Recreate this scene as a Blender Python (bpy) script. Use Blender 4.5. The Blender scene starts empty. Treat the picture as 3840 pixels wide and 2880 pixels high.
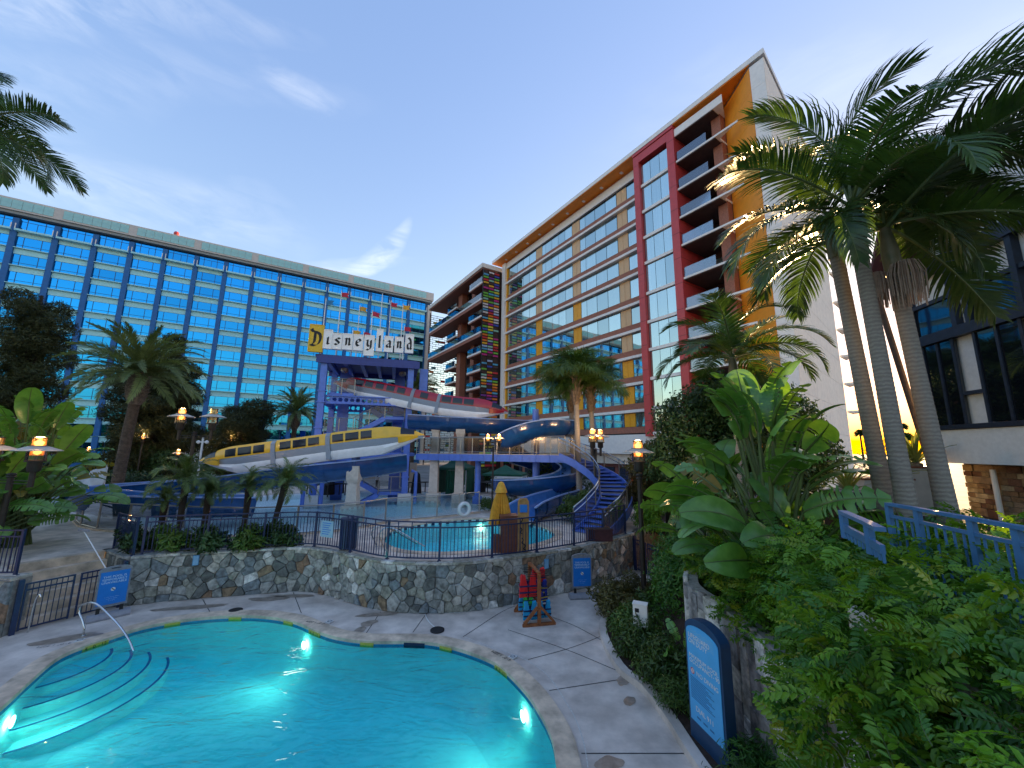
import bpy, bmesh, math, random
import numpy as np
from mathutils import Vector, Matrix, noise
from mathutils.geometry import tessellate_polygon
random.seed(7)
SC = bpy.context.scene
COL = SC.collection
R = math.radians
# ------------------------------------------------------------------ camera
F, CX, CY, EYE = 1450.0, 1920.0, 1440.0, 5.1
PITCH, ROLL = R(9.6), R(0.66)
_f = Vector((0, math.cos(PITCH), math.sin(PITCH))); _r0 = Vector((1, 0, 0)); _u0 = _r0.cross(_f)
_r = _r0 * math.cos(ROLL) + _u0 * math.sin(ROLL); _u = _u0 * math.cos(ROLL) - _r0 * math.sin(ROLL)
O = Vector((0, 0, EYE))
cam = bpy.data.cameras.new('camera'); camo = bpy.data.objects.new('camera', cam); COL.objects.link(camo)
camo.matrix_world = Matrix(((_r.x, _u.x, -_f.x, O.x), (_r.y, _u.y, -_f.y, O.y), (_r.z, _u.z, -_f.z, O.z), (0, 0, 0, 1)))
cam.sensor_width = 36.0; cam.lens = 36.0 * F / 3840.0; cam.clip_end = 4000; cam.clip_start = 0.05
SC.camera = camo
# ------------------------------------------------------------------ world, sun, exposure
SUN_AZ, SUN_EL = R(45.8), R(3.0)            # azimuth measured from +Y towards +X
w = bpy.data.worlds.new('World'); SC.world = w; w.use_nodes = True
nt = w.node_tree; nt.nodes.clear()
wo = nt.nodes.new('ShaderNodeOutputWorld'); bg = nt.nodes.new('ShaderNodeBackground')
sky = nt.nodes.new('ShaderNodeTexSky'); sky.sky_type = 'NISHITA'; sky.sun_disc = False
sky.sun_elevation = SUN_EL; sky.sun_rotation = SUN_AZ; sky.altitude = 50; sky.air_density = 1.0; sky.dust_density = 0.6; sky.ozone_density = 2.0
bg.inputs[1].default_value = 0.15
# thin wisps of cirrus over the clear sky
tc = nt.nodes.new('ShaderNodeTexCoord'); sep = nt.nodes.new('ShaderNodeSeparateXYZ'); nt.links.new(tc.outputs['Generated'], sep.inputs[0])
def wmath(op, a, b=None, c=None):
    n = nt.nodes.new('ShaderNodeMath'); n.operation = op
    for i, v in enumerate((a, b, c)):
        if v is None: continue
        if isinstance(v, (int, float)): n.inputs[i].default_value = v
        else: nt.links.new(v, n.inputs[i])
    return n.outputs[0]
def wvec(op, a, b):
    n = nt.nodes.new('ShaderNodeVectorMath'); n.operation = op; nt.links.new(a, n.inputs[0])
    if isinstance(b, Vector): n.inputs[1].default_value = b
    else: nt.links.new(b, n.inputs[1])
    return n.outputs['Value'] if op == 'DOT_PRODUCT' else n.outputs[0]
def wdir(px, py): return (_f + _r * ((px - CX) / F) - _u * ((py - CY) / F)).normalized()
DIR = tc.outputs['Generated']
n1 = nt.nodes.new('ShaderNodeTexNoise'); n1.inputs['Scale'].default_value = 9.0; n1.inputs['Detail'].default_value = 8; n1.inputs['Roughness'].default_value = 0.62; n1.inputs['Distortion'].default_value = 0.5
mp = nt.nodes.new('ShaderNodeMapping'); mp.inputs['Rotation'].default_value = (0, R(12), 0); mp.inputs['Scale'].default_value = (0.8, 1.0, 3.2); nt.links.new(DIR, mp.inputs[0]); nt.links.new(mp.outputs[0], n1.inputs['Vector'])
n0 = nt.nodes.new('ShaderNodeTexNoise'); n0.inputs['Scale'].default_value = 4.0; n0.inputs['Detail'].default_value = 4; nt.links.new(DIR, n0.inputs['Vector'])
warp = wmath('SUBTRACT', n0.outputs[0], 0.5); fib = wmath('MULTIPLY', wmath('SUBTRACT', n1.outputs[0], 0.36), 2.6)
tot = None      # wisps of cirrus: each an elongated patch of fibres fixed in the sky
for (x0, y0, x1, y1, L_, W_, st_, bend) in [(330, 25, 760, 75, 470, 60, 0.75, 0), (1120, 340, 1190, 375, 120, 46, 0.55, 0.6), (800, 300, 1100, 345, 420, 70, 0.22, 0), (560, 745, 800, 800, 420, 95, 0.50, 0.4), (1440, 958, 1530, 905, 150, 42, 1.15, 1.0), (1260, 985, 1420, 985, 260, 34, 0.75, 0), (3300, 300, 3600, 240, 700, 120, 0.2, 0), (-900, 500, -600, 460, 700, 120, 0.4, 0), (1700, -900, 2100, -850, 800, 140, 0.35, 0)]:
    d0 = wdir(x0, y0); e1 = (wdir(x1, y1) - d0); e1 = (e1 - d0 * e1.dot(d0)).normalized(); e2 = d0.cross(e1)
    u_ = wmath('DIVIDE', wvec('DOT_PRODUCT', DIR, e1), L_ / F); v_ = wmath('DIVIDE', wvec('DOT_PRODUCT', DIR, e2), W_ / F)
    v_ = wmath('ADD', v_, wmath('MULTIPLY', warp, 3.0)); v_ = wmath('ADD', v_, wmath('MULTIPLY', wmath('MULTIPLY', u_, u_), bend))
    m_ = wmath('SUBTRACT', 1.0, wmath('ADD', wmath('MULTIPLY', u_, u_), wmath('MULTIPLY', v_, v_))); m_ = wmath('MAXIMUM', m_, 0.0); m_ = wmath('MULTIPLY', m_, wmath('GREATER_THAN', wvec('DOT_PRODUCT', DIR, d0), 0.2))
    m_ = wmath('MULTIPLY', m_, st_ * 0.42); tot = m_ if tot is None else wmath('ADD', tot, m_)
mrn = nt.nodes.new('ShaderNodeMath'); mrn.operation = 'MULTIPLY'; mrn.use_clamp = True; nt.links.new(tot, mrn.inputs[0]); nt.links.new(wmath('MAXIMUM', fib, 0.0), mrn.inputs[1])
mx = nt.nodes.new('ShaderNodeMix'); mx.data_type = 'RGBA'
hsv = nt.nodes.new('ShaderNodeHueSaturation'); hsv.inputs['Saturation'].default_value = 0.12; hsv.inputs['Value'].default_value = 1.55
gm = nt.nodes.new('ShaderNodeGamma'); gm.inputs[1].default_value = 0.44; nt.links.new(sky.outputs[0], gm.inputs[0])   # phone-HDR response of the sky
wb_ = nt.nodes.new('ShaderNodeMix'); wb_.data_type = 'RGBA'; wb_.blend_type = 'MULTIPLY'; wb_.inputs[0].default_value = 1.0; wb_.inputs[7].default_value = (1.08, 1.0, 0.95, 1); nt.links.new(gm.outputs[0], wb_.inputs[6])
hsb = nt.nodes.new('ShaderNodeHueSaturation'); hsb.inputs['Hue'].default_value = 0.53; hsb.inputs['Saturation'].default_value = 2.1; nt.links.new(wb_.outputs[2], hsb.inputs['Color'])      # blue part of the sky
hsw = nt.nodes.new('ShaderNodeHueSaturation'); hsw.inputs['Hue'].default_value = 0.468; hsw.inputs['Saturation'].default_value = 1.38; nt.links.new(wb_.outputs[2], hsw.inputs['Color'])     # warm glow keeps its own hue
sc3 = nt.nodes.new('ShaderNodeSeparateColor'); nt.links.new(wb_.outputs[2], sc3.inputs[0]); bf = nt.nodes.new('ShaderNodeMath'); bf.operation = 'MULTIPLY'; bf.use_clamp = True; bf.inputs[1].default_value = 4.0; bofs = nt.nodes.new('ShaderNodeMath'); bofs.inputs[1].default_value = 0.10
nt.links.new(wmath('DIVIDE', wmath('SUBTRACT', sc3.outputs[2], sc3.outputs[0]), wmath('MAXIMUM', sc3.outputs[2], 0.001)), bofs.inputs[0]); nt.links.new(bofs.outputs[0], bf.inputs[0])
hs0 = nt.nodes.new('ShaderNodeMix'); hs0.data_type = 'RGBA'; nt.links.new(bf.outputs[0], hs0.inputs[0]); nt.links.new(hsw.outputs[0], hs0.inputs[6]); nt.links.new(hsb.outputs[0], hs0.inputs[7])
nt.links.new(hs0.outputs[2], hsv.inputs['Color'])
nt.links.new(mrn.outputs[0], mx.inputs[0]); nt.links.new(hs0.outputs[2], mx.inputs[6]); nt.links.new(hsv.outputs[0], mx.inputs[7])
nt.links.new(mx.outputs[2], bg.inputs[0]); nt.links.new(bg.outputs[0], wo.inputs[0])
sl = bpy.data.lights.new('sun', 'SUN'); sl.energy = 2.2; sl.angle = R(0.6); sl.color = (1.0, 0.66, 0.30)
so = bpy.data.objects.new('sun', sl); COL.objects.link(so)
sdir = Vector((math.sin(SUN_AZ) * math.cos(SUN_EL), math.cos(SUN_AZ) * math.cos(SUN_EL), math.sin(SUN_EL)))
so.rotation_euler = (-sdir).to_track_quat('-Z', 'Y').to_euler()
SC.view_settings.view_transform = 'Standard'; SC.view_settings.look = 'None'; SC.view_settings.gamma = 1.0
SC.view_settings.exposure = 2.8
SC.cycles.max_bounces = 6; SC.cycles.transparent_max_bounces = 24; SC.cycles.caustics_reflective = False; SC.cycles.caustics_refractive = False
SC.cycles.sample_clamp_indirect = 4.0
# ------------------------------------------------------------------ pixel helpers (photo pixels, 3840 x 2880)
def ray(px, py): return _f + _r * ((px - CX) / F) - _u * ((py - CY) / F)
def G(px, py, z=0.0):
    d = ray(px, py); return O + d * ((z - EYE) / d.z)
def YP(px, py, y):
    d = ray(px, py); return O + d * (y / d.y)
def PL(px, py, p0, n):
    d = ray(px, py); return O + d * ((Vector(p0) - O).dot(n) / d.dot(n))
# ------------------------------------------------------------------ materials
MATS = {}
def mat(name, col, rough=0.6, metal=0.0, var=0.12, scale=6.0, bump=0.0, bscale=40.0, spec=0.5, col2=None, emit=None, estr=0.0, trans=0.0, alpha=1.0, coat=0.0, contrast=(0.35, 0.65), det=5):
    m = bpy.data.materials.new(name); m.use_nodes = True; MATS[name] = m
    t = m.node_tree; b = t.nodes['Principled BSDF']
    b.inputs['Roughness'].default_value = rough; b.inputs['Metallic'].default_value = metal
    b.inputs['Specular IOR Level'].default_value = spec
    b.inputs['Coat Weight'].default_value = coat
    if trans: b.inputs['Transmission Weight'].default_value = trans
    if alpha < 1: b.inputs['Alpha'].default_value = alpha
    c = (*col, 1)
    if var > 0 or col2:
        co = t.nodes.new('ShaderNodeTexCoord'); n = t.nodes.new('ShaderNodeTexNoise'); n.inputs['Scale'].default_value = scale; n.inputs['Detail'].default_value = det; n.inputs['Roughness'].default_value = 0.6
        t.links.new(co.outputs['Object'], n.inputs['Vector'])
        cr = t.nodes.new('ShaderNodeValToRGB'); cr.color_ramp.elements[0].position = contrast[0]; cr.color_ramp.elements[1].position = contrast[1]
        cr.color_ramp.elements[0].color = (*[max(0, x * (1 - var)) for x in col], 1)
        cr.color_ramp.elements[1].color = (*(col2 if col2 else [min(1, x * (1 + var)) for x in col]), 1)
        t.links.new(n.outputs[0], cr.inputs[0]); t.links.new(cr.outputs[0], b.inputs['Base Color'])
    else:
        b.inputs['Base Color'].default_value = c
    if bump:
        co2 = t.nodes.new('ShaderNodeTexCoord'); n2 = t.nodes.new('ShaderNodeTexNoise'); n2.inputs['Scale'].default_value = bscale; n2.inputs['Detail'].default_value = 4
        bp = t.nodes.new('ShaderNodeBump'); bp.inputs['Strength'].default_value = bump; bp.inputs['Distance'].default_value = 0.02
        t.links.new(co2.outputs['Object'], n2.inputs['Vector']); t.links.new(n2.outputs[0], bp.inputs['Height']); t.links.new(bp.outputs[0], b.inputs['Normal'])
    if emit:
        b.inputs['Emission Color'].default_value = (*emit, 1); b.inputs['Emission Strength'].default_value = estr
    return m
def leafmat(name, col, col2, rough=0.45, tr=0.25, scale=1.3, spec=0.4):
    """leaf: principled + translucent, colour varies from clump to clump and leaf to leaf"""
    m = bpy.data.materials.new(name); m.use_nodes = True; MATS[name] = m
    t = m.node_tree; b = t.nodes['Principled BSDF']; out = t.nodes['Material Output']
    b.inputs['Roughness'].default_value = rough; b.inputs['Specular IOR Level'].default_value = spec
    co = t.nodes.new('ShaderNodeTexCoord'); n = t.nodes.new('ShaderNodeTexNoise'); n.inputs['Scale'].default_value = scale; n.inputs['Detail'].default_value = 6; n.inputs['Roughness'].default_value = 0.75
    t.links.new(co.outputs['Object'], n.inputs['Vector'])
    cr = t.nodes.new('ShaderNodeValToRGB'); cr.color_ramp.elements[0].position = 0.36; cr.color_ramp.elements[1].position = 0.66
    cr.color_ramp.elements[0].color = (*col, 1); cr.color_ramp.elements[1].color = (*col2, 1)
    oi = t.nodes.new('ShaderNodeObjectInfo'); hs = t.nodes.new('ShaderNodeHueSaturation')
    mr2 = t.nodes.new('ShaderNodeMapRange'); mr2.inputs[3].default_value = 0.75; mr2.inputs[4].default_value = 1.3
    t.links.new(oi.outputs['Random'], mr2.inputs[0]); t.links.new(mr2.outputs[0], hs.inputs['Value'])
    t.links.new(n.outputs[0], cr.inputs[0]); t.links.new(cr.outputs[0], hs.inputs['Color']); t.links.new(hs.outputs[0], b.inputs['Base Color'])
    if tr > 0:
        tl = t.nodes.new('ShaderNodeBsdfTranslucent'); ms = t.nodes.new('ShaderNodeMixShader'); ms.inputs[0].default_value = tr
        g = t.nodes.new('ShaderNodeMix'); g.data_type = 'RGBA'; g.blend_type = 'MULTIPLY'; g.inputs[0].default_value = 1; g.inputs[7].default_value = (1.6, 1.5, 0.5, 1)
        t.links.new(hs.outputs[0], g.inputs[6]); t.links.new(g.outputs[2], tl.inputs['Color'])
        t.links.new(b.outputs[0], ms.inputs[1]); t.links.new(tl.outputs[0], ms.inputs[2]); t.links.new(ms.outputs[0], out.inputs['Surface'])
    return m
def glassmat(name, tint, refl=0.12, rough=0.02, trans_col=(0.8, 0.9, 0.9)):
    """thin clear pane: mostly see-through, mirror-like at a slant"""
    m = bpy.data.materials.new(name); m.use_nodes = True; MATS[name] = m
    t = m.node_tree; t.nodes.clear(); out = t.nodes.new('ShaderNodeOutputMaterial')
    tr = t.nodes.new('ShaderNodeBsdfTransparent'); tr.inputs[0].default_value = (*trans_col, 1)
    gl = t.nodes.new('ShaderNodeBsdfGlossy'); gl.inputs['Roughness'].default_value = rough; gl.inputs[0].default_value = (*tint, 1)
    fr = t.nodes.new('ShaderNodeFresnel'); fr.inputs[0].default_value = 1.5
    ad = t.nodes.new('ShaderNodeMath'); ad.operation = 'ADD'; ad.inputs[1].default_value = refl; ad.use_clamp = True
    ms = t.nodes.new('ShaderNodeMixShader'); t.links.new(fr.outputs[0], ad.inputs[0]); t.links.new(ad.outputs[0], ms.inputs[0])
    t.links.new(tr.outputs[0], ms.inputs[1]); t.links.new(gl.outputs[0], ms.inputs[2]); t.links.new(ms.outputs[0], out.inputs[0])
    return m
# ------------------------------------------------------------------ mesh builder
class MB:
    def __init__(s): s.v = []; s.f = []; s.mi = []; s.m = 0
    def add(s, vs, fs):
        k = len(s.v); s.v.extend([tuple(p) for p in vs]); s.f.extend([tuple(i + k for i in q) for q in fs]); s.mi.extend([s.m] * len(fs)); return s
    def box(s, x0, x1, y0, y1, z0, z1):
        return s.add([(x0, y0, z0), (x1, y0, z0), (x1, y1, z0), (x0, y1, z0), (x0, y0, z1), (x1, y0, z1), (x1, y1, z1), (x0, y1, z1)],
                     [(3, 2, 1, 0), (4, 5, 6, 7), (0, 1, 5, 4), (1, 2, 6, 5), (2, 3, 7, 6), (3, 0, 4, 7)])
    def beam(s, p, q, wd, h, up=(0, 0, 1)):
        p = Vector(p); q = Vector(q); a = (q - p).normalized(); up = Vector(up)
        sd = a.cross(up)
        if sd.length < 1e-4: sd = a.cross(Vector((0, 1, 0)))
        sd.normalize(); u = sd.cross(a).normalized(); sd = sd * wd / 2; u = u * h / 2
        return s.add([p - sd - u, p + sd - u, p + sd + u, p - sd + u, q - sd - u, q + sd - u, q + sd + u, q - sd + u],
                     [(0, 1, 2, 3), (7, 6, 5, 4), (4, 5, 1, 0), (5, 6, 2, 1), (6, 7, 3, 2), (7, 4, 0, 3)])
    def tube(s, pts, r, n=8, cap=True):
        pts = [Vector(p) for p in pts]; N = len(pts)
        rr = [r] * N if isinstance(r, (int, float)) else list(r)
        tang = [(pts[min(i + 1, N - 1)] - pts[max(i - 1, 0)]).normalized() for i in range(N)]
        up = Vector((0, 0, 1)) if abs(tang[0].z) < 0.9 else Vector((1, 0, 0))
        a = tang[0].cross(up).normalized(); vs = []; fs = []
        for i in range(N):
            a = (a - tang[i] * a.dot(tang[i])).normalized(); b = tang[i].cross(a)
            for k in range(n):
                c = 2 * math.pi * k / n; vs.append(pts[i] + (a * math.cos(c) + b * math.sin(c)) * rr[i])
        for i in range(N - 1):
            for k in range(n):
                k2 = (k + 1) % n; fs.append((i * n + k, i * n + k2, (i + 1) * n + k2, (i + 1) * n + k))
        if cap: fs.append(tuple(range(n - 1, -1, -1))); fs.append(tuple((N - 1) * n + k for k in range(n)))
        return s.add(vs, fs)
    def sweep(s, pts, prof, closed=True, bank=None, cap=True):
        """profile [(side, up)] carried along pts, up stays near +Z"""
        pts = [Vector(p) for p in pts]; N = len(pts); n = len(prof); vs = []; fs = []
        for i in range(N):
            t = (pts[min(i + 1, N - 1)] - pts[max(i - 1, 0)]).normalized()
            sd = t.cross(Vector((0, 0, 1)));
            sd = sd.normalized() if sd.length > 1e-5 else Vector((1, 0, 0))
            u = sd.cross(t).normalized()
            if bank:
                b = bank[i] if not isinstance(bank, (int, float)) else bank
                sd, u = sd * math.cos(b) + u * math.sin(b), u * math.cos(b) - sd * math.sin(b)
            for (x, y) in prof: vs.append(pts[i] + sd * x + u * y)
        m = n if closed else n - 1
        for i in range(N - 1):
            for k in range(m):
                k2 = (k + 1) % n; fs.append((i * n + k, i * n + k2, (i + 1) * n + k2, (i + 1) * n + k))
        if closed and cap: fs.append(tuple(range(n - 1, -1, -1))); fs.append(tuple((N - 1) * n + k for k in range(n)))
        return s.add(vs, fs)
    def lathe(s, prof, n=16, c=(0, 0, 0)):
        vs = []; fs = []; N = len(prof)
        for (r, z) in prof:
            for k in range(n):
                a = 2 * math.pi * k / n; vs.append((c[0] + r * math.cos(a), c[1] + r * math.sin(a), c[2] + z))
        for i in range(N - 1):
            for k in range(n):
                k2 = (k + 1) % n; fs.append((i * n + k, i * n + k2, (i + 1) * n + k2, (i + 1) * n + k))
        if prof[0][0] > 1e-4: fs.append(tuple(range(n - 1, -1, -1)))
        if prof[-1][0] > 1e-4: fs.append(tuple((N - 1) * n + k for k in range(n)))
        return s.add(vs, fs)
    def prism(s, poly, z0, z1, top=True, bottom=True):
        n = len(poly); vs = [(x, y, z0) for x, y in poly] + [(x, y, z1) for x, y in poly]
        fs = [(i, (i + 1) % n, n + (i + 1) % n, n + i) for i in range(n)]
        if top: fs.append(tuple(range(n, 2 * n)))
        if bottom: fs.append(tuple(range(n - 1, -1, -1)))
        return s.add(vs, fs)
    def sheet(s, loops, z):
        pl = [[Vector((x, y, 0)) for x, y in l] for l in loops]
        tris = tessellate_polygon(pl); flat = [p for l in loops for p in l]
        vs = [(x, y, z) for x, y in flat]; fs = []
        for a, b, c in tris:
            A, B, C = flat[a], flat[b], flat[c]
            fs.append((a, b, c) if (B[0] - A[0]) * (C[1] - A[1]) - (B[1] - A[1]) * (C[0] - A[0]) > 0 else (c, b, a))
        return s.add(vs, fs)
    def mesh(s, name, mats, smooth=False, ang=35):
        me = bpy.data.meshes.new(name); me.from_pydata(s.v, [], s.f)
        mats = mats if isinstance(mats, (list, tuple)) else [mats]
        for m in mats: me.materials.append(MATS[m] if isinstance(m, str) else m)
        if len(mats) > 1: me.polygons.foreach_set('material_index', s.mi)
        if smooth:
            me.polygons.foreach_set('use_smooth', [True] * len(s.f)); me.set_sharp_from_angle(angle=R(ang))
        me.update(); return me
    def build(s, name, mats, parent=None, smooth=False, ang=35, loc=None, rz=0.0):
        return place(s.mesh(name, mats, smooth, ang), name, parent, loc, rz)
def place(me, name, parent=None, loc=None, rz=0.0, scale=None, rot=None):
    o = bpy.data.objects.new(name, me); COL.objects.link(o)
    if parent: o.parent = parent
    if loc is not None: o.location = loc
    if rot is not None: o.rotation_euler = rot
    elif rz: o.rotation_euler = (0, 0, rz)
    if scale is not None: o.scale = scale if not isinstance(scale, (int, float)) else (scale,) * 3
    return o
def tag(o, label, cat, group=None, kind=None):
    o['label'] = label
    if cat: o['category'] = cat
    if group: o['group'] = group
    if kind or not o.get('kind'): o['kind'] = kind or 'thing'
    return o
def thing(name, label, cat, loc=(0, 0, 0), rz=0.0, group=None):
    o = bpy.data.objects.new(name, None); COL.objects.link(o); o.location = loc; o.rotation_euler = (0, 0, rz); o.empty_display_size = 0.2
    return tag(o, label, cat, group)
def struct(o, label=None):
    o['kind'] = 'structure'
    if label: o['label'] = label
    return o
def copy_tree(o, parent=None):
    c = o.copy(); COL.objects.link(c); c.parent = parent
    for ch in list(o.children): copy_tree(ch, c)
    return c
def catmull(pts, n=8, closed=False):
    pts = [Vector(p) for p in pts]; N = len(pts); out = []
    rng = range(N) if closed else range(N - 1)
    for i in rng:
        p0 = pts[(i - 1) % N] if closed or i > 0 else pts[0] * 2 - pts[1]
        p1 = pts[i]; p2 = pts[(i + 1) % N]; p3 = pts[(i + 2) % N] if closed or i + 2 < N else pts[-1] * 2 - pts[-2]
        for k in range(n):
            t = k / n
            out.append(0.5 * ((2 * p1) + (p2 - p0) * t + (2 * p0 - 5 * p1 + 4 * p2 - p3) * t * t + (3 * p1 - p0 - 3 * p2 + p3) * t * t * t))
    if not closed: out.append(pts[-1])
    return out
def resample(pts, step):
    pts = [Vector(p) for p in pts]; L = [0]
    for a, b in zip(pts, pts[1:]): L.append(L[-1] + (b - a).length)
    n = max(2, int(round(L[-1] / step)) + 1); out = []; j = 0
    for i in range(n):
        s = L[-1] * i / (n - 1)
        while j < len(pts) - 2 and L[j + 1] < s: j += 1
        t = (s - L[j]) / max(1e-9, L[j + 1] - L[j]); out.append(pts[j].lerp(pts[j + 1], t))
    return out, L[-1]
def offset2(pts, d, closed=True):
    """offset a 2D/3D polyline to its left by d"""
    N = len(pts); out = []
    for i in range(N):
        a = Vector(pts[(i - 1) % N] if closed or i > 0 else pts[i]); b = Vector(pts[(i + 1) % N] if closed or i < N - 1 else pts[i])
        t = (b - a); t = Vector((t[0], t[1], 0)).normalized(); p = Vector(pts[i]); q = Vector((p[0] - t.y * d, p[1] + t.x * d, p[2] if len(p) > 2 else 0))
        out.append(q)
    return out
def text(s, name, matname, parent, loc, rot, size, align='CENTER', extrude=0.003, spacing=1.0, line=1.0):
    c = bpy.data.curves.new(name, 'FONT'); c.body = s; c.size = size; c.align_x = align; c.align_y = 'CENTER'; c.extrude = extrude; c.space_line = line; c.space_character = spacing; c.resolution_u = 3
    tmp = bpy.data.objects.new('tmp', c); me = bpy.data.meshes.new_from_object(tmp); me.name = name; me.materials.clear(); me.materials.append(MATS[matname]); bpy.data.objects.remove(tmp)
    return place(me, name, parent, loc, rot=rot)
# ------------------------------------------------------------------ palette
mat('deck', (0.70, 0.585, 0.49), 0.72, var=0.42, scale=1.1, bump=0.3, bscale=55, col2=(0.82, 0.71, 0.61), contrast=(0.30, 0.68), det=12)
mat('deck_up', (0.64, 0.54, 0.45), 0.8, var=0.3, scale=1.6, bump=0.2, bscale=50, det=9)
mat('paving', (0.26, 0.24, 0.22), 0.85, var=0.25, scale=0.5, bump=0.2, bscale=30)
mat('coping', (0.60, 0.47, 0.34), 0.7, var=0.35, scale=2.2, bump=0.2, bscale=70, det=8)
mat('joint', (0.07, 0.065, 0.06), 0.9, var=0)
mat('pale_joint', (0.62, 0.60, 0.55), 0.8, var=0.2, scale=20)
mat('wet', (0.30, 0.24, 0.19), 0.3, var=0.3, scale=5)
mat('plaster', (0.60, 0.97, 0.98), 0.7, var=0.06, scale=3)
mat('plaster_dk', (0.02, 0.16, 0.42), 0.5, var=0.1)
mat('tile_blue', (0.02, 0.25, 0.45), 0.25, var=0.2, scale=30)
mat('navytile', (0.01, 0.02, 0.06), 0.3, var=0)
mat('marker_yellow', (0.48, 0.42, 0.06), 0.5, var=0.15, scale=25)
mat('ink', (0.01, 0.01, 0.012), 0.6, var=0)
mat('stencil', (0.09, 0.085, 0.08), 0.8, var=0)
mat('white_paint', (0.75, 0.75, 0.73), 0.5, var=0.06, scale=4)
mat('white_tile', (0.62, 0.62, 0.60), 0.4, var=0.06, scale=12)
mat('steel', (0.62, 0.62, 0.60), 0.18, metal=1.0, var=0.05)
mat('brushed', (0.36, 0.34, 0.31), 0.38, metal=0.8, var=0.1)
mat('navy', (0.012, 0.028, 0.085), 0.4, var=0.15, scale=8, coat=0.2)
mat('mortar', (0.30, 0.285, 0.25), 0.95, var=0.25, scale=9, bump=0.3, bscale=60)
mat('soil', (0.045, 0.025, 0.016), 0.95, var=0.4, scale=14, bump=0.6, bscale=25)
STONES = []
for i, c in enumerate([(0.13, 0.135, 0.12), (0.24, 0.245, 0.22), (0.34, 0.335, 0.30), (0.60, 0.58, 0.53), (0.24, 0.17, 0.10), (0.18, 0.205, 0.21), (0.24, 0.15, 0.09), (0.44, 0.42, 0.36), (0.28, 0.275, 0.22)]):
    mat('stone%d' % i, c, 0.7, var=0.45, scale=7, bump=0.7, bscale=16, det=9, col2=tuple(x * 1.5 for x in c)); STONES.append('stone%d' % i)
mat('slate', (0.22, 0.21, 0.20), 0.6, var=0.5, scale=4, bump=0.9, bscale=12, col2=(0.42, 0.40, 0.38))
def water(name, tint, base_ref=0.03, bump=0.35, scale=1.6, ior=1.33):
    m = bpy.data.materials.new(name); m.use_nodes = True; MATS[name] = m
    t = m.node_tree; t.nodes.clear(); out = t.nodes.new('ShaderNodeOutputMaterial')
    tr = t.nodes.new('ShaderNodeBsdfTransparent'); tr.inputs[0].default_value = (*tint, 1)
    gl = t.nodes.new('ShaderNodeBsdfGlossy'); gl.inputs['Roughness'].default_value = 0.03
    fr = t.nodes.new('ShaderNodeFresnel'); fr.inputs[0].default_value = ior
    co = t.nodes.new('ShaderNodeTexCoord'); mp_ = t.nodes.new('ShaderNodeMapping'); mp_.inputs['Scale'].default_value = (1, 1.8, 1); t.links.new(co.outputs['Object'], mp_.inputs[0])
    n = t.nodes.new('ShaderNodeTexNoise'); n.inputs['Scale'].default_value = scale; n.inputs['Detail'].default_value = 3; n.inputs['Distortion'].default_value = 1.4
    t.links.new(mp_.outputs[0], n.inputs['Vector'])
    n3 = t.nodes.new('ShaderNodeTexNoise'); n3.inputs['Scale'].default_value = scale * 3.7; n3.inputs['Detail'].default_value = 2; n3.inputs['Distortion'].default_value = 0.8
    t.links.new(mp_.outputs[0], n3.inputs['Vector'])
    ad = t.nodes.new('ShaderNodeMath'); ad.operation = 'MULTIPLY_ADD'; ad.inputs[1].default_value = 0.25; t.links.new(n3.outputs[0], ad.inputs[0]); t.links.new(n.outputs[0], ad.inputs[2])
    bp = t.nodes.new('ShaderNodeBump'); bp.inputs['Strength'].default_value = bump; bp.inputs['Distance'].default_value = 0.15
    t.links.new(ad.outputs[0], bp.inputs['Height']); t.links.new(bp.outputs[0], gl.inputs['Normal']); t.links.new(bp.outputs[0], fr.inputs['Normal'])
    a2 = t.nodes.new('ShaderNodeMath'); a2.operation = 'ADD'; a2.inputs[1].default_value = base_ref; a2.use_clamp = True; t.links.new(fr.outputs[0], a2.inputs[0])
    ms = t.nodes.new('ShaderNodeMixShader'); t.links.new(a2.outputs[0], ms.inputs[0]); t.links.new(tr.outputs[0], ms.inputs[1]); t.links.new(gl.outputs[0], ms.inputs[2]); t.links.new(ms.outputs[0], out.inputs[0])
water('water_low', (0.16, 0.98, 1.0), 0.0, 0.6, 0.9)
water('water_up', (0.32, 0.90, 0.95), 0.0, 0.3, 1.6, 1.18)
water('water_splash', (0.86, 0.97, 0.98), 0.0, 0.15, 2.0, 1.06)
# ------------------------------------------------------------------ plan curves
WALL_PX = [(463, 2272), (579, 2258), (752, 2243), (926, 2230), (1099, 2217), (1180, 2222), (1268, 2243), (1356, 2270), (1427, 2288), (1533, 2297), (1650, 2298), (1738, 2294), (1826, 2282), (1944, 2262), (2062, 2235), (2179, 2206), (2297, 2168), (2379, 2132)]
wall_c = catmull([G(x, y, 0) for x, y in WALL_PX], 6)
WALL, WL = resample(wall_c, 0.1)
POOL_PX = [(0, 2656), (104, 2560), (215, 2467), (324, 2420), (405, 2394), (521, 2356), (637, 2332), (752, 2317), (868, 2310), (984, 2311), (1099, 2329), (1180, 2362), (1256, 2388), (1356, 2403), (1444, 2405), (1544, 2405), (1627, 2411), (1709, 2429), (1797, 2458), (1862, 2488), (1903, 2520), (1944, 2561), (1985, 2608), (2020, 2661), (2050, 2714), (2073, 2767), (2085, 2825), (2092, 2880)]
pp = [G(x, y, 0) for x, y in POOL_PX] + [Vector((0.75, 6.2, 0)), Vector((0.2, 5.0, 0)), Vector((-1.2, 4.0, 0)), Vector((-3.2, 3.6, 0)), Vector((-5.6, 4.0, 0)), Vector((-7.6, 5.2, 0)), Vector((-9.2, 7.0, 0))]
POOL = catmull(pp, 4, closed=True)
POOL, _ = resample(POOL + [POOL[0]], 0.18); POOL = POOL[:-1]
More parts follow.
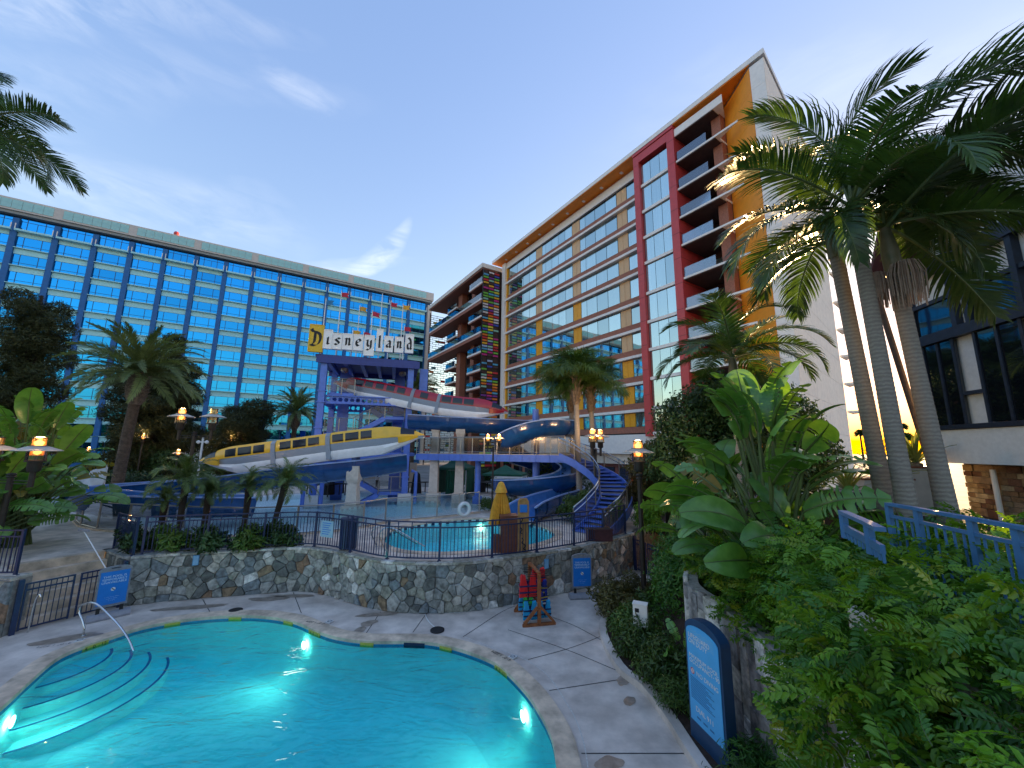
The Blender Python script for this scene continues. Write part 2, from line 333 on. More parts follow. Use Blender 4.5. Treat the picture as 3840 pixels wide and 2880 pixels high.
def area2(l): return sum(l[i][0] * l[(i + 1) % len(l)][1] - l[(i + 1) % len(l)][0] * l[i][1] for i in range(len(l))) / 2
if area2(POOL) < 0: POOL.reverse()          # counter-clockwise: left = inside
xy = lambda l: [(p[0], p[1]) for p in l]
COPE_OUT = offset2(POOL, -0.38)
H_UP = 1.5
# ------------------------------------------------------------------ lower deck with the pool
wall_back = offset2(WALL, 0.15, closed=False)  # left of travel = away from camera
CURB = [G(x, y, 0) for x, y in [(2470, 2165), (2440, 2230), (2330, 2260), (2275, 2320), (2262, 2385), (2326, 2515), (2422, 2592), (2519, 2719), (2615, 2868)]] + [Vector((3.3, 5.5, 0)), Vector((3.6, 3.0, 0))]
CURB = catmull(CURB, 5)
deck_out = xy(wall_back) + [(5.9, 18.7), (8.6, 21.2), (10.5, 19.5), (7.5, 16.0), (7.5, -6), (-24, -6), (-24, 10.9), (-13.5, 11.3), (-15.25, 12.35), (-14.2, 14.45), (-12.55, 13.55)]
d = MB().sheet([deck_out, xy(COPE_OUT)], 0.0)
lower_deck = struct(d.build('lower_pool_deck', 'deck'))
o_, i_ = COPE_OUT, POOL; n = len(POOL)
d = MB(); prof = [(0.0, 0.0), (0.0, 0.028), (1.0, 0.03), (1.06, 0.018), (1.06, -0.06)]
vs = []
for k in range(n):
    a, b = o_[k], i_[k]
    for t, z in prof: p = a.lerp(b, t); vs.append((p.x, p.y, z))
m5 = len(prof); fs = []
for k in range(n):
    k2 = (k + 1) % n
    for j in range(m5 - 1): fs.append((k * m5 + j, k2 * m5 + j, k2 * m5 + j + 1, k * m5 + j + 1))
d.add(vs, fs)
pool_coping = struct(d.build('pool_coping', 'coping', smooth=True))
RG = [(0.0, -0.05), (0.0, -0.75), (0.12, -0.95), (0.4, -1.1), (0.8, -1.2)]
d = MB(); vs = []
for o_d, z in RG: vs += [(p.x, p.y, z) for p in (offset2(POOL, o_d) if o_d else POOL)]
d.add(vs, [(r_ * n + k, (r_ + 1) * n + k, (r_ + 1) * n + (k + 1) % n, r_ * n + (k + 1) % n) for r_ in range(len(RG) - 1) for k in range(n)])
d.sheet([xy(offset2(POOL, 0.8))], -1.2)
pool_basin = struct(d.build('pool_basin', 'plaster', smooth=True, ang=80))
vs = [(p.x, p.y, z) for p in offset2(POOL, 0.012) for z in (-0.05, -0.15)]
d = MB().add(vs, [(2 * k, 2 * k + 1, (2 * ((k + 1) % n)) + 1, 2 * ((k + 1) % n)) for k in range(n)])
d.build('waterline_tile_band', 'tile_blue', pool_basin)
struct(MB().sheet([xy(offset2(POOL, 0.02))], -0.085).build('pool_water', 'water_low'))
# pool entry steps with dark nosings
cst = Vector((-11.35, 10.55, 0))
for k, (rad, z) in enumerate([(1.15, -0.30), (1.55, -0.50), (1.95, -0.70), (2.35, -0.92)]):
    arc = [(cst.x + rad * math.cos(a), cst.y + rad * math.sin(a)) for a in [R(-95 + 150 * i / 28) for i in range(29)]]
    MB().prism([(cst.x - 0.2, cst.y - 0.2)] + arc, -1.36, z).build('pool_step', 'plaster', pool_basin)
    arc2 = [(cst.x + (rad - 0.06) * math.cos(a), cst.y + (rad - 0.06) * math.sin(a)) for a in [R(-95 + 150 * i / 28) for i in range(29)]]
    dd = MB(); q = [(*p, z + 0.006) for p in arc] + [(*p, z + 0.006) for p in arc2]
    dd.add(q, [(i + 29, i, i + 1, i + 30) for i in range(28)]); dd.build('step_nosing', 'plaster_dk', pool_basin)
# waterline depth markers and skimmer opening on the far pool wall
def on_pool(px, py):
    g = G(px, py, 0); j = min(range(n), key=lambda k: (POOL[k] - g).length); t = (POOL[(j + 1) % n] - POOL[j - 1]).normalized()
    return POOL[j], t
for k, (px, py, s) in enumerate([(365, 2408, "4   0   12"), (637, 2332, None), (872, 2312, None), (1085, 2325, None), (1186, 2364, "4  0  12"), (1382, 2405, None), (1675, 2422, None), (1880, 2502, "4  0  12")]):
    p, t = on_pool(px, py); inw = Vector((-t.y, t.x, 0)); c = p + inw * 0.028
    ang = math.atan2(t.y, t.x)
    pl = thing('depth_marker', ['yellow depth marker tile by the pool entry steps at left', 'yellow tile marker on the far pool edge below the leaning blue sign', 'yellow tile marker at the middle of the far left pool edge', 'small yellow tile marker left of the numbered marker on the far edge', 'yellow 4-0-12 depth marker on the inward bend of the far pool edge', 'yellow tile marker left of the dark skimmer opening', 'yellow tile marker right of the dark skimmer opening', 'yellow 4-0-12 depth marker on the right curve of the pool edge'][k], 'depth marker', (c.x, c.y, -0.075), ang, 'depth markers round the lower pool')
    MB().box(-(0.25 if s else 0.18), (0.25 if s else 0.18), -0.012, 0.012, -0.06, 0.045).build('plate', 'marker_yellow', pl)
    if s: text(s, 'lettering', 'ink', pl, (0, 0.0135, -0.015), (R(90), 0, R(180)), 0.115, extrude=0.001)
p, t = on_pool(1565, 2405); inw = Vector((-t.y, t.x, 0)); c = p + inw * 0.03
sk = tag(MB().box(-0.28, 0.28, -0.008, 0.012, -0.07, 0.05).build('skimmer_opening', 'navytile', None, loc=(c.x, c.y, -0.075), rz=math.atan2(t.y, t.x)), 'dark skimmer slot in the pool edge between two yellow markers', 'skimmer')
# stencils and no-diving tiles on the coping
NODIV = ['by the pool entry steps at left', 'on the inward bend of the far coping', 'on the right curve of the coping']
for k, (px, py, dx, ang) in enumerate([(300, 2400, 0.36, 22), (1236, 2330, 0.30, -14), (1923, 2462, 0.30, -42)]):
    g = G(px, py, 0.03)
    t_ = thing('no_diving_tile', 'small white no diving tile set ' + NODIV[k], 'tile', (g.x, g.y, 0.004 if k else 0.004), R(ang), 'no diving tiles on the coping')
    MB().box(-0.085, 0.085, -0.085, 0.085, 0.0, 0.032).build('tile', 'white_tile', t_)
    MB().add([(-0.05, -0.05, 0.034), (-0.038, -0.05, 0.034), (0.05, 0.05, 0.034), (0.038, 0.05, 0.034)], [(0, 1, 2, 3)]).build('slash', 'ink', t_)
    ri = [(0.06 * math.cos(a), 0.06 * math.sin(a), 0.036) for a in [2 * math.pi * i / 20 for i in range(20)]] + [(0.048 * math.cos(a), 0.048 * math.sin(a), 0.036) for a in [2 * math.pi * i / 20 for i in range(20)]]
    MB().add(ri, [(i, (i + 1) % 20, 20 + (i + 1) % 20, 20 + i) for i in range(20)]).build('ring', 'ink', t_)
    tx = text("4'-0\" 1.22M", 'stencil_lettering', 'stencil', None, (g.x - 0.05 - 0.35 * math.cos(R(ang)) * 0.9, g.y - 0.17 - 0.3 * math.sin(R(ang)), 0.036), (0, 0, R(ang + 180)), 0.14, extrude=0.0005)
    tag(tx, 'dark stencilled depth figures on the coping ' + NODIV[k], 'lettering', 'stencilled depths on the coping')
# expansion joints (narrow grooves) and the pale seal line that follows the pool
def strip(pts, wd, z):
    a = offset2(pts, wd / 2, False); b = offset2(pts, -wd / 2, False); m = len(pts)
    return MB().add([(p.x, p.y, z) for p in a] + [(p.x, p.y, z) for p in b], [(i, m + i, m + i + 1, i + 1) for i in range(m - 1)])
JT = [((1427, 2295), (1390, 2350), (1368, 2382)), ((1600, 2300), (1548, 2372)), ((1736, 2389), (1900, 2285), (1990, 2262)), ((2030, 2300), (2150, 2345), (2275, 2412)), ((1905, 2362), (2120, 2435), (2320, 2518)), ((1980, 2474), (2140, 2430), (2270, 2380)), ((2060, 2590), (2330, 2548)), ((2180, 2826), (2580, 2826)), ((1100, 2222), (1130, 2300)), ((760, 2248), (790, 2300))]
for j in JT:
    pts = [G(x, y, 0) for x, y in j]; pts, _ = resample(catmull(pts, 6), 0.3)
    strip(pts, 0.022, 0.005).build('expansion_joint', 'joint', lower_deck)
seal = [G(x, y, 0) for x, y in [(1740, 2388), (1850, 2430), (1945, 2462), (2030, 2512), (2075, 2560), (2120, 2630), (2160, 2700), (2190, 2790), (2205, 2880)]]
strip(resample(catmull(seal, 6), 0.25)[0], 0.02, 0.006).build('seal_line', 'pale_joint', lower_deck)
wb = [p + Vector((0, -0.045, 0)) for p in WALL]
strip(wb[::3], 0.05, 0.007).build('seal_line', 'pale_joint', lower_deck)
# water stains dried into the concrete
def blob(px, py, rx, ry, ang, seed, z=0.0055):
    g = G(px, py, 0); pts = []
    for i in range(40):
        a = 2 * math.pi * i / 40; k = 0.8 + 0.35 * noise.noise((math.cos(a) * 1.0 + seed, math.sin(a) * 1.0, seed * 0.7)) + 0.07 * noise.noise((math.cos(a) * 3 + seed, math.sin(a) * 3, 3))
        x, y = rx * k * math.cos(a), ry * k * math.sin(a); pts.append((g.x + x * math.cos(ang) - y * math.sin(ang), g.y + x * math.sin(ang) + y * math.cos(ang)))
    return MB().sheet([pts], z)
for b in [(1425, 2303, 0.75, 0.2, 0.25, 2), (1385, 2338, 0.3, 0.25, 0.9, 5), (1350, 2362, 0.22, 0.2, 1.1, 9), (2340, 2545, 0.35, 0.16, 1.2, 3), (2360, 2630, 0.2, 0.14, 1.0, 7), (2290, 2868, 0.3, 0.2, 0.3, 11), (700, 2280, 1.3, 0.22, 0.25, 13), (1090, 2235, 1.2, 0.2, 0.05, 15), (250, 2395, 0.9, 0.25, 0.5, 17), (1010, 2245, 0.8, 0.25, 0.1, 19)]:
    blob(*b).build('water_stain', 'wet', lower_deck)
# ------------------------------------------------------------------ upper level: ground sheet with the sunken deck cut out, upper deck, pools
BIG = 1600
hole = xy(wall_back) + [(5.9, 18.6), (8.5, 21.0), (10.3, 19.4), (7.3, 16.0), (7.3, -5), (-23.5, -5), (-23.5, 10.8), (-13.5, 11.2), (-15.2, 12.35), (-14.2, 14.4), (-12.6, 13.5)]
UP_PX = [(1440, 2030), (1462, 1995), (1530, 1973), (1650, 1955), (1800, 1945), (1940, 1955), (2040, 1978), (2082, 2005), (2040, 2030), (1940, 2052), (1830, 2062), (1700, 2070), (1600, 2070), (1500, 2060)]
UPOOL = catmull([G(x, y, H_UP) for x, y in UP_PX], 5, closed=True); UPOOL, _ = resample(UPOOL + [UPOOL[0]], 0.2); UPOOL = UPOOL[:-1]
if area2(UPOOL) < 0: UPOOL.reverse()
SPLASH = [Vector(p + (0,)) for p in [(-8.7, 17.2), (-7.3, 18.6), (-6.2, 20.4), (-4.4, 21.6), (-2.4, 23.2), (-1.0, 25.0), (-0.8, 28.0), (-2.0, 31.5), (-6.0, 33.5), (-12.0, 33.5), (-18.0, 30.5), (-20.5, 26.0), (-20.2, 21.5), (-18.5, 19.2), (-14.0, 17.4), (-11.0, 16.6)]]
SPLASH, _ = resample(catmull(SPLASH + [SPLASH[0]], 4), 0.4); SPLASH = SPLASH[:-1]
UP_COPE = offset2(UPOOL, -0.35)
ground = struct(MB().sheet([[(-BIG, -BIG), (BIG, -BIG), (BIG, BIG), (-BIG, BIG)], hole, xy(offset2(UPOOL, -0.1)), xy(offset2(SPLASH, -0.1))], 1.44).build('ground', 'paving'))
front = xy(offset2(WALL, 0.14, False))
up_out = [(-24.0, 11.05), (-13.55, 11.4), (-15.2, 12.4), (-14.15, 14.45)] + front + [(6.4, 19.5), (7.6, 24), (8, 36), (-28, 40), (-34, 26), (-32, 12)]
upd = struct(MB().sheet([up_out, xy(UP_COPE), xy(SPLASH)], H_UP).build('upper_pool_deck', 'deck_up'))
n2 = len(UPOOL)
d = MB(); vs = []; fs = []
for k in range(n2):
    a, b = UP_COPE[k], UPOOL[k]
    for t, z in ((0.0, 0.0), (0.0, 0.022), (1.0, 0.025), (1.05, 0.0), (1.05, -0.05)): p = a.lerp(b, t); vs.append((p.x, p.y, H_UP + z))
for k in range(n2):
    k2 = (k + 1) % n2
    for j in range(4): fs.append((k * 5 + j, k2 * 5 + j, k2 * 5 + j + 1, k * 5 + j + 1))
struct(d.add(vs, fs).build('upper_pool_coping', 'coping', smooth=True))
d = MB().sheet([xy(UPOOL)], H_UP - 0.95)
d.add([(p.x, p.y, z) for p in UPOOL for z in (H_UP - 0.04, H_UP - 0.95)], [(2 * k, 2 * k + 1, (2 * ((k + 1) % n2)) + 1, 2 * ((k + 1) % n2)) for k in range(n2)])
ub = struct(d.build('upper_pool_basin', 'plaster'))
struct(MB().sheet([xy(UPOOL)], H_UP - 0.15).build('upper_pool_water', 'water_up'))
tm = MB().box(-0.085, 0.085, -0.006, 0.012, -0.06, 0.06).mesh('tile', 'navytile')
for k in range(0, n2, 2):
    p = UPOOL[k]; t = (UPOOL[(k + 1) % n2] - UPOOL[k - 1]).normalized(); inw = Vector((-t.y, t.x, 0))
    place(tm, 'tile', ub, (p.x + inw.x * 0.02, p.y + inw.y * 0.02, H_UP - 0.095), math.atan2(t.y, t.x))
mat('splash_floor', (0.93, 0.95, 0.94), 0.6, var=0.08, scale=1.5)
d = MB().sheet([xy(SPLASH)], H_UP - 0.45); ns = len(SPLASH)
d.add([(p.x, p.y, z) for p in SPLASH for z in (H_UP - 0.01, H_UP - 0.45)], [(2 * k, 2 * k + 1, (2 * ((k + 1) % ns)) + 1, 2 * ((k + 1) % ns)) for k in range(ns)])
struct(d.build('splash_pool_basin', 'splash_floor'))
struct(MB().sheet([xy(SPLASH)], H_UP - 0.12).build('splash_pool_water', 'water_splash'))
# kerb wall below the glass fence on the near side of the splash pool
# ------------------------------------------------------------------ rubble stone retaining wall
def wall_at(s):
    t = s / WL * (len(WALL) - 1); i = max(0, min(int(t), len(WALL) - 2)); p = WALL[i].lerp(WALL[i + 1], t - i)
    a = WALL[max(0, i - 2)]; b = WALL[min(len(WALL) - 1, i + 3)]; tg = (b - a).normalized()
    return p, tg, Vector((tg.y, -tg.x, 0))      # outward = towards the pool
WH = 1.42
def voronoi(W, Hh, seeds):
    cells = []; grid = {}
    cs = 0.6
    for i, (x, y) in enumerate(seeds): grid.setdefault((int(x / cs), int(y / cs)), []).append(i)
    for i, (x, y) in enumerate(seeds):
        poly = [(max(0, x - 0.7), 0), (min(W, x + 0.7), 0), (min(W, x + 0.7), Hh), (max(0, x - 0.7), Hh)]
        gx, gy = int(x / cs), int(y / cs)
        for ax in range(gx - 2, gx + 3):
            for ay in range(gy - 2, gy + 3):
                for j in grid.get((ax, ay), []):
                    if j == i: continue
                    X, Y_ = seeds[j]; mx_, my_ = (x + X) / 2, (y + Y_) / 2; nx, ny = X - x, Y_ - y
                    new = []
                    for a in range(len(poly)):
                        p, q = poly[a], poly[(a + 1) % len(poly)]
                        dp = (p[0] - mx_) * nx + (p[1] - my_) * ny; dq = (q[0] - mx_) * nx + (q[1] - my_) * ny
                        if dp <= 0: new.append(p)
                        if dp * dq < 0: t = dp / (dp - dq); new.append((p[0] + (q[0] - p[0]) * t, p[1] + (q[1] - p[1]) * t))
                    poly = new
                    if len(poly) < 3: break
                if len(poly) < 3: break
            if len(poly) < 3: break
        cells.append(poly)
    return cells
def rubble(parent, W, Hh, at, count, z0=0.0, seed=3, lim=300):
    rnd = random.Random(seed); seeds = []
    tries = 0
    while len(seeds) < count and tries < 60000:
        tries += 1
        x, y = rnd.random() * W, rnd.random() * Hh; md = rnd.choice([0.14, 0.22, 0.30, 0.38])
        if all((x - a) ** 2 + (y - b) ** 2 > md * md for a, b in seeds): seeds.append((x, y))
    out = []
    for poly in voronoi(W, Hh, seeds):
        if len(poly) < 3: continue
        A = abs(area2(poly))
        if A < 0.004: continue
        out.append((A, poly))
    out.sort(key=lambda q: -q[0]); rest = MB()
    for k, (A, poly) in enumerate(out):
        cx = sum(p[0] for p in poly) / len(poly); cy = sum(p[1] for p in poly) / len(poly); rr = math.sqrt(A)
        g = 0.012 / max(rr, 0.1)
        def ring(f, dep, wob):
            vs = []
            for p in poly:
                x = cx + (p[0] - cx) * f; y = cy + (p[1] - cy) * f
                b, tg, nn = at(x); q = b + nn * (dep + rnd.uniform(-wob, wob)); vs.append((q.x, q.y, z0 + y))
            return vs
        d0 = rnd.uniform(0.03, 0.11); m = len(poly)
        vs = ring(1 - g, -0.02, 0) + ring(1 - g * 1.3, d0 * 0.75, 0.006) + ring(max(0.35, 1 - g * 1.3 - 0.05 / rr * rnd.uniform(0.35, 1.0)), d0, 0.008)
        fs = [(j + r_ * m, (j + 1) % m + r_ * m, (j + 1) % m + (r_ + 1) * m, j + (r_ + 1) * m) for r_ in range(2) for j in range(m)] + [tuple(range(2 * m, 3 * m))]
        mi = rnd.choices(range(9), [16, 20, 15, 5, 4, 14, 2, 8, 12])[0]
        if k < lim: MB().add(vs, fs).build('stone', STONES[mi], parent, smooth=True, ang=28)
        else: rest.m = mi; rest.add(vs, fs)
    if rest.v:
        o = rest.build('small_stones', STONES, parent, smooth=True, ang=28); o['kind'] = 'stuff'
sw = thing('stone_retaining_wall', 'curving grey rubble stone wall between the lower pool and upper deck', 'wall', (0, 0, 0))
d = MB(); a = [wall_at(WL * i / 120) for i in range(121)]
vs = []
for p, tg, nn in a:
    for dep, z in ((0, -0.05), (0, WH), (-0.42, WH), (-0.42, -0.05)): q = p + nn * dep; vs.append((q.x, q.y, z))
d.add(vs, [(i * 4 + j, (i + 1) * 4 + j, (i + 1) * 4 + j + 1, i * 4 + j + 1) for i in range(120) for j in range(3)] + [(0, 1, 2, 3), (483, 482, 481, 480)])
d.build('mortar_bed', 'mortar', sw)
rubble(sw, WL, WH, wall_at, 330)
s = 0.0; rnd = random.Random(5)
while s < WL - 0.1:
    e = min(WL, s + rnd.uniform(0.4, 0.75)); d = MB(); vs = []; zt = WH + rnd.uniform(0.06, 0.095)
    for k in range(4):
        p, tg, nn = wall_at(s + 0.006 + (e - s - 0.012) * k / 3)
        for dep, z in ((0.07 + rnd.uniform(-0.01, 0.015), WH + 0.004), (0.075, zt), (-0.40, zt), (-0.40, WH + 0.004)): q = p + nn * dep; vs.append((q.x, q.y, z))
    d.add(vs, [(i * 4 + j, (i + 1) * 4 + j, (i + 1) * 4 + (j + 1) % 4, i * 4 + (j + 1) % 4) for i in range(3) for j in range(4)] + [(0, 1, 2, 3), (15, 14, 13, 12)])
    d.build('cap_stone', rnd.choice(['stone2', 'stone3', 'stone7', 'stone8']), sw); s = e
# small blue plaques on the stone wall
for k, (px, py) in enumerate([(718, 2098), (2043, 2112)]):
    g0 = G(px, 2245 if k == 0 else 2240, 0); j = min(range(len(WALL)), key=lambda q: (WALL[q] - g0).length); p, tg, nn = wall_at(WL * j / (len(WALL) - 1))
    z = YP(px, py, p.y).z; q = p + nn * 0.1
    t_ = thing('wall_plaque', ['light blue plaque on the stone wall at left', 'small blue plaque on the stone wall above the vest rack'][k], 'plaque', (q.x, q.y, z), math.atan2(tg.y, tg.x))
    MB().box(-0.09, 0.09, -0.012, 0.03, -0.16, 0.16).build('plate', 'plaque_blue' if 'plaque_blue' in MATS else mat('plaque_blue', (0.10, 0.30, 0.55), 0.4, var=0.1), t_)
    MB().box(-0.07, 0.07, -0.015, -0.01, -0.14, 0.14).build('face', 'plaque_face' if 'plaque_face' in MATS else mat('plaque_face', (0.22, 0.45, 0.66), 0.4, var=0.1), t_)
# ------------------------------------------------------------------ picket fences
def fence(path, z0, label, group=None, h=1.2, post_step=1.75, pick=0.115, first=True, last=True):
    """path: list of points in plan; a blue steel picket fence with double top rail"""
    t_ = thing('picket_fence', label, 'fence', (path[0].x, path[0].y, z0), 0, group); o0 = Vector((path[0].x, path[0].y, 0))
    pts, L = resample(path, 0.15); pts = [p - o0 for p in pts]; pts = [Vector((p.x, p.y, 0)) for p in pts]
    for z, ww in ((h, 0.055), (h - 0.17, 0.04), (0.08, 0.04)):
        MB().sweep([p + Vector((0, 0, z)) for p in pts], [(-ww / 2, -0.02), (ww / 2, -0.02), (ww / 2, 0.02), (-ww / 2, 0.02)]).build('rail', 'navy', t_)
    pm = MB().box(-0.033, 0.033, -0.033, 0.033, -0.02, h + 0.03); pm.box(-0.06, 0.06, -0.06, 0.06, -0.02, 0.012); pm = pm.mesh('post', 'navy')
    km = MB().box(-0.009, 0.009, -0.009, 0.009, 0.06, h - 0.16).mesh('picket', 'navy')
    kl = MB().box(-0.013, 0.013, -0.013, 0.013, 0.06, h - 0.01).mesh('picket', 'navy')
    npost = max(1, round(L / post_step)); nper = max(2, round(L / npost / pick)); tot = npost * nper
    for i in range(tot + 1):
        u = i / tot * (len(pts) - 1); j = min(int(u), len(pts) - 2); p = pts[j].lerp(pts[j + 1], u - j); tg = pts[j + 1] - pts[j]; a = math.atan2(tg.y, tg.x)
        if i % nper == 0: place(pm, 'post', t_, p, a)
        else: place(kl if i % 4 == 2 else km, 'picket', t_, p, a)
    return t_
fp = [p - Vector((wall_at(WL * i / (len(WALL) - 1))[2].x, wall_at(WL * i / (len(WALL) - 1))[2].y, 0)) * 0.16 for i, p in enumerate(WALL)]
fence(fp[2:-4], WH + 0.08, 'long curving navy picket fence on top of the stone wall')
# ------------------------------------------------------------------ building materials
def mirror_glass(name, tint, dark, rough=0.02, fac=0.75, wob=0.02, curtain=None, vary=0.12):
    """coated glass: tinted reflection over a dark room or a curtain, panes not quite flat and not quite alike"""
    m = bpy.data.materials.new(name); m.use_nodes = True; MATS[name] = m
    t = m.node_tree; t.nodes.clear(); N = t.nodes.new; K = t.links.new; out = N('ShaderNodeOutputMaterial')
    gl = N('ShaderNodeBsdfGlossy'); gl.inputs['Roughness'].default_value = rough; df = N('ShaderNodeBsdfDiffuse'); ms = N('ShaderNodeMixShader')
    co = N('ShaderNodeTexCoord'); n = N('ShaderNodeTexNoise'); n.inputs['Scale'].default_value = 0.7; n.inputs['Detail'].default_value = 1
    oi = N('ShaderNodeObjectInfo'); va = N('ShaderNodeVectorMath'); va.operation = 'ADD'
    K(co.outputs['Object'], va.inputs[0]); K(oi.outputs['Location'], va.inputs[1]); K(va.outputs[0], n.inputs['Vector'])
    bp = N('ShaderNodeBump'); bp.inputs['Strength'].default_value = wob; bp.inputs['Distance'].default_value = 0.5
    K(n.outputs[0], bp.inputs['Height']); K(bp.outputs[0], gl.inputs['Normal'])
    hs = N('ShaderNodeHueSaturation'); hs.inputs['Color'].default_value = (*tint, 1); mr_ = N('ShaderNodeMapRange'); mr_.inputs[3].default_value = 1 - vary; mr_.inputs[4].default_value = 1 + vary; K(oi.outputs['Random'], mr_.inputs[0]); K(mr_.outputs[0], hs.inputs['Value']); K(hs.outputs[0], gl.inputs[0])
    ms.inputs[0].default_value = fac; df.inputs[0].default_value = (*dark, 1)
    if curtain:      # pleated curtain drawn behind some of the panes
        mp_ = N('ShaderNodeMapping'); mp_.inputs['Scale'].default_value = (9, 9, 0.15); K(va.outputs[0], mp_.inputs[0]); w_ = N('ShaderNodeTexNoise'); w_.inputs['Scale'].default_value = 1.6; w_.inputs['Detail'].default_value = 3; K(mp_.outputs[0], w_.inputs['Vector'])
        cr = N('ShaderNodeValToRGB'); cr.color_ramp.elements[0].position = 0.35; cr.color_ramp.elements[1].position = 0.7; cr.color_ramp.elements[0].color = (*[c * 0.35 for c in curtain], 1); cr.color_ramp.elements[1].color = (*curtain, 1); K(w_.outputs[0], cr.inputs[0])
        gt_ = N('ShaderNodeMath'); gt_.operation = 'GREATER_THAN'; gt_.inputs[1].default_value = 0.3; K(oi.outputs['Random'], gt_.inputs[0]); mx_ = N('ShaderNodeMix'); mx_.data_type = 'RGBA'; mx_.inputs[6].default_value = (*dark, 1); K(gt_.outputs[0], mx_.inputs[0]); K(cr.outputs[0], mx_.inputs[7]); K(mx_.outputs[2], df.inputs[0])
    K(df.outputs[0], ms.inputs[1]); K(gl.outputs[0], ms.inputs[2]); K(ms.outputs[0], out.inputs[0])
mirror_glass('glass_blue', (0.03, 0.40, 0.88), (0.0, 0.05, 0.14), 0.02, 0.86, 0.014, vary=0.14)
mirror_glass('glass_teal', (0.70, 0.86, 0.84), (0.015, 0.06, 0.065), 0.02, 0.68, 0.014, curtain=(0.30, 0.42, 0.42))
mirror_glass('glass_dark', (0.5, 0.55, 0.6), (0.006, 0.008, 0.012), 0.03, 0.22, 0.03)
glassmat('rail_glass', (0.9, 0.95, 1.0), 0.16, 0.03, (0.66, 0.76, 0.78))
mat('bay_column', (0.015, 0.13, 0.36), 0.6, var=0.1, scale=2)
mat('spandrel', (0.46, 0.84, 0.86), 0.7, var=0.06, scale=3, bump=0.1)
mat('ledge_mint', (0.44, 0.82, 0.86), 0.5, var=0.05)
mat('mullion_blue', (0.02, 0.06, 0.14), 0.4, var=0.1)
mat('mint_panel', (0.34, 0.62, 0.60), 0.5, var=0.08, scale=2)
mat('beige', (0.60, 0.55, 0.49), 0.7, var=0.06, scale=2)
mat('dark_soffit', (0.30, 0.33, 0.33), 0.8, var=0.1)
mat('cream', (0.84, 0.75, 0.64), 0.75, var=0.06, scale=2, bump=0.15, bscale=50)
mat('offwhite', (0.86, 0.82, 0.76), 0.6, var=0.05, scale=3)
mat('brick_brown', (0.34, 0.13, 0.08), 0.7, var=0.2, scale=8)
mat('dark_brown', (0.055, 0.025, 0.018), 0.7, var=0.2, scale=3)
mat('dark_frame', (0.012, 0.016, 0.018), 0.4, var=0)
mat('red_panel', (0.55, 0.06, 0.06), 0.4, var=0.06, scale=2)
mat('orange_wall', (0.95, 0.335, 0.02), 0.5, var=0.05, scale=2)
mat('orange_soffit', (0.88, 0.26, 0.015), 0.5, var=0.06, scale=2)
mat('peach', (0.72, 0.46, 0.24), 0.5, var=0.05); mat('amber', (0.85, 0.38, 0.01), 0.4, var=0.08)
mat('panel_joint', (0.10, 0.09, 0.08), 0.9, var=0)
# ------------------------------------------------------------------ blue glass hotel tower (left)
L0 = Vector((-79.51, 61.5, 0)); LB = thing('glass_hotel_tower', 'long blue glass hotel tower with mint ledges behind the slide tower', 'building', L0 + Vector((0, 0, 1.44)), R(31.5))
dz = 1.44
MB().box(-22, 67.9, 0.5, 18, 0, 43.2 - dz).build('wall', 'bay_column', LB)
MB().box(67.0, 68.1, -0.45, 0.45, 0, 42.0 - dz).build('end_pier', 'beige', LB)
colm = MB().box(-0.37, 0.37, -0.2, 0.5, 0, 42.3 - dz).mesh('bay_column', 'bay_column')
for i in range(-4, 14): place(colm, 'bay_column', LB, (0.55 + 4.735 * i, 0, 0))
WB = 4.735; win = MB().box(-0.1, 3.85, 0, 0.05, 0, 1.98).mesh('window', 'glass_blue')
mul = MB(); mul.box(0.66, 0.74, -0.03, -0.002, 0, 1.98); mul.box(2.72, 2.80, -0.03, -0.002, 0, 1.98); mul.box(0, 0.66, -0.03, -0.002, 0.52, 0.58); mul.box(0.74, 2.72, -0.03, -0.002, 0.52, 0.58); mul.box(2.80, 3.72, -0.03, -0.002, 0.52, 0.58); mul = mul.mesh('mullions', 'mullion_blue')
spn = MB().box(-0.1, 3.85, 0.0, 0.3, 0, 0.93).mesh('spandrel_panel', 'spandrel')
lg = MB().box(-0.12, 3.86, -0.32, 0.1, 0, 0.11).mesh('ledge', 'ledge_mint')
twin = MB().box(-0.1, 3.85, 0, 0.05, 0, 2.3).mesh('window', 'glass_blue')
tmul = MB(); tmul.box(0.62, 0.70, -0.03, -0.002, 0, 2.3); tmul.box(1.8, 1.86, -0.03, -0.002, 0, 1.65); tmul.box(2.72, 2.80, -0.03, -0.002, 0, 2.3)
for a, b in ((0, 0.62), (0.70, 2.72), (2.80, 3.72)): tmul.box(a, b, -0.03, -0.003, 1.65, 1.72)
tmul = tmul.mesh('mullions', 'mullion_blue')
bal = MB(); bal.box(-0.3, 4.05, -0.7, 0.1, 0, 0.14); bal.box(-0.3, 4.05, -0.7, -0.62, 0.16, 0.30); bal = bal.mesh('balcony', 'ledge_mint')
bps = MB().box(-0.05, 0.05, -0.7, -0.6, 0.31, 1.2).mesh('balcony_post', 'offwhite')
for i in range(-4, 14):
    x = 0.55 + WB * i + 0.505
    for k in range(12):
        z = 37.12 - 3.07 * k - dz
        if z < 1: break
        place(lg, 'ledge', LB, (x, 0, z)); place(spn, 'spandrel_panel', LB, (x, 0.1, z - 0.95))
        w_ = place(win, 'window', LB, (x, 0.2, z + 0.115)); place(mul, 'mullions', w_)
    place(spn, 'spandrel_panel', LB, (x, 0.1, 39.25 - dz))
    w_ = place(twin, 'window', LB, (x, 0.25, 40.3 - dz)); place(tmul, 'mullions', w_)
    b_ = place(bal, 'balcony', LB, (x, 0, 39.98 - dz)); place(bps, 'balcony_post', b_, (-0.25, 0, 0)); place(bps, 'balcony_post', b_, (4.0, 0, 0))
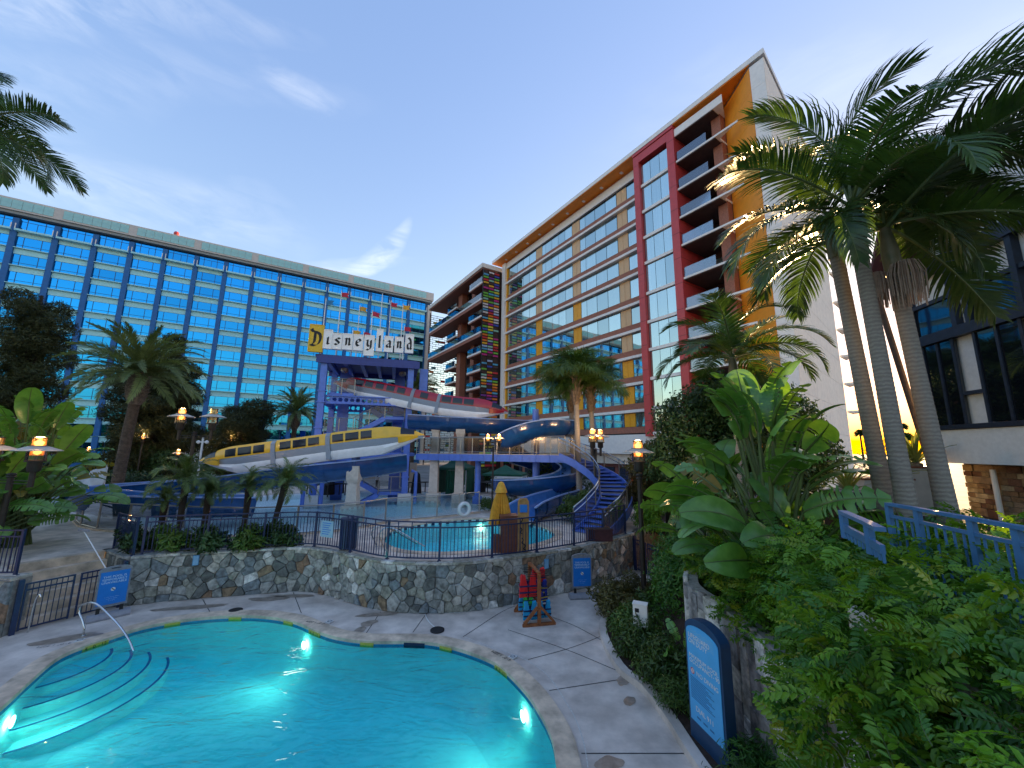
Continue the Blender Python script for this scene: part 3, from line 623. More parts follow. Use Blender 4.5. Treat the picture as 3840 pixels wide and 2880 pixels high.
par = MB().box(-22, 68.3, -0.85, 18.3, 43.25 - dz, 45.35 - dz); par.build('parapet', 'beige', LB)
MB().box(-22, 68.1, -0.6, 0.5, 42.75 - dz, 43.2 - dz).build('soffit_beam', 'dark_soffit', LB)
pmn = MB().box(0.02, 1.16, -0.06, 0, 0, 1.5).mesh('parapet_panel', 'mint_panel')
for j in range(-2, 7):
    x0 = 0.55 + WB * 2 * j + 0.6
    for q in range(7): place(pmn, 'parapet_panel', LB, (x0 + q * 1.19, -0.85, 43.55 - dz))
MB().box(13.0, 31.0, 6, 14, 45.4 - dz, 48.3 - dz).build('roof_plant_room', 'mint_panel', LB)
MB().box(31.6, 34.0, 6, 11, 45.4 - dz, 47.6 - dz).build('roof_plant_room', 'mint_panel', LB)
MB().lathe([(0.05, 0), (0.05, 0.7), (0.35, 0.75), (0.5, 1.1), (0.35, 1.5), (0.05, 1.6)], 10, (14.2, 8, 48.3 - dz)).build('roof_lamp', 'red_panel', LB)
# ------------------------------------------------------------------ banded hotel tower (right)
R0 = Vector((-1.66, 68.0, 0)); RZ = R(-57.1); RBo = thing('banded_hotel_tower', 'brown and white banded hotel tower with red frame and orange eaves', 'building', R0 + Vector((0, 0, 1.44)), RZ)
ZB = [35.12, 31.89, 28.71, 25.64, 22.08, 18.85, 15.77, 12.64, 9.55]
MB().box(-0.6, 36.7, 0.2, 16, 0, 39.15 - dz).build('wall', 'dark_frame', RBo); MB().box(36.72, 41.1, 2.72, 16, 0, 39.15 - dz).build('wall', 'dark_frame', RBo)
fr = MB(); fr.box(-0.1, 0.95, -0.45, 0.6, 4.9 - dz, 39.2 - dz); fr.box(0.97, 31.4, -0.12, 0.6, 38.1 - dz, 39.2 - dz); fr.box(0.97, 31.4, -0.2, -0.125, 38.02 - dz, 38.25 - dz)
fr.build('white_frame', 'offwhite', RBo)
MB().box(0.97, 1.3, -0.1, 0.6, 6.95 - dz, 38.45 - dz).build('amber_reveal', 'amber', RBo)
pan = MB().box(0.02, 0.98, 0, 0.06, 0, 1).mesh('window_pane', 'glass_teal')
XP = [(9.85, 11.45), (18.7, 20.3), (27.2, 28.8)]      # coloured panels between the panes
def cuts(a, b, first):
    n_ = max(2, round((b - a) / 1.55)); w0 = (b - a) / (n_ - 0.45) * 0.55 if first else 0
    xs = [a] + ([a + w0] if first else []); k = n_ - (1 if first else 0); st = (b - xs[-1]) / k
    x = xs[-1]; xs += [x + st * (i + 1) for i in range(k)]
    return xs
SEG = [cuts(1.35, 9.8, True), cuts(11.5, 18.65, True), cuts(20.35, 27.15, True), cuts(28.85, 31.4, False)]
rows = [(37.95, ZB[0])] + list(zip(ZB, ZB[1:])) + [(ZB[-1], 6.9)]
for r_, (zt, zb) in enumerate(rows):
    z0 = zb + (0.88 if r_ < 9 else 0.9); z1 = zt - (0.24 if r_ else 0.1)
    for sg in SEG:
        for a, b in zip(sg, sg[1:]):
            place(pan, 'window_pane', RBo, (a, 0.12, z0 - dz), scale=(b - a, 1, z1 - z0))
    for a, b in XP:
        h = (b - a) / 2
        for q in (0, 1):
            MB().box(a + q * h + 0.02, a + (q + 1) * h - 0.02, 0.10, 0.25, z0 - dz, z1 - dz).build('colour_panel', 'peach' if r_ < 4 or (r_ < 7 and a > 26) else 'amber', RBo)  # sky reflection put into the colour: upper panels paler peach, lower ones amber
    MB().box(0.97, 31.4, -0.06, 0.6, zb + 0.16 - dz, zb + 0.86 - dz).build('brick_band', 'brick_brown', RBo)
    if r_ < 9: MB().box(0.6, 31.45, -0.34, 0.6, zb - 0.17 - dz, zb + 0.14 - dz).build('ledge', 'offwhite', RBo)
# red framed glazed bay
rf = MB(); rf.box(31.45, 32.2, -1.7, 0.6, 6.6 - dz, 39.2 - dz); rf.box(35.9, 36.75, -1.7, 2.4, 3.5 - dz, 39.2 - dz); rf.box(32.22, 35.88, -1.7, 0.6, 38.2 - dz, 39.2 - dz)
rfo = rf.build('red_frame', 'red_panel', RBo)
for k in range(12):
    z = 8.2 + k * 2.7
    MB().box(31.44, 32.21, -1.706, -1.701, z - dz, z + 0.03 - dz).build('panel_seam', 'dark_brown', rfo)
    MB().box(35.89, 36.76, -1.706, -1.701, z - dz, z + 0.03 - dz).build('panel_seam', 'dark_brown', rfo)
    MB().box(36.751, 36.756, -1.7, 2.3, z - dz, z + 0.03 - dz).build('panel_seam', 'dark_brown', rfo)
for r_, (zt, zb) in enumerate(rows):
    z0 = zb + 0.2; z1 = zt - 0.2
    for q in range(3): place(pan, 'window_pane', RBo, (32.24 + q * 1.21, -1.3, z0 - dz), scale=(1.21, 1, z1 - z0))
    MB().box(32.22, 35.88, -1.5, 0.18, zb - 0.16 - dz, zb + 0.17 - dz).build('ledge', 'offwhite', RBo)
# balcony stack beside the red frame
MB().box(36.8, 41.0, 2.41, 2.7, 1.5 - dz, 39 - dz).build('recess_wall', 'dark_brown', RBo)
MB().box(40.1, 41.0, -0.35, 2.38, 3.5 - dz, 38.4 - dz).build('brick_pier', 'brick_brown', RBo)
for k, zb in enumerate([38.25] + ZB):
    t_ = 0.55 if k == 0 else 0.0
    sl_ = MB().prism([(36.78, 2.38), (36.78, -1.55), (43.1, -1.5), (41.05, -0.85), (41.05, 2.38)] if k else [(36.78, 2.38), (36.78, -1.55), (41.9, -1.5), (41.05, 0.45), (41.05, 2.38)], zb - 0.04 - dz, zb + 0.16 + t_ * 1.2 - dz)
    b_ = sl_.build('balcony_slab', 'offwhite', RBo)
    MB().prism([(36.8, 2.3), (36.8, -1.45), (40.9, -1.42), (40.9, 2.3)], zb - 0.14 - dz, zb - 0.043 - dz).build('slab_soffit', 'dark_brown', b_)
    if k:
        MB().box(36.85, 40.05, -1.46, -1.43, zb + 0.18 - dz, zb + 1.2 - dz).build('balcony_glass', 'rail_glass', b_)
        place(pan, 'balcony_window', RBo, (36.85, 2.2, zb + 0.2 - dz), scale=(3.2, 1, 2.4))
# splayed orange wall and cream end wall in storey-high panels
def panels(A, B, name, m, zl, th=0.12, gap=0.02, cols=1):
    A = Vector(A); B = Vector(B); t = (B - A).normalized(); nn = Vector((t.y, -t.x))
    for z0, z1 in zip(zl, zl[1:]):
        for c in range(cols):
            p = A.lerp(B, c / cols) + t * gap / 2; q = A.lerp(B, (c + 1) / cols) - t * gap / 2
            pts = [p, q, q - nn * th, p - nn * th]
            MB().prism([(v.x, v.y) for v in pts], z0 + gap - dz, z1 - dz).build(name, m, RBo)
ZL = [1.6] + [4.2 + 2.72 * k for k in range(13)] + [39.25]
panels((41.05, 0.5), (44.55, -1.8), 'orange_panel', 'orange_wall', ZL)
panels((44.58, -1.82), (45.75, -1.82), 'edge_panel', 'offwhite', ZL)
panels((45.78, -1.8), (42.6, 17.9), 'end_panel', 'cream', ZL, cols=4)
MB().prism([(41.2, 0.75), (44.6, -1.5), (45.5, -1.5), (42.4, 17.7), (41.2, 17.7)], 0, 39.2 - dz).build('end_core', 'panel_joint', RBo)
for k, zb in enumerate(ZB): MB().prism([(42.6, 18.0), (44.2, 18.4), (42.4, 20.5)], zb - 0.1 - dz, zb + 0.12 - dz).build('rear_balcony_slab', 'offwhite', RBo)
roof = MB().prism([(-1.6, -1.85), (45.86, -1.85), (42.65, 18.0), (-1.6, 18)], 39.62 - dz, 40.15 - dz).build('roof', 'offwhite', RBo)
MB().prism([(-1.55, -1.8), (31.4, -1.8), (31.4, 0.6), (-1.55, 0.6)], 39.52 - dz, 39.60 - dz).build('soffit_panel', 'orange_soffit', roof)
MB().prism([(36.8, -1.8), (44.6, -1.8), (41.1, 0.55), (41.1, 2.4), (36.8, 2.4)], 39.52 - dz, 39.60 - dz).build('soffit_panel', 'orange_soffit', roof)
MB().prism([(31.42, -1.8), (36.78, -1.8), (36.78, 0.6), (31.42, 0.6)], 39.25 - dz, 39.58 - dz).build('soffit_panel', 'red_panel', roof)
MB().box(0.9, 31.3, 0.1, 0.62, 39.22 - dz, 39.5 - dz).build('cornice', 'cream', roof)
for k in range(9): MB().box(1.5 + 3.4 * k, 1.8 + 3.4 * k, -0.9, -0.5, 39.40 - dz, 39.515 - dz).build('soffit_fixture', 'offwhite', roof)
# podium
MB().box(-0.4, 36.0, -1.3, 0.55, 4.75 - dz, 6.85 - dz).build('podium_fascia', 'offwhite', RBo)
MB().box(-0.4, 36.0, -0.7, 0.5, 3.6 - dz, 4.7 - dz).build('podium_fascia', 'cream', RBo)
MB().box(-0.4, 36.0, 0.0, 0.6, 0.0, 3.55 - dz).build('podium_wall', 'brick_brown', RBo)
for k in range(11): MB().box(0.8 + 3.2 * k, 3.2 + 3.2 * k, -0.12, -0.02, 0.05, 3.2 - dz).build('podium_window', 'glass_dark', RBo)
# brown balcony block with the colour slat screen
bb = thing('balcony_block', 'brown balcony wing with white slab edges left of the banded tower', 'building', R0 + Vector((0, 0, 1.44)), RZ)
MB().box(-13.6, -0.75, -0.9, 4, 0, 38.0 - dz).build('wall', 'dark_brown', bb)
MB().box(-26.8, -13.7, 4.2, 8, 0, 38.0 - dz).build('wall', 'dark_brown', bb)
rf_ = MB().prism([(-27.5, -4.4), (-0.55, -4.4), (-0.55, -0.2), (-27.5, 6)], 37.95 - dz, 38.75 - dz).build('roof', 'cream', bb)
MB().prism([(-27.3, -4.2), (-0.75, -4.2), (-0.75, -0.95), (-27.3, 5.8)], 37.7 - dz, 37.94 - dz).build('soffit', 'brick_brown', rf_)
for a, b, y0 in ((-8.0, -6.6, -2.6), (-15.2, -13.4, -2.2), (-3.2, -2.2, -2.4)):
    MB().box(a, b, y0, -0.95, 0, (37.65 if a < -4 else 22) - dz).build('brick_pier', 'brick_brown', bb)
def balc(x0, x1, y0, y1, z, thick):
    s_ = MB().box(x0, x1, y0, y1, z - thick - dz, z - dz).build('balcony_slab', 'brick_brown', bb)
    MB().box(x0 - 0.03, x1 + 0.03, y0 - 0.06, y0 - 0.005, z - 0.16 - dz, z + 0.16 - dz).build('slab_edge', 'offwhite', s_)
    MB().box(x1 + 0.005, x1 + 0.06, y0, y1, z - 0.16 - dz, z + 0.16 - dz).build('slab_edge', 'offwhite', s_)
    MB().box(x0, x1, y0 + 0.03, y0 + 0.06, z + 0.17 - dz, z + 1.2 - dz).build('balcony_glass', 'rail_glass', s_)
    MB().box(x0, x1, y0 + 0.01, y0 + 0.08, z + 1.2 - dz, z + 1.25 - dz).build('rail', 'dark_frame', s_)
for z in (ZB[1], ZB[3]): balc(-26.5, -0.9, -4.3, -0.95, z, 0.75)
for k, z in enumerate(ZB):
    if k not in (1, 3):
        balc(-6.0, -0.9, -4.2, -0.95, z, 0.35)
    balc(-20.0, -15.3, -2.6, 3.0, z + (0 if k in (1, 3) else 0.02), 0.3)
pan_d = MB().box(0.02, 0.98, 0, 0.06, 0, 1).mesh('window_pane', 'glass_dark')
for k, zb in enumerate(ZB + [6.6]):
    place(pan_d, 'window_pane', bb, (-6.4, -0.98, zb + 0.2 - dz), scale=(2.9, 0.8, 2.3))
    place(pan_d, 'window_pane', bb, (-12.8, -0.98, zb + 0.2 - dz), scale=(4.4, 0.8, 2.3))
# slats: thin coloured louvres in three columns on a dark frame
ss = thing('colour_slat_screen', 'tall screen of multicoloured horizontal slats on the brown balcony wing', 'screen', R0 + Vector((0, 0, 1.44)), RZ)
MB().box(-0.68, -0.62, -4.15, -0.75, 0, 37.6 - dz).build('backing', 'dark_brown', ss)
sfr = MB()
for y in (-4.2, -3.06, -1.92, -0.78): sfr.box(-0.6, -0.5, y, y + 0.06, 0, 37.7 - dz)
sfr.build('frame', 'dark_frame', ss)
SLC = [(0.62, 0.03, 0.04), (0.05, 0.09, 0.45), (0.80, 0.42, 0.03), (0.16, 0.45, 0.05), (0.55, 0.03, 0.22), (0.10, 0.38, 0.58), (0.78, 0.18, 0.02), (0.7, 0.63, 0.6), (0.30, 0.55, 0.42), (0.2, 0.04, 0.28), (0.78, 0.6, 0.05), (0.07, 0.03, 0.03), (0.38, 0.5, 0.7)]
for i, c in enumerate(SLC): mat('slat%d' % i, c, 0.45, var=0.05)
slm = []
for i in range(13): slm.append(MB().box(0, 0.16, 0, 1.02, 0, 0.30).mesh('slat', 'slat%d' % i))
rnd = random.Random(12)
for cidx, y in enumerate((-4.1, -2.97, -1.83)):
    z = 2.2
    while z < 37.2:
        if rnd.random() < 0.86: place(slm[rnd.randrange(13)], 'slat', ss, (-0.60, y, z - dz))
        z += 0.52
# open lattice screen against the sky at the far end of the wing
lt = thing('lattice_screen', 'open dark lattice screen with small coloured panels between the two hotels', 'screen', R0 + Vector((0, 0, 1.44)), RZ)
d = MB(); rnd = random.Random(4)
for k in range(70): d.box(-27.06, -26.98, -3.9, 3.9, 2 + 0.5 * k - dz, 2.09 + 0.5 * k - dz)
for k in range(69):
    for y in [-3.9 + 1.55 * j + (0.7 if k % 2 else 0) for j in range(6)]:
        if y < 3.9: d.box(-27.05, -26.99, y, y + 0.08, 2.09 + 0.5 * k - dz, 2.5 + 0.5 * k - dz)
d.box(-27.1, -26.9, -4.1, -3.95, 0, 37 - dz); d.box(-27.1, -26.9, 3.95, 4.1, 0, 37 - dz)
o = d.build('lattice_bars', 'dark_brown', lt); o['kind'] = 'stuff'
for k in range(46):
    z = 2 + 0.5 * rnd.randrange(68); y = rnd.choice([-3.85, -3.2, -2.5, 1.2, 2.6]) if k < 26 else rnd.uniform(-3.8, 2.8)
    MB().box(-26.97, -26.9, y, y + 1.1, z + 0.1 - dz, z + 0.48 - dz).build('colour_panel', 'slat%d' % rnd.choice([0, 2, 3, 5, 6, 8, 10, 12]), lt)
# ------------------------------------------------------------------ half-timbered building (right edge)
TC = Vector((13.5, 12.5, 0)); TZ = math.atan2(-0.985, -0.17); _ty = Vector((0.985, -0.17, 0)); _tx = Vector((-0.17, -0.985, 0))
mat('timber_navy', (0.012, 0.022, 0.042), 0.5, var=0.3, scale=6); mat('stucco', (0.72, 0.72, 0.70), 0.85, var=0.06, scale=8, bump=0.3, bscale=80)
mat('roof_red', (0.085, 0.022, 0.02), 0.6, var=0.25, scale=5); mat('timber_brown', (0.10, 0.055, 0.035), 0.7, var=0.3, scale=7)
def T(px, py, yo=0.0):
    p = PL(px, py, TC + _ty * yo, _ty); return (p - TC).dot(_tx), p.z
ZT = 3.4
tb = thing('half_timbered_building', 'navy half-timbered white stucco building with steep red roof at right edge', 'building', TC + Vector((0, 0, ZT)), TZ)
def tq(px0, py0): x, z = T(px0, py0); return x, z - ZT
zc = lambda px, py: T(px, py)[1] - ZT
z_sill = zc(3560, 1612); z_wb = zc(3620, 1738); z_b2b = zc(3600, 1262); z_b2t = zc(3600, 1222); z_tr = zc(3600, 1100); z_b1b = zc(3600, 978); z_b1t = zc(3600, 924)
XE = 7.0
MB().box(0, XE, 0.08, 7, z_wb, z_b1t).build('wall', 'stucco', tb)
MB().box(0.0, XE, -0.10, 0.1, z_wb, z_sill - 0.02).build('stucco_apron', 'stucco', tb)
MB().box(0.35, XE, 0.45, 6.5, -1.5, z_wb - 0.002).build('base_wall', 'mortar', tb)
for nm, a, b, y in (('sill_beam', z_sill, z_sill + 0.13, -0.16), ('floor_beam', z_b2b, z_b2t, -0.16), ('transom', z_tr, z_tr + 0.12, -0.08), ('eave_beam', z_b1b, z_b1t, -0.18)):
    MB().box(-0.06, XE, y, 0.06, a, b).build(nm, 'timber_navy', tb)
xs = [T(px, py)[0] for px, py in ((3455, 1200), (3578, 1120), (3628, 1100), (3820, 1010))]
for k, x in enumerate([0.06] + xs[1:] + [xs[3] + 0.95, xs[3] + 1.4, xs[3] + 2.7]):
    MB().box(x - 0.075, x + 0.075, -0.12, 0.07, z_b2t + 0.002, z_b1b - 0.002).build('stud', 'timber_navy', tb)
for a, b in ((0.16, xs[1] - 0.1), (xs[2] + 0.1, xs[3] - 0.1)): MB().box(a, b, -0.02, 0.06, z_b2t + 0.05, z_tr - 0.03).build('window', 'glass_dark', tb)
xw = [T(px, py)[0] for px, py in ((3478, 1500), (3625, 1450), (3680, 1440))]
for a, b in ((0.28, xw[1] - 0.12), (xw[2] + 0.12, xw[2] + 1.3)):
    o = MB().box(a, b, -0.04, 0.06, z_sill + 0.15, z_b2b - 0.03).build('window', 'glass_dark', tb)
    fr_ = MB()
    for x in (a, (a + b) / 2, b): fr_.box(x - 0.04, x + 0.04, -0.08, -0.045, z_sill + 0.14, z_b2b - 0.01)
    fr_.build('window_frame', 'timber_navy', o)
MB().box(xw[1] - 0.1, xw[2] + 0.1, -0.07, 0.05, z_sill + (z_b2b - z_sill) * 0.36, z_sill + (z_b2b - z_sill) * 0.36 + 0.1).build('transom', 'timber_navy', tb)
# gable above the eave beam
gz = z_b1t
MB().add([(0.05, 0.05, gz), (XE, 0.05, gz), (XE, 0.05, gz + 2.5), (1.3, 0.05, gz + 2.5)], [(0, 1, 2, 3)]).add([(0.05, 0.3, gz), (XE, 0.3, gz), (XE, 0.3, gz + 2.5), (1.3, 0.3, gz + 2.5)], [(3, 2, 1, 0)]).build('gable_wall', 'stucco', tb)
for x, hh in ((0.95, 1.3), (1.55, 2.3), (2.9, 2.4)): MB().box(x - 0.08, x + 0.08, -0.1, 0.04, gz + 0.002, gz + hh).build('stud', 'timber_navy', tb)
for k in range(4): MB().box(1.68, 2.8, -0.06, 0.04, gz + 1.2 + 0.3 * k, gz + 1.33 + 0.3 * k).build('gable_slat', 'timber_navy', tb)
ex, ez = T(3296, 1085, -1.0); ez -= ZT
rp = [(ex, ez), (ex + 1.75, ez + 3.7), (ex + 1.6, ez + 3.85), (ex - 0.22, ez + 0.1)]
d = MB(); vs = [(x, -1.05, z) for x, z in rp] + [(x, 8.0, z) for x, z in rp]
d.add(vs, [(0, 1, 2, 3), (7, 6, 5, 4), (0, 4, 5, 1), (1, 5, 6, 2), (2, 6, 7, 3), (3, 7, 4, 0)]); d.build('roof', 'roof_red', tb)
rr = MB()
for k in range(9):
    y = -0.9 + k * 0.85
    MB().beam((ex + 0.1, y, ez - 0.02), (ex + 1.7, y, ez + 3.55), 0.12, 0.16, (0, 1, 0)).build('rafter', 'roof_red', tb)
MB().beam((ex - 0.1, -1.1, ez - 0.05), (ex + 1.75, -1.1, ez + 3.7), 0.10, 0.42, (0, 1, 0)).build('barge_board', 'roof_red', tb)
bx_, bz_ = T(3290, 1110, -0.6); b2x, b2z = T(3462, 1700, 0.1)
MB().tube([(bx_, -0.6, bz_ - ZT), (b2x, 0.2, b2z - ZT)], 0.09, 10).build('brace_pole', 'timber_brown', tb)
# rough sandstone blocks of its base
for i, c in enumerate([(0.20, 0.115, 0.055), (0.30, 0.20, 0.10), (0.38, 0.29, 0.17), (0.13, 0.06, 0.035), (0.26, 0.17, 0.10)]): mat('sandstone%d' % i, c, 0.8, var=0.3, scale=6, bump=0.6, bscale=20)
rnd = random.Random(21); z = -1.45
while z < z_wb - 0.1:
    h = min(rnd.choice([0.14, 0.2, 0.26]), z_wb - 0.02 - z); x = 0.36
    while x < 4.2:
        w_ = rnd.uniform(0.16, 0.42); dp = rnd.uniform(0.03, 0.07)
        if not (2.3 < x < 2.9): MB().box(x + 0.006, x + w_ - 0.006, 0.45 - dp, 0.5, z + 0.006, z + h - 0.006).build('sandstone_block', 'sandstone%d' % rnd.randrange(5), tb)
        x += w_
    z += h
MB().tube([(1.35, 0.3, -1.4), (1.35, 0.3, z_wb - 0.15)], 0.06, 10).build('downpipe', 'offwhite', tb)
# ------------------------------------------------------------------ slide tower, trains, slides, bridge
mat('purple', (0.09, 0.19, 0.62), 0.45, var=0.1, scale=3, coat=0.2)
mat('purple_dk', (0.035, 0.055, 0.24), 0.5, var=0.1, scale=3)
mat('slide_blue', (0.008, 0.06, 0.20), 0.22, var=0.15, scale=2, coat=0.5)
mat('slide_inner', (0.06, 0.20, 0.48), 0.25, var=0.15, scale=2, coat=0.4)
mat('train_yellow', (0.80, 0.47, 0.03), 0.3, var=0.06, scale=3, coat=0.3); mat('train_red', (0.36, 0.012, 0.03), 0.3, var=0.08, scale=3, coat=0.3)
mat('slide_rim', (0.26, 0.38, 0.66), 0.3, var=0.1, scale=3); mat('train_white', (0.84, 0.86, 0.88), 0.4, var=0.06, scale=3); mat('train_window', (0.012, 0.016, 0.03), 0.12, var=0)
mat('concrete_cream', (0.58, 0.53, 0.46), 0.85, var=0.1, scale=5, bump=0.3, bscale=70)
mat('sign_yellow', (0.72, 0.46, 0.01), 0.35, var=0.05); mat('sign_white', (0.88, 0.88, 0.86), 0.35, var=0.03)
mat('flag_red', (0.5, 0.02, 0.05), 0.7, var=0.1); mat('flag_yellow', (0.7, 0.36, 0.03), 0.7, var=0.1); mat('flag_blue', (0.03, 0.2, 0.4), 0.7, var=0.1)
def ribbed(name, c1, c2, scale):
    m = mat(name, c1, 0.35, metal=0.5, var=0); t = m.node_tree; b = t.nodes['Principled BSDF']
    co = t.nodes.new('ShaderNodeTexCoord'); wv = t.nodes.new('ShaderNodeTexWave'); wv.bands_direction = 'Z'; wv.inputs['Scale'].default_value = scale; t.links.new(co.outputs['Object'], wv.inputs['Vector'])
    cr = t.nodes.new('ShaderNodeValToRGB'); cr.color_ramp.elements[0].color = (*c1, 1); cr.color_ramp.elements[1].color = (*c2, 1); t.links.new(wv.outputs[0], cr.inputs[0]); t.links.new(cr.outputs[0], b.inputs['Base Color'])
    bp = t.nodes.new('ShaderNodeBump'); bp.inputs['Strength'].default_value = 0.5; bp.inputs['Distance'].default_value = 0.02; t.links.new(wv.outputs[0], bp.inputs['Height']); t.links.new(bp.outputs[0], b.inputs['Normal'])
ribbed('train_ribbed', (0.20, 0.23, 0.27), (0.42, 0.46, 0.50), 7.0)
glassmat('infill', (0.7, 0.7, 0.7), 0.02, 0.2, (0.74, 0.74, 0.73))
TWZ = R(16.5); T0 = Vector((-13.4, 27.0, 0)); tx_ = Vector((math.cos(TWZ), math.sin(TWZ), 0)); ty_ = Vector((-math.sin(TWZ), math.cos(TWZ), 0))
def TW(px, py, yo=0.0):
    p = PL(px, py, T0 + ty_ * yo, ty_); return (p - T0).dot(tx_), p.z
def TWw(x, y, z): return T0 + tx_ * x + ty_ * y + Vector((0, 0, z))
tw = thing('slide_tower', 'purple steel water slide tower with stairs under the letter sign', 'slide tower', T0 + Vector((0, 0, 1.0)), TWZ)
z1_ = 1.0
def tbox(n_, m, x0, x1, y0, y1, z0, z1, par=None): return MB().box(x0, x1, y0, y1, z0 - z1_, z1 - z1_).build(n_, m, par or tw)
def hcol(x, y, zt, s=0.32):
    d = MB(); s2 = s / 2
    d.box(x - s2, x + s2, y - s2, y - s2 + 0.05, 0, zt - z1_); d.box(x - s2, x + s2, y + s2 - 0.05, y + s2, 0, zt - z1_); d.box(x - 0.03, x + 0.03, y - s2 + 0.052, y + s2 - 0.052, 0, zt - z1_)
    return d.build('column', 'purple', tw)
for x in (0, 6.0):
    for y in (0.1, 5.0):
        c = hcol(x, y, 11.6, 0.42)
        for z in (3.0, 6.4, 8.2, 9.0): tbox('column_collar', 'purple', x - 0.27, x + 0.27, y - 0.27, y + 0.27, z, z + 0.07, c)
        tbox('footing', 'white_tile', x - 0.45, x + 0.45, y - 0.45, y + 0.45, 1.0, 1.9, c)
for x in (0.95, 5.25): tbox('wide_column', 'purple', x - 0.42, x + 0.42, 4.2, 4.4, 1.0, 11.4)
# castellated beams with hexagonal holes
def castbeam(x0, x1, y, z0, z1, nh, name='castellated_beam'):
    d = MB(); h = (z1 - z0); zc_ = (z0 + z1) / 2 - z1_; st = (x1 - x0) / nh; r_ = h * 0.33
    for k in range(nh):
        c = x0 + st * (k + 0.5); hexp = [(c + r_ * math.cos(R(60 * i)), zc_ + r_ * math.sin(R(60 * i))) for i in range(6)]
        out = [(c + st / 2, zc_), (c + st / 2, zc_ + h / 2), (c - st / 2, zc_ + h / 2), (c - st / 2, zc_), (c - st / 2, zc_ - h / 2), (c + st / 2, zc_ - h / 2)]
        for yy, fl in ((y, False), (y + 0.03, True)):
            v = [(a, yy, b) for a, b in out + hexp]
            f = [(0, 1, 7, 6), (1, 2, 8, 7), (2, 3, 9, 8), (3, 4, 10, 9), (4, 5, 11, 10), (5, 0, 6, 11)]
            d.add(v, [q if fl else q[::-1] for q in f])
        v = [(a, y, b) for a, b in hexp] + [(a, y + 0.03, b) for a, b in hexp]; d.add(v, [(i, (i + 1) % 6, 6 + (i + 1) % 6, 6 + i) for i in range(6)])
    o = d.build(name, 'purple', tw)
    MB().box(x0, x1, y - 0.12, y + 0.15, z1 - z1_ + 0.002, z1 + 0.07 - z1_).build('flange', 'purple', o); MB().box(x0, x1, y - 0.12, y + 0.15, z0 - 0.07 - z1_, z0 - 0.002 - z1_).build('flange', 'purple', o)
castbeam(0.25, 5.75, 0.1, 8.22, 8.70, 14); castbeam(0.25, 5.75, 5.0, 8.1, 8.6, 14); castbeam(0.25, 5.75, 0.1, 3.55, 4.05, 12)
for y in (0.1, 5.0): tbox('beam', 'purple', 0.25, 5.75, y - 0.08, y + 0.08, 4.2, 4.6)
for x in (0, 6.0):
    for z in (4.2, 8.2): tbox('beam', 'purple', x - 0.08, x + 0.08, 0.35, 4.75, z, z + 0.4)
# canopy with ribs below
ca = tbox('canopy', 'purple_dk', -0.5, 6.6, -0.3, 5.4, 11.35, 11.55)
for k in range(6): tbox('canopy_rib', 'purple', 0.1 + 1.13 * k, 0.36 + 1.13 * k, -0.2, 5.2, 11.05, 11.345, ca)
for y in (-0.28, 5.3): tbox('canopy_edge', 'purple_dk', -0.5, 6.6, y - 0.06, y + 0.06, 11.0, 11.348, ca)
tbox('speaker_cabinet', 'purple', 6.7, 7.3, 0.6, 1.4, 9.4, 11.2)
for x in (1.2, 5.4): MB().lathe([(0.02, 0), (0.26, -0.08), (0.28, -0.3), (0.12, -0.42)], 12, (x, 1.2, 11.04 - z1_)).build('canopy_lamp', 'brushed', ca)
def rail(parent, pts, h=1.05, post=True, step=1.1, inf='infill', off=Vector((0, 0, 0)), name='railing'):
    """steel guard rail along pts (local 3D): posts, handrail, lower rail, infill"""
    pts = [Vector(p) for p in pts]; d = MB()
    for a, b in zip(pts, pts[1:]):
        L = (b - a).length; k = max(1, round(L / step))
        for i in range(k + 1):
            p = a.lerp(b, i / k); d.box(p.x - 0.025, p.x + 0.025, p.y - 0.025, p.y + 0.025, p.z - 0.12, p.z + h - 0.02)
    o = d.build(name + '_posts', 'brushed', parent)
    up = Vector((0, 0, h)); MB().tube([p + up for p in pts], 0.032, 8).build('handrail', 'brushed', parent, smooth=True)
    MB().tube([p + Vector((0, 0, 0.1)) for p in pts], 0.02, 6).build('bottom_rail', 'brushed', parent, smooth=True)
    d = MB()
    for a, b in zip(pts, pts[1:]): d.add([a + Vector((0, 0, 0.13)), b + Vector((0, 0, 0.13)), b + Vector((0, 0, h - 0.05)), a + Vector((0, 0, h - 0.05))], [(0, 1, 2, 3)])
    d.build('infill_panel', inf, parent)
def flight(parent, A, B, wv, n_, m='purple', back=True):
    """straight stair from A (top) to B (bottom); wv = width vector"""
    A = Vector(A); B = Vector(B); wv = Vector(wv)
    for s_ in (0, 1): MB().beam(A + wv * s_ - Vector((0, 0, 0.15)), B + wv * s_ - Vector((0, 0, 0.15)), 0.06, 0.34).build('stringer', m, parent)
    run = (B - A); hz = Vector((run.x, run.y, 0)) / n_; dirn = hz.normalized()
    for i in range(n_):
        p = A + run * (i + 0.5) / n_; a = p - dirn * hz.length * 0.55; b = p + dirn * hz.length * 0.55
        zz_ = A.z + run.z * (i + 0.6) / n_
        d = MB(); v = [a + wv * 0.04, b + wv * 0.04, b + wv * 0.96, a + wv * 0.96]
        d.add([(q.x, q.y, zz_) for q in v] + [(q.x, q.y, zz_ - 0.045) for q in v], [(0, 1, 2, 3), (7, 6, 5, 4), (0, 4, 5, 1), (1, 5, 6, 2), (2, 6, 7, 3), (3, 7, 4, 0)])
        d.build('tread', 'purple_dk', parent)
def plat(x0, x1, y0, y1, z): return tbox('platform', 'purple', x0, x1, y0, y1, z - 0.22, z)
Zl = lambda z: z - z1_
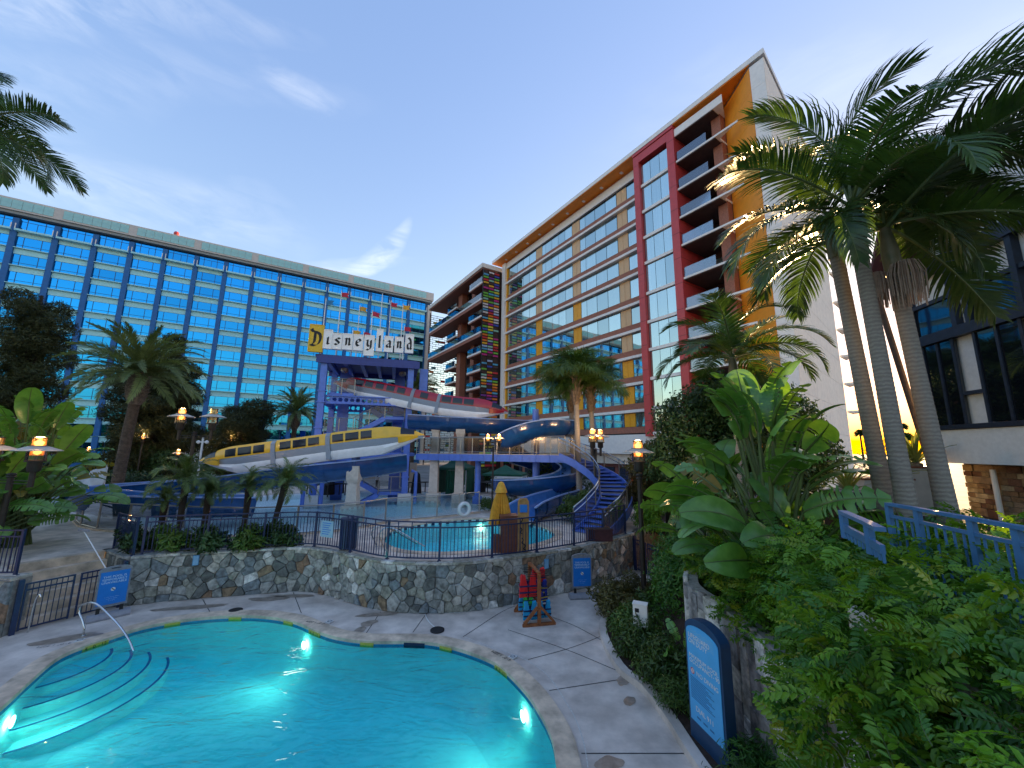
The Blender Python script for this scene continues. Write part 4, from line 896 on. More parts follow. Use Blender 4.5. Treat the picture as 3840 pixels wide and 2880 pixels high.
plat(0.3, 2.1, 0.35, 3.9, 8.98); plat(4.3, 5.7, 0.3, 3.9, 7.4); plat(0.3, 2.2, 0.3, 3.9, 6.12); plat(4.2, 6.6, 0.3, 4.6, 4.75); plat(0.3, 2.2, 0.3, 3.9, 3.2); plat(4.2, 5.9, 0.3, 2.4, 2.0)
flight(tw, (2.1, 1.9, Zl(8.98)), (4.3, 1.9, Zl(7.45)), (0, 1.2, 0), 9); flight(tw, (4.3, 0.35, Zl(7.4)), (2.2, 0.35, Zl(6.15)), (0, 1.2, 0), 8)
flight(tw, (2.2, 1.9, Zl(6.12)), (4.2, 1.9, Zl(4.8)), (0, 1.2, 0), 8); flight(tw, (4.2, 0.35, Zl(4.7)), (2.2, 0.35, Zl(3.25)), (0, 1.2, 0), 8)
flight(tw, (2.2, 0.4, Zl(3.2)), (4.2, 0.4, Zl(2.05)), (0, 1.2, 0), 7); flight(tw, (4.2, -0.2, Zl(2.0)), (3.0, -0.2, Zl(1.35)), (0, 1.0, 0), 4)
rail(tw, [(0.35, 0.32, Zl(8.98)), (2.1, 0.32, Zl(8.98))]); rail(tw, [(2.1, 1.88, Zl(8.98)), (4.3, 1.88, Zl(7.5))]); rail(tw, [(4.3, 0.32, Zl(7.4)), (5.75, 0.32, Zl(7.4)), (5.75, 3.9, Zl(7.4))])
rail(tw, [(4.3, 0.31, Zl(7.45)), (2.2, 0.31, Zl(6.2))]); rail(tw, [(0.3, 0.3, Zl(6.12)), (2.2, 0.3, Zl(6.12))]); rail(tw, [(2.2, 1.86, Zl(6.2)), (4.2, 1.86, Zl(4.9))])
rail(tw, [(2.2, 0.3, Zl(3.3)), (4.2, 0.3, Zl(2.1))]); rail(tw, [(4.2, 0.25, Zl(2.0)), (5.9, 0.25, Zl(2.0)), (5.9, 2.4, Zl(2.0))]); rail(tw, [(0.3, 0.25, Zl(3.2)), (2.2, 0.25, Zl(3.2))]); rail(tw, [(4.2, 0.3, Zl(4.75)), (2.2, 0.3, Zl(3.3))])
MB().tube([(6.75, -0.3, 0.2), (6.75, -0.3, 2.4), (6.4, -0.3, 2.5)], 0.12, 10).build('water_pipe', 'purple', tw, smooth=True)
MB().tube([(-0.5, -0.3, 0.2), (-0.5, -0.3, 2.3), (-0.1, -0.3, 2.5), (0.6, -0.3, 2.5), (0.6, -0.3, 0.3)], 0.14, 10).build('water_pipe', 'purple', tw, smooth=True)
# ---------------- letter sign on the canopy
sg = thing('letter_sign', 'row of white letter panels and one tall yellow panel on the slide tower', 'sign', T0 + Vector((0, 0, 11.0)), TWZ)
def nib(strokes, wd, ang, sc, off, y0):
    d = MB(); nx, nz = math.cos(ang) * wd / 2, math.sin(ang) * wd / 2
    for k, st in enumerate(strokes):
        pts = catmull([(a, b, 0) for a, b in st], 8) if len(st) > 2 else [Vector((a, b, 0)) for a, b in st]
        v = []
        for p in pts:
            x, z = off[0] + p.x * sc[0], off[1] + p.y * sc[1]; v += [(x - nx, y0 - 0.003 * k, z - nz), (x + nx, y0 - 0.003 * k, z + nz)]
        fs = []
        for i in range(len(pts) - 1):
            a, b, c, e = 2 * i, 2 * i + 1, 2 * i + 3, 2 * i + 2; fs.append((a, b, c, e))
        d.add(v, fs)
    return d
LET = {'i': [[(.26, .86), (.5, .97), (.5, .5), (.5, .12), (.74, .04)], [(.40, 1.30), (.60, 1.42)]],
       's': [[(.86, .84), (.56, .98), (.24, .78), (.5, .54), (.78, .28), (.5, .02), (.12, .14)]],
       'n': [[(.10, .92), (.3, .9), (.3, .5), (.3, .0)], [(.3, .72), (.55, .98), (.74, .82), (.74, .4), (.74, .1), (.9, .04)]],
       'e': [[(.26, .48), (.62, .56), (.80, .76), (.55, .98), (.24, .74), (.22, .28), (.5, .02), (.86, .18)]],
       'y': [[(.08, .95), (.24, .92), (.24, .35), (.46, .1), (.74, .26)], [(.74, 1.0), (.74, .4), (.70, -.15), (.45, -.42), (.16, -.34)]],
       'l': [[(.38, 1.72), (.5, 1.66), (.5, .9), (.5, .12), (.74, .04)]],
       'a': [[(.18, .8), (.46, .98), (.72, .82), (.72, .4), (.72, .1), (.9, .04)], [(.72, .58), (.34, .5), (.2, .22), (.42, .02), (.72, .22)]],
       'd': [[(.30, 1.72), (.62, 1.45), (.76, 1.0), (.76, .4), (.76, .1), (.92, .04)], [(.74, .84), (.48, .98), (.22, .72), (.22, .24), (.46, .02), (.74, .2)]],
       'D': [[(.02, 2.1), (.16, 1.82), (.5, 1.74), (.86, 1.5), (.96, .95), (.80, .35), (.45, .08), (.02, .18)], [(.42, 1.74), (.40, 1.2), (.36, .5), (.10, .12)]]}
SP = [('D', 205, 340, 95, 360), ('i', 345, 430, 145, 330), ('s', 432, 526, 182, 335), ('n', 530, 630, 185, 340), ('e', 634, 733, 193, 348), ('y', 737, 840, 200, 398), ('l', 856, 926, 140, 357), ('a', 930, 1026, 210, 362), ('n', 1032, 1126, 217, 368), ('d', 1134, 1226, 190, 372)]
for k, (ch, x0, x1, y0, y1) in enumerate(SP):
    cx_ = (x0 + x1) / 2; A = TW(1080 + cx_ * .3858, 1180 + y0 * .3858, -0.5); B = TW(1080 + cx_ * .3858, 1180 + y1 * .3858, -0.5)
    wd = (x1 - x0 - 9) * .3858 * 27.4 / F; zt, zb = A[1] - 11.0, B[1] - 11.0; xc = (A[0] + B[0]) / 2
    d = MB(); d.box(xc - wd / 2, xc + wd / 2, -0.5, -0.22, zb, zt)
    p_ = d.build('letter_panel', 'sign_yellow' if k == 0 else 'sign_white', sg)
    e = 0.045; d = MB()
    d.box(xc - wd / 2 - 0.01, xc + wd / 2 + 0.01, -0.53, -0.502, zt - e, zt + 0.01); d.box(xc - wd / 2 - 0.01, xc + wd / 2 + 0.01, -0.53, -0.502, zb - 0.01, zb + e); d.box(xc - wd / 2 - 0.01, xc - wd / 2 + e, -0.53, -0.502, zb + e, zt - e); d.box(xc + wd / 2 - e, xc + wd / 2 + 0.01, -0.53, -0.502, zb + e, zt - e)
    d.build('panel_trim', 'sign_yellow' if k == 0 else 'sign_white', p_)
    if ch == 'D': d = nib(LET[ch], 0.21, R(35), (wd * 0.70, (zt - zb) * 0.30), (xc - wd * 0.36, zb + (zt - zb) * 0.20), -0.512)
    else:
        xh = 0.52; base = {'y': zb + (zt - zb) * 0.42, 'l': zb + 0.28, 'd': zb + 0.27, 'i': zb + 0.32}.get(ch, (zb + zt) / 2 - xh / 2)
        d = nib(LET[ch], 0.165, R(38), (wd * 0.68, xh), (xc - wd * 0.34, base), -0.512)
    d.build('letter', 'ink', p_)
MB().box(-0.6, 6.4, -0.2, 0.0, 0.45, 0.62).build('back_beam', 'purple_dk', sg)
FLAGS = [(1230, 520, 745, 'flag_blue'), (1367, 455, 820, 'flag_red'), (1528, 582, 830, 'flag_yellow'), (1640, 628, 838, 'flag_red'), (1728, 480, 785, 'flag_red'), (1803, 545, 845, 'flag_red'), (1910, 568, 852, 'flag_yellow'), (1922, 760, 850, 'flag_red'), (1468, 790, 832, 'flag_yellow'), (1563, 808, 838, 'flag_red')]
FLB = ['flagpole with blue pennant above the tall yellow sign panel', 'tall flagpole with red pennant above letter s', 'flagpole with yellow pennant above letter e', 'flagpole with red pennant above letter y', 'tallest flagpole above letter l', 'flagpole with red pennant right of letter l', 'tall flagpole with yellow pennant above letter n near the right', 'short flagpole with red pennant at the right end of the sign', 'short flagpole with yellow pennant just above letter n', 'short flagpole with red pennant just left of letter y']
for k, (x, yt, yb, m) in enumerate(FLAGS):
    yo = 0.4 + (k * 1.37) % 3.6; xa, zt = TW(700 + x * .425, 900 + yt * .425, yo); W_ = TWw(xa, yo, 0)
    f_ = thing('flagpole', FLB[k], 'flagpole', (W_.x, W_.y, 11.55), TWZ, 'flagpoles on the slide tower roof'); H_ = zt - 11.55
    MB().tube([(0, 0, 0), (0, 0, H_)], [0.05, 0.03], 8).build('pole', 'white_paint', f_); MB().lathe([(0.0, H_ + 0.09), (0.05, H_ + 0.05), (0.0, H_)], 8).build('finial', 'white_paint', f_)
    if k == 4: continue
    d = MB(); nn_ = 7; v = []
    for i in range(nn_):
        t = i / (nn_ - 1); yv = 0.06 * math.sin(t * 6 + k); v += [(0.03 + 0.55 * t, yv, H_ - 0.04 - 0.06 * t), (0.03 + 0.55 * t * (0.78 if i == nn_ - 1 else 1), yv, H_ - 0.22 - 0.05 * t), (0.03 + 0.55 * t, yv, H_ - 0.40 - 0.06 * t)]
    d.add(v, [(3 * i + j, 3 * i + 3 + j, 3 * i + 4 + j, 3 * i + 1 + j) for i in range(nn_ - 1) for j in (0, 1)]); d.build('pennant', m, f_)
# ---------------- the two little trains that roof the slides
def train(name, label, ctrl, top_mat, hs, wins, joints, sc=1.0, nose_len=2.2):
    """ctrl: centreline points (right nose last)"""
    path, L = resample(catmull(ctrl, 8), 0.12); o0 = path[0].copy(); o0.z -= 0.6
    t_ = thing(name, label, 'train', o0); N = len(path); path = [p - o0 for p in path]
    def fr_(i):
        a = path[min(i + 1, N - 1)] - path[max(i - 1, 0)]; tg = a.normalized(); sd = tg.cross(Vector((0, 0, 1))).normalized(); return tg, sd, sd.cross(tg)
    def loft(prof_fn, name_, m, i0=0, i1=None, sm=True):
        i1 = i1 or N; d = MB(); v = []; n_ = None
        for i in range(i0, i1):
            tg, sd, u = fr_(i); pr = prof_fn(i / (N - 1) * L); n_ = len(pr)
            v += [path[i] + sd * a + u * b for a, b in pr]
        M = i1 - i0; f = [(i * n_ + j, i * n_ + (j + 1) % n_, (i + 1) * n_ + (j + 1) % n_, (i + 1) * n_ + j) for i in range(M - 1) for j in range(n_)]
        f += [tuple(range(n_ - 1, -1, -1)), tuple((M - 1) * n_ + j for j in range(n_))]
        return d.add(v, f).build(name_, m, t_, smooth=sm, ang=40)
    def taper(s): a = min(s, L - s); k = min(1.0, max(0.02, a / nose_len)); return k
    H_ = hs
    def topf(s):
        k = taper(s); k2 = math.sin(k * math.pi / 2) ** 0.8; w_ = 0.50 * (0.12 + 0.88 * k2); h = 0.54 * H_ * k2 + 0.03; z = 0.10 * H_
        return [(-w_, z), (-w_ * 1.0, z + h * 0.25), (-w_ * 0.92, z + h * 0.72), (-w_ * 0.62, z + h), (w_ * 0.62, z + h), (w_ * 0.92, z + h * 0.72), (w_, z + h * 0.25), (w_, z)]
    def midf(s):
        k = min(1, max(0.03, (min(s, L - s) - 0.55) / (nose_len * 0.8))); w_ = 0.53 * (0.25 + 0.75 * math.sqrt(k)); z = 0.097 * H_; h = 0.34 * H_ * (0.15 + 0.85 * k ** 0.6)
        return [(-w_, z), (w_, z), (w_ * 0.98, z - h * 0.5), (w_ * 0.9, z - h), (-w_ * 0.9, z - h), (-w_ * 0.98, z - h * 0.5)]
    def skf(s):
        k = min(1, max(0.02, (min(s, L - s) - 0.35) / (nose_len * 0.9))); w_ = 0.50 * (0.2 + 0.8 * math.sqrt(k)); z = 0.094 * H_ - 0.34 * H_ * (0.15 + 0.85 * k ** 0.6); h = 0.44 * H_ * (0.1 + 0.9 * k)
        return [(-w_, z), (w_, z), (w_ * 1.06, z - h * 0.4), (w_ * 0.72, z - h), (-w_ * 0.72, z - h), (-w_ * 1.06, z - h * 0.4)]
    def nosef(s):
        k = min(1, max(0.05, (min(s, L - s)) / 1.5)); w_ = 0.545 * (0.12 + 0.88 * k2s(k)); z = 0.099 * H_; h = 0.30 * H_ * k2s(k)
        return [(-w_, z), (w_, z), (w_ * 0.92, z - h), (-w_ * 0.92, z - h)]
    k2s = lambda k: math.sin(k * math.pi / 2)
    loft(topf, 'roof_shell', top_mat); loft(midf, 'ribbed_side', 'train_ribbed'); loft(skf, 'skirt', 'train_white')
    ni = int(1.45 / L * N); loft(nosef, 'nose_cone', top_mat, N - ni, N); loft(nosef, 'nose_cone', top_mat, 0, ni)
    for s0, s1 in wins:
        for side in (1, -1):
            i0, i1 = int(s0 / L * (N - 1)), int(s1 / L * (N - 1)); v = []
            for i in range(i0, i1 + 1):
                tg, sd, u = fr_(i); k = taper(i / (N - 1) * L)
                pr = [Vector((side * a, b)) for a, b in topf(i / (N - 1) * L)]
                for q in (pr[7].lerp(pr[6], 0.45), pr[6], pr[5], pr[5].lerp(pr[4], 0.22)): v.append(path[i] + sd * (q.x + side * 0.014) + u * (q.y + 0.004))
            f = [(4 * i + j, 4 * i + 4 + j, 4 * i + 5 + j, 4 * i + 1 + j) for i in range(i1 - i0) for j in range(3)]
            if side < 0: f = [q[::-1] for q in f]
            MB().add(v, f).build('window', 'train_window', t_)
    # windscreen wedge at each nose
    for nd in (0, 1):
        v = []; rng = range(int((L - 1.15) / L * (N - 1)), int((L - 0.35) / L * (N - 1))) if nd else range(int(1.15 / L * (N - 1)), int(0.35 / L * (N - 1)), -1)
        for i in rng:
            tg, sd, u = fr_(i); pr = topf(i / (N - 1) * L)
            for q in (1, 2, 3, 4, 5, 6): v.append(path[i] + (sd * pr[q][0]) * 1.02 + u * (pr[q][1] + 0.012))
        m_ = len(v) // 6; f = [(6 * i + j, 6 * i + 6 + j, 6 * i + 7 + j, 6 * i + 1 + j) for i in range(m_ - 1) for j in range(5)]
        MB().add(v, f).build('windscreen', 'train_window', t_, smooth=True)
    for s in joints:
        def jf(_s): return [(-0.56, -0.62 * H_), (0.56, -0.62 * H_), (0.57, 0.12 * H_), (0.5, 0.52 * H_), (0.33, 0.67 * H_), (-0.33, 0.67 * H_), (-0.5, 0.52 * H_), (-0.57, 0.12 * H_)]
        i0 = int(s / L * (N - 1)); loft(jf, 'car_joint', 'train_ribbed', i0, i0 + 3, sm=False)
    return t_, L
yc = [YP(x, y, 22) for x, y in [(752, 1737), (860, 1727), (1000, 1709), (1160, 1687), (1320, 1665), (1450, 1651), (1590, 1640)]]
LY = resample(catmull(yc, 8), 0.12)[1]
def wl(a, pitch, n_, w_): return [(a + pitch * i, a + pitch * i + w_) for i in range(n_)]
train('monorail_train', 'yellow and white toy monorail train roofing the lower slide', yc, 'train_yellow', 1.12, wl(1.75, 0.76, 3, 0.62) + wl(4.7, 0.78, 3, 0.64) + wl(7.6, 0.78, 3, 0.64) + [], [4.25, 7.15][:2] if False else [4.3, 9.9 - 2.7])
rc = [YP(x, y, yy) for x, y, yy in [(1255, 1440, 29.2), (1340, 1455, 29), (1480, 1482, 28.8), (1650, 1517, 28.5), (1800, 1535, 28.2), (1905, 1551, 28)]]
train('monorail_train', 'red and white toy monorail train roofing the upper slide', rc, 'train_red', 1.12, wl(1.9, 0.82, 5, 0.62) + wl(7.0, 0.82, 1, 0.62) + wl(8.7, 0.86, 3, 0.66), [6.3, 8.35])
# ---------------- flumes
def flume(name, label, ctrl, rad=0.62, parent_supports=(), step=0.2, arc=(183, 357)):
    path, L = resample(catmull(ctrl, 8), step); o0 = Vector((path[0].x, path[0].y, 1.4)); path = [p - o0 for p in path]
    t_ = thing(name, label, 'water slide', o0)
    a0, a1 = arc; K = 12; EX = 0.32; lift = lambda l: [(l[0][0], l[0][1] + EX)] + l + [(l[-1][0], l[-1][1] + EX)]; outer = [(rad * 1.06 * math.cos(R(a0 + (a1 - a0) * i / K)), rad + rad * 1.06 * math.sin(R(a0 + (a1 - a0) * i / K))) for i in range(K + 1)]
    inner = [(rad * math.cos(R(a0 + (a1 - a0) * i / K)), rad + rad * math.sin(R(a0 + (a1 - a0) * i / K))) for i in range(K + 1)]
    outer = lift(outer); inner = lift(inner)
    MB().sweep(path, outer, closed=False).build('flume_shell', 'slide_blue', t_, smooth=True, ang=60); MB().sweep(path, inner[::-1], closed=False).build('flume_bed', 'slide_inner', t_, smooth=True, ang=60)
    for q in (outer[0], outer[-1]):
        pr = [(q[0] - 0.05, q[1] - 0.03), (q[0] + 0.05, q[1] - 0.03), (q[0] + 0.05, q[1] + 0.035), (q[0] - 0.05, q[1] + 0.035)]
        MB().sweep(path, pr).build('rim', 'slide_rim', t_, smooth=True)
    k = 0; st = int(1.5 / step)
    for i in range(st, len(path) - st, st):
        pr = [(x * 1.05, rad + (y - rad) * 1.05) for x, y in outer]
        MB().sweep(path[i:i + 2], pr, closed=False).build('flange', 'slide_blue', t_)
    return t_
fl1 = [Vector((-6.3, 23.6, 3.75)), Vector((-8.6, 22.5, 3.4)), Vector((-12.0, 22.0, 3.0)), Vector((-15.5, 22.0, 2.5)), Vector((-18.3, 21.8, 2.2)), Vector((-20.3, 20.9, 2.05)), Vector((-20.7, 19.6, 1.95)), Vector((-19.4, 18.75, 1.95)), Vector((-17.2, 18.9, 1.8)), Vector((-15.2, 19.9, 1.65)), Vector((-13.6, 21.2, 1.5))]
flume('water_slide', 'dark blue open flume looping at left below the yellow train', fl1, 0.72)
C_ = Vector((1.75, 27.0, 0)); hp = [(-7.5, 28.6, 6.5), (-4.5, 28.5, 6.35), (-1.5, 28.6, 6.25), (0.4, 28.9, 6.2)]
hp = [Vector(p) for p in hp]
HX = [(70, 6.15, 2.1), (35, 6.1, 2.1), (0, 6.05, 2.1), (-45, 6.0, 2.1), (-90, 5.9, 2.1), (-135, 5.3, 2.1), (-180, 4.7, 2.15), (-225, 4.1, 2.2), (-270, 3.65, 2.3), (-315, 3.3, 2.4), (-360, 2.95, 2.4), (-405, 2.65, 2.4), (-450, 2.4, 2.4), (-495, 2.2, 2.4), (-540, 2.05, 2.3), (-585, 1.95, 2.2), (-630, 1.9, 2.1), (-665, 1.85, 2.2)]
for a, z, r_ in HX: hp.append(Vector((C_.x + r_ * math.cos(R(a)), C_.y + r_ * math.sin(R(a)), z)))
hp += [Vector((3.9, 25.6, 1.8)), Vector((3.3, 24.0, 1.75)), Vector((2.1, 22.3, 1.65)), Vector((1.1, 20.8, 1.5)), Vector((0.6, 19.9, 1.35))]
flume('water_slide', 'dark blue spiral flume winding down to the upper pool under the bridge', hp, 0.72)
sp_ = thing('slide_support', 'purple steel mast in the middle of the spiral slide', 'mast', (C_.x, C_.y, 1.5))
MB().tube([(0, 0, 0), (0, 0, 5.9)], 0.2, 14).build('mast', 'purple', sp_, smooth=True)
for a, z, r_ in ((-90, 5.6, 2.0), (-180, 4.6, 2.0), (-300, 3.3, 2.2), (-470, 2.3, 2.2)): MB().beam((0, 0, z - 1.5 - 0.1), (r_ * 0.9 * math.cos(R(a)), r_ * 0.9 * math.sin(R(a)), z - 1.5 + 0.1), 0.1, 0.2).build('arm', 'purple', sp_)
MB().tube([(-0.1, -0.4, 5.0), (-0.1, -0.4, 6.35)], 0.22, 12).build('mast_head', 'purple', sp_, smooth=True)
for px, py, lb in ((2040, 1905, 'round concrete stub pier under the spiral slide near the palm'), (1928, 1868, 'short concrete stub pier under the left turn of the spiral slide')):
    g = G(px, py, 1.5); tag(MB().lathe([(0.24, 0), (0.24, 1.15), (0.21, 1.2)], 16).build('concrete_pier', 'concrete_cream', None, smooth=True, loc=(g.x, g.y, 1.5)), lb, 'pier', 'slide piers')
# cream columns that carry the trains
def ccol(px, Yd, ztop, label, w_=0.62):
    x = (YP(px, 1700, Yd)).x; t_ = thing('train_column', label, 'column', (x, Yd, 1.05), 0, 'cream columns under the trains'); H_ = ztop - 1.05
    d = MB(); s = w_ / 2
    for a, b, k0, k1 in ((0.0, 0.95, 1.45, 1.45), (0.955, H_ - 0.95, 1.0, 0.78), (H_ - 0.945, H_ - 0.72, 0.8, 1.06), (H_ - 0.715, H_, 1.06, 1.06)):
        d.add([(-s * k0, -s * k0, a), (s * k0, -s * k0, a), (s * k0, s * k0, a), (-s * k0, s * k0, a), (-s * k1, -s * k1, b), (s * k1, -s * k1, b), (s * k1, s * k1, b), (-s * k1, s * k1, b)], [(3, 2, 1, 0), (4, 5, 6, 7), (0, 1, 5, 4), (1, 2, 6, 5), (2, 3, 7, 6), (3, 0, 4, 7)])
    d.build('shaft', 'concrete_cream', t_)
    MB().box(-0.12, 0.12, -0.3, 0.3, H_ - 0.4, H_ + 0.55).build('saddle_bracket', 'slide_blue', t_)
ccol(1336, 22.0, 4.1, 'cream tapered column under the yellow train in the splash pool'); ccol(1632, 28.5, 7.2, 'tall cream column left under the red train'); ccol(1726, 28.3, 6.9, 'tall cream column right under the red train nose')
# ---------------- footbridge and curved stair
Bl, Br = Vector((-6.9, 28.6, 4.75)), Vector((3.3, 24.0, 4.82)); bd = (Br - Bl); bn = Vector((-bd.y, bd.x, 0)).normalized()
br = thing('footbridge', 'purple footbridge with steel railings from the slide tower to the curved stair', 'bridge', Bl)
L_ = bd.length; lp = lambda t, s, z: bd * t + bn * s + Vector((0, 0, z))
for s in (0.0, 1.6):
    MB().beam(lp(0, s, -0.26), lp(1, s, -0.26), 0.14, 0.44).build('girder', 'purple', br)
    rail(br, [lp(0.0, s, 0.02), lp(1.0, s, 0.02)], 1.1, step=0.95)
d = MB(); d.add([lp(0, 0.08, -0.05), lp(1, 0.08, -0.05), lp(1, 1.52, -0.05), lp(0, 1.52, -0.05), lp(0, 0.08, 0), lp(1, 0.08, 0), lp(1, 1.52, 0), lp(0, 1.52, 0)], [(3, 2, 1, 0), (4, 5, 6, 7), (0, 1, 5, 4), (1, 2, 6, 5), (2, 3, 7, 6), (3, 0, 4, 7)]); d.build('walkway', 'concrete_cream', br)
for t in [i / 12 for i in range(13)]: MB().box(-0.03, 0.03, -0.11, -0.075, -0.46, -0.05).build('web_stiffener', 'purple', br, loc=lp(t * 0.98 + 0.01, 0, 0))
for t in (0.42, 0.80):
    p = lp(t, 0.8, 0); o = MB().tube([(0, 0, -0.5), (0, 0, -3.5)], 0.2, 16).build('bridge_column', 'purple', br, smooth=True, loc=p)
    MB().lathe([(0.34, -3.35), (0.34, -2.9), (0.3, -2.85)], 16).build('collar', 'purple', o); MB().lathe([(0.40, -3.9), (0.40, -3.36)], 16).build('footing', 'white_tile', o)
st = thing('curved_staircase', 'purple curved staircase with steel handrails sweeping down to the upper deck', 'staircase', (3.3, 24.0, 1.5))
sc_ = catmull([Vector(p) for p in [(3.3, 24.6, 0), (4.5, 23.8, 0), (5.3, 22.6, 0), (5.5, 21.2, 0), (5.15, 19.8, 0), (4.35, 18.6, 0), (3.4, 17.6, 0)]], 8)
SN = 20; sc_, SL = resample(sc_, 0.05); sc_ = [p - Vector((3.3, 24.0, 0)) for p in sc_]
def sat(t):
    u = t * (len(sc_) - 1); i = min(int(u), len(sc_) - 2); p = sc_[i].lerp(sc_[i + 1], u - i); tg = (sc_[min(i + 4, len(sc_) - 1)] - sc_[max(0, i - 3)]).normalized(); return p, tg, Vector((tg.y, -tg.x, 0))
zs = lambda t: 3.3 * (1 - t)
for i in range(SN):
    t0, t1 = i / SN, (i + 1.15) / SN; p, tg, sd = sat(t0); q, tg2, sd2 = sat(min(1, t1)); z = zs((i + 0.5) / SN)
    v = [p - sd * 0.72, p + sd * 0.72, q + sd2 * 0.72, q - sd2 * 0.72]
    MB().add([(a.x, a.y, z) for a in v] + [(a.x, a.y, z - 0.05) for a in v], [(3, 2, 1, 0), (4, 5, 6, 7), (0, 1, 5, 4), (1, 2, 6, 5), (2, 3, 7, 6), (3, 0, 4, 7)]).build('tread', 'purple', st)
    v = [p - sd * 0.72 + tg * 0.03, p + sd * 0.72 + tg * 0.03]
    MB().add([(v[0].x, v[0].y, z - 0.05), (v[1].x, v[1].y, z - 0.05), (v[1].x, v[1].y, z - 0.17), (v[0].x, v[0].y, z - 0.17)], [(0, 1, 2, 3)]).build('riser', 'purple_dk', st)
for s in (-0.78, 0.78):
    pl = []
    for i in range(41): p, tg, sd = sat(i / 40); pl.append(p + sd * s + Vector((0, 0, zs(i / 40))))
    MB().sweep([p + Vector((0, 0, -0.1)) for p in pl], [(-0.04, -0.2), (0.04, -0.2), (0.04, 0.22), (-0.04, 0.22)]).build('stringer', 'purple', st, smooth=True)
    MB().tube([p + Vector((0, 0, 1.05)) for p in pl], 0.035, 8).build('handrail', 'steel', st, smooth=True); MB().tube([p + Vector((0, 0, 0.82)) for p in pl], 0.02, 6).build('mid_rail', 'steel', st, smooth=True)
    for i in range(0, 41, 5): MB().box(-0.025, 0.025, -0.025, 0.025, -0.05, 1.03).build('post', 'brushed', st, loc=pl[i])
    d = MB(); v = []
    for p in pl: v += [p + Vector((0, 0, 0.15)), p + Vector((0, 0, 0.98))]
    d.add(v, [(2 * i, 2 * i + 2, 2 * i + 3, 2 * i + 1) for i in range(40)]); d.build('infill_panel', 'infill', st)
# ---------------- glass fence round the splash pool
def gfence(pts, label, h=1.15, kerb=True):
    o0 = pts[0].copy(); o0.z = H_UP; t_ = thing('glass_fence', label, 'fence', o0, 0, 'glass fences round the splash pool'); P_ = [Vector((p.x - o0.x, p.y - o0.y, 0)) for p in pts]
    pm_ = MB().box(-0.03, 0.03, -0.03, 0.03, 0, h).mesh('post', 'brushed')
    for a, b in zip(P_, P_[1:]):
        MB().add([a + Vector((0, 0, 0.12)), b + Vector((0, 0, 0.12)), b + Vector((0, 0, h - 0.06)), a + Vector((0, 0, h - 0.06))], [(0, 1, 2, 3)]).build('glass_panel', 'rail_glass', t_)
    for p in P_: place(pm_, 'post', t_, p)
    MB().tube([p + Vector((0, 0, h)) for p in P_], 0.03, 8).build('top_rail', 'brushed', t_); MB().tube([p + Vector((0, 0, 0.08)) for p in P_], 0.02, 6).build('bottom_rail', 'brushed', t_)
    if kerb: MB().sweep(P_, [(-0.12, 0), (0.12, 0), (0.12, 0.06), (-0.12, 0.06)]).build('kerb', 'coping', t_)
gp = resample(catmull([Vector(p + (0,)) for p in [(-8.9, 16.9), (-7.0, 18.1), (-5.9, 19.95), (-4.2, 21.0), (-3.3, 21.7), (-1.8, 23.0)]], 6), 1.35)[0]
gfence(gp, 'glass fence with dark posts between splash pool and upper pool')
gfence(resample(catmull([Vector(p + (0,)) for p in [(-20.6, 19.2), (-20.4, 18.9), (-17.5, 17.3), (-14.0, 16.6), (-10.8, 16.2), (-8.9, 16.9)]], 6), 1.9)[0], 'glass fence in front of the left slide loop')
gfence([Vector((-20.6, 19.3, 0)), Vector((-22.4, 20.4, 0)), Vector((-23.4, 22.2, 0))], 'glass fence return left of the slide loop', kerb=False)
# ------------------------------------------------------------------ left steps, gate, stone pier and fences
GA, GB = Vector((-13.45, 11.45, 0)), Vector((-12.45, 13.35, 0)); gt = (GB - GA).normalized(); gn = Vector((-gt.y, gt.x, 0)); GL = (GB - GA).length
stp = thing('stone_steps', 'concrete steps rising behind the left navy gate', 'steps', GA)
for k in range(6):
    a = gn * (0.22 + 0.30 * k); d = MB(); v = [a, a + gn * 0.32, a + gn * 0.32 + gt * GL, a + gt * GL] if k == 5 else [a, a + gn * 0.36, a + gn * 0.36 + gt * GL, a + gt * GL]
    z0, z1 = 0.25 * k, 0.25 * (k + 1) - (0.004 if k == 5 else 0)
    d.add([(p.x, p.y, z0 + 0.002) for p in v] + [(p.x, p.y, z1) for p in v], [(0, 1, 5, 4), (1, 2, 6, 5), (2, 3, 7, 6), (3, 0, 4, 7), (4, 5, 6, 7)])
    d.build('step', 'coping', stp)
def gate(name, label, A, B, z0, h, n_, bars=True):
    A = Vector(A); B = Vector(B); L = (B - A).length; t_ = thing(name, label, 'gate', (A.x, A.y, z0), math.atan2(B.y - A.y, B.x - A.x))
    for x in (0, L): MB().box(x - 0.05, x + 0.05, -0.05, 0.05, 0, h + 0.12).build('gate_post', 'navy', t_)
    for i in range(2):
        x0, x1 = 0.08 + i * L / 2, L / 2 - 0.03 + i * (L / 2 - 0.05)
        lf = MB(); lf.box(x0, x0 + 0.04, -0.02, 0.02, 0.06, h); lf.box(x1 - 0.04, x1, -0.02, 0.02, 0.06, h)
        for z in (0.08, h - 0.2, h - 0.04): lf.box(x0 + 0.041, x1 - 0.041, -0.02, 0.02, z, z + 0.04)
        o = lf.build('gate_leaf', 'navy', t_)
        for j in range(1, n_): x = x0 + 0.04 + (x1 - x0 - 0.08) * j / n_; MB().box(x - 0.009, x + 0.009, -0.009, 0.009, 0.122, h - 0.042).build('bar', 'navy', o)
    return t_
gate('double_gate', 'navy steel double gate at the foot of the left steps', GA, GB, 0.0, 1.28, 8)
gate('small_gate', 'navy steel gate at the right end of the stone wall', G(2383, 2138, 0), G(2478, 2185, 0), 0.0, 1.3, 6)
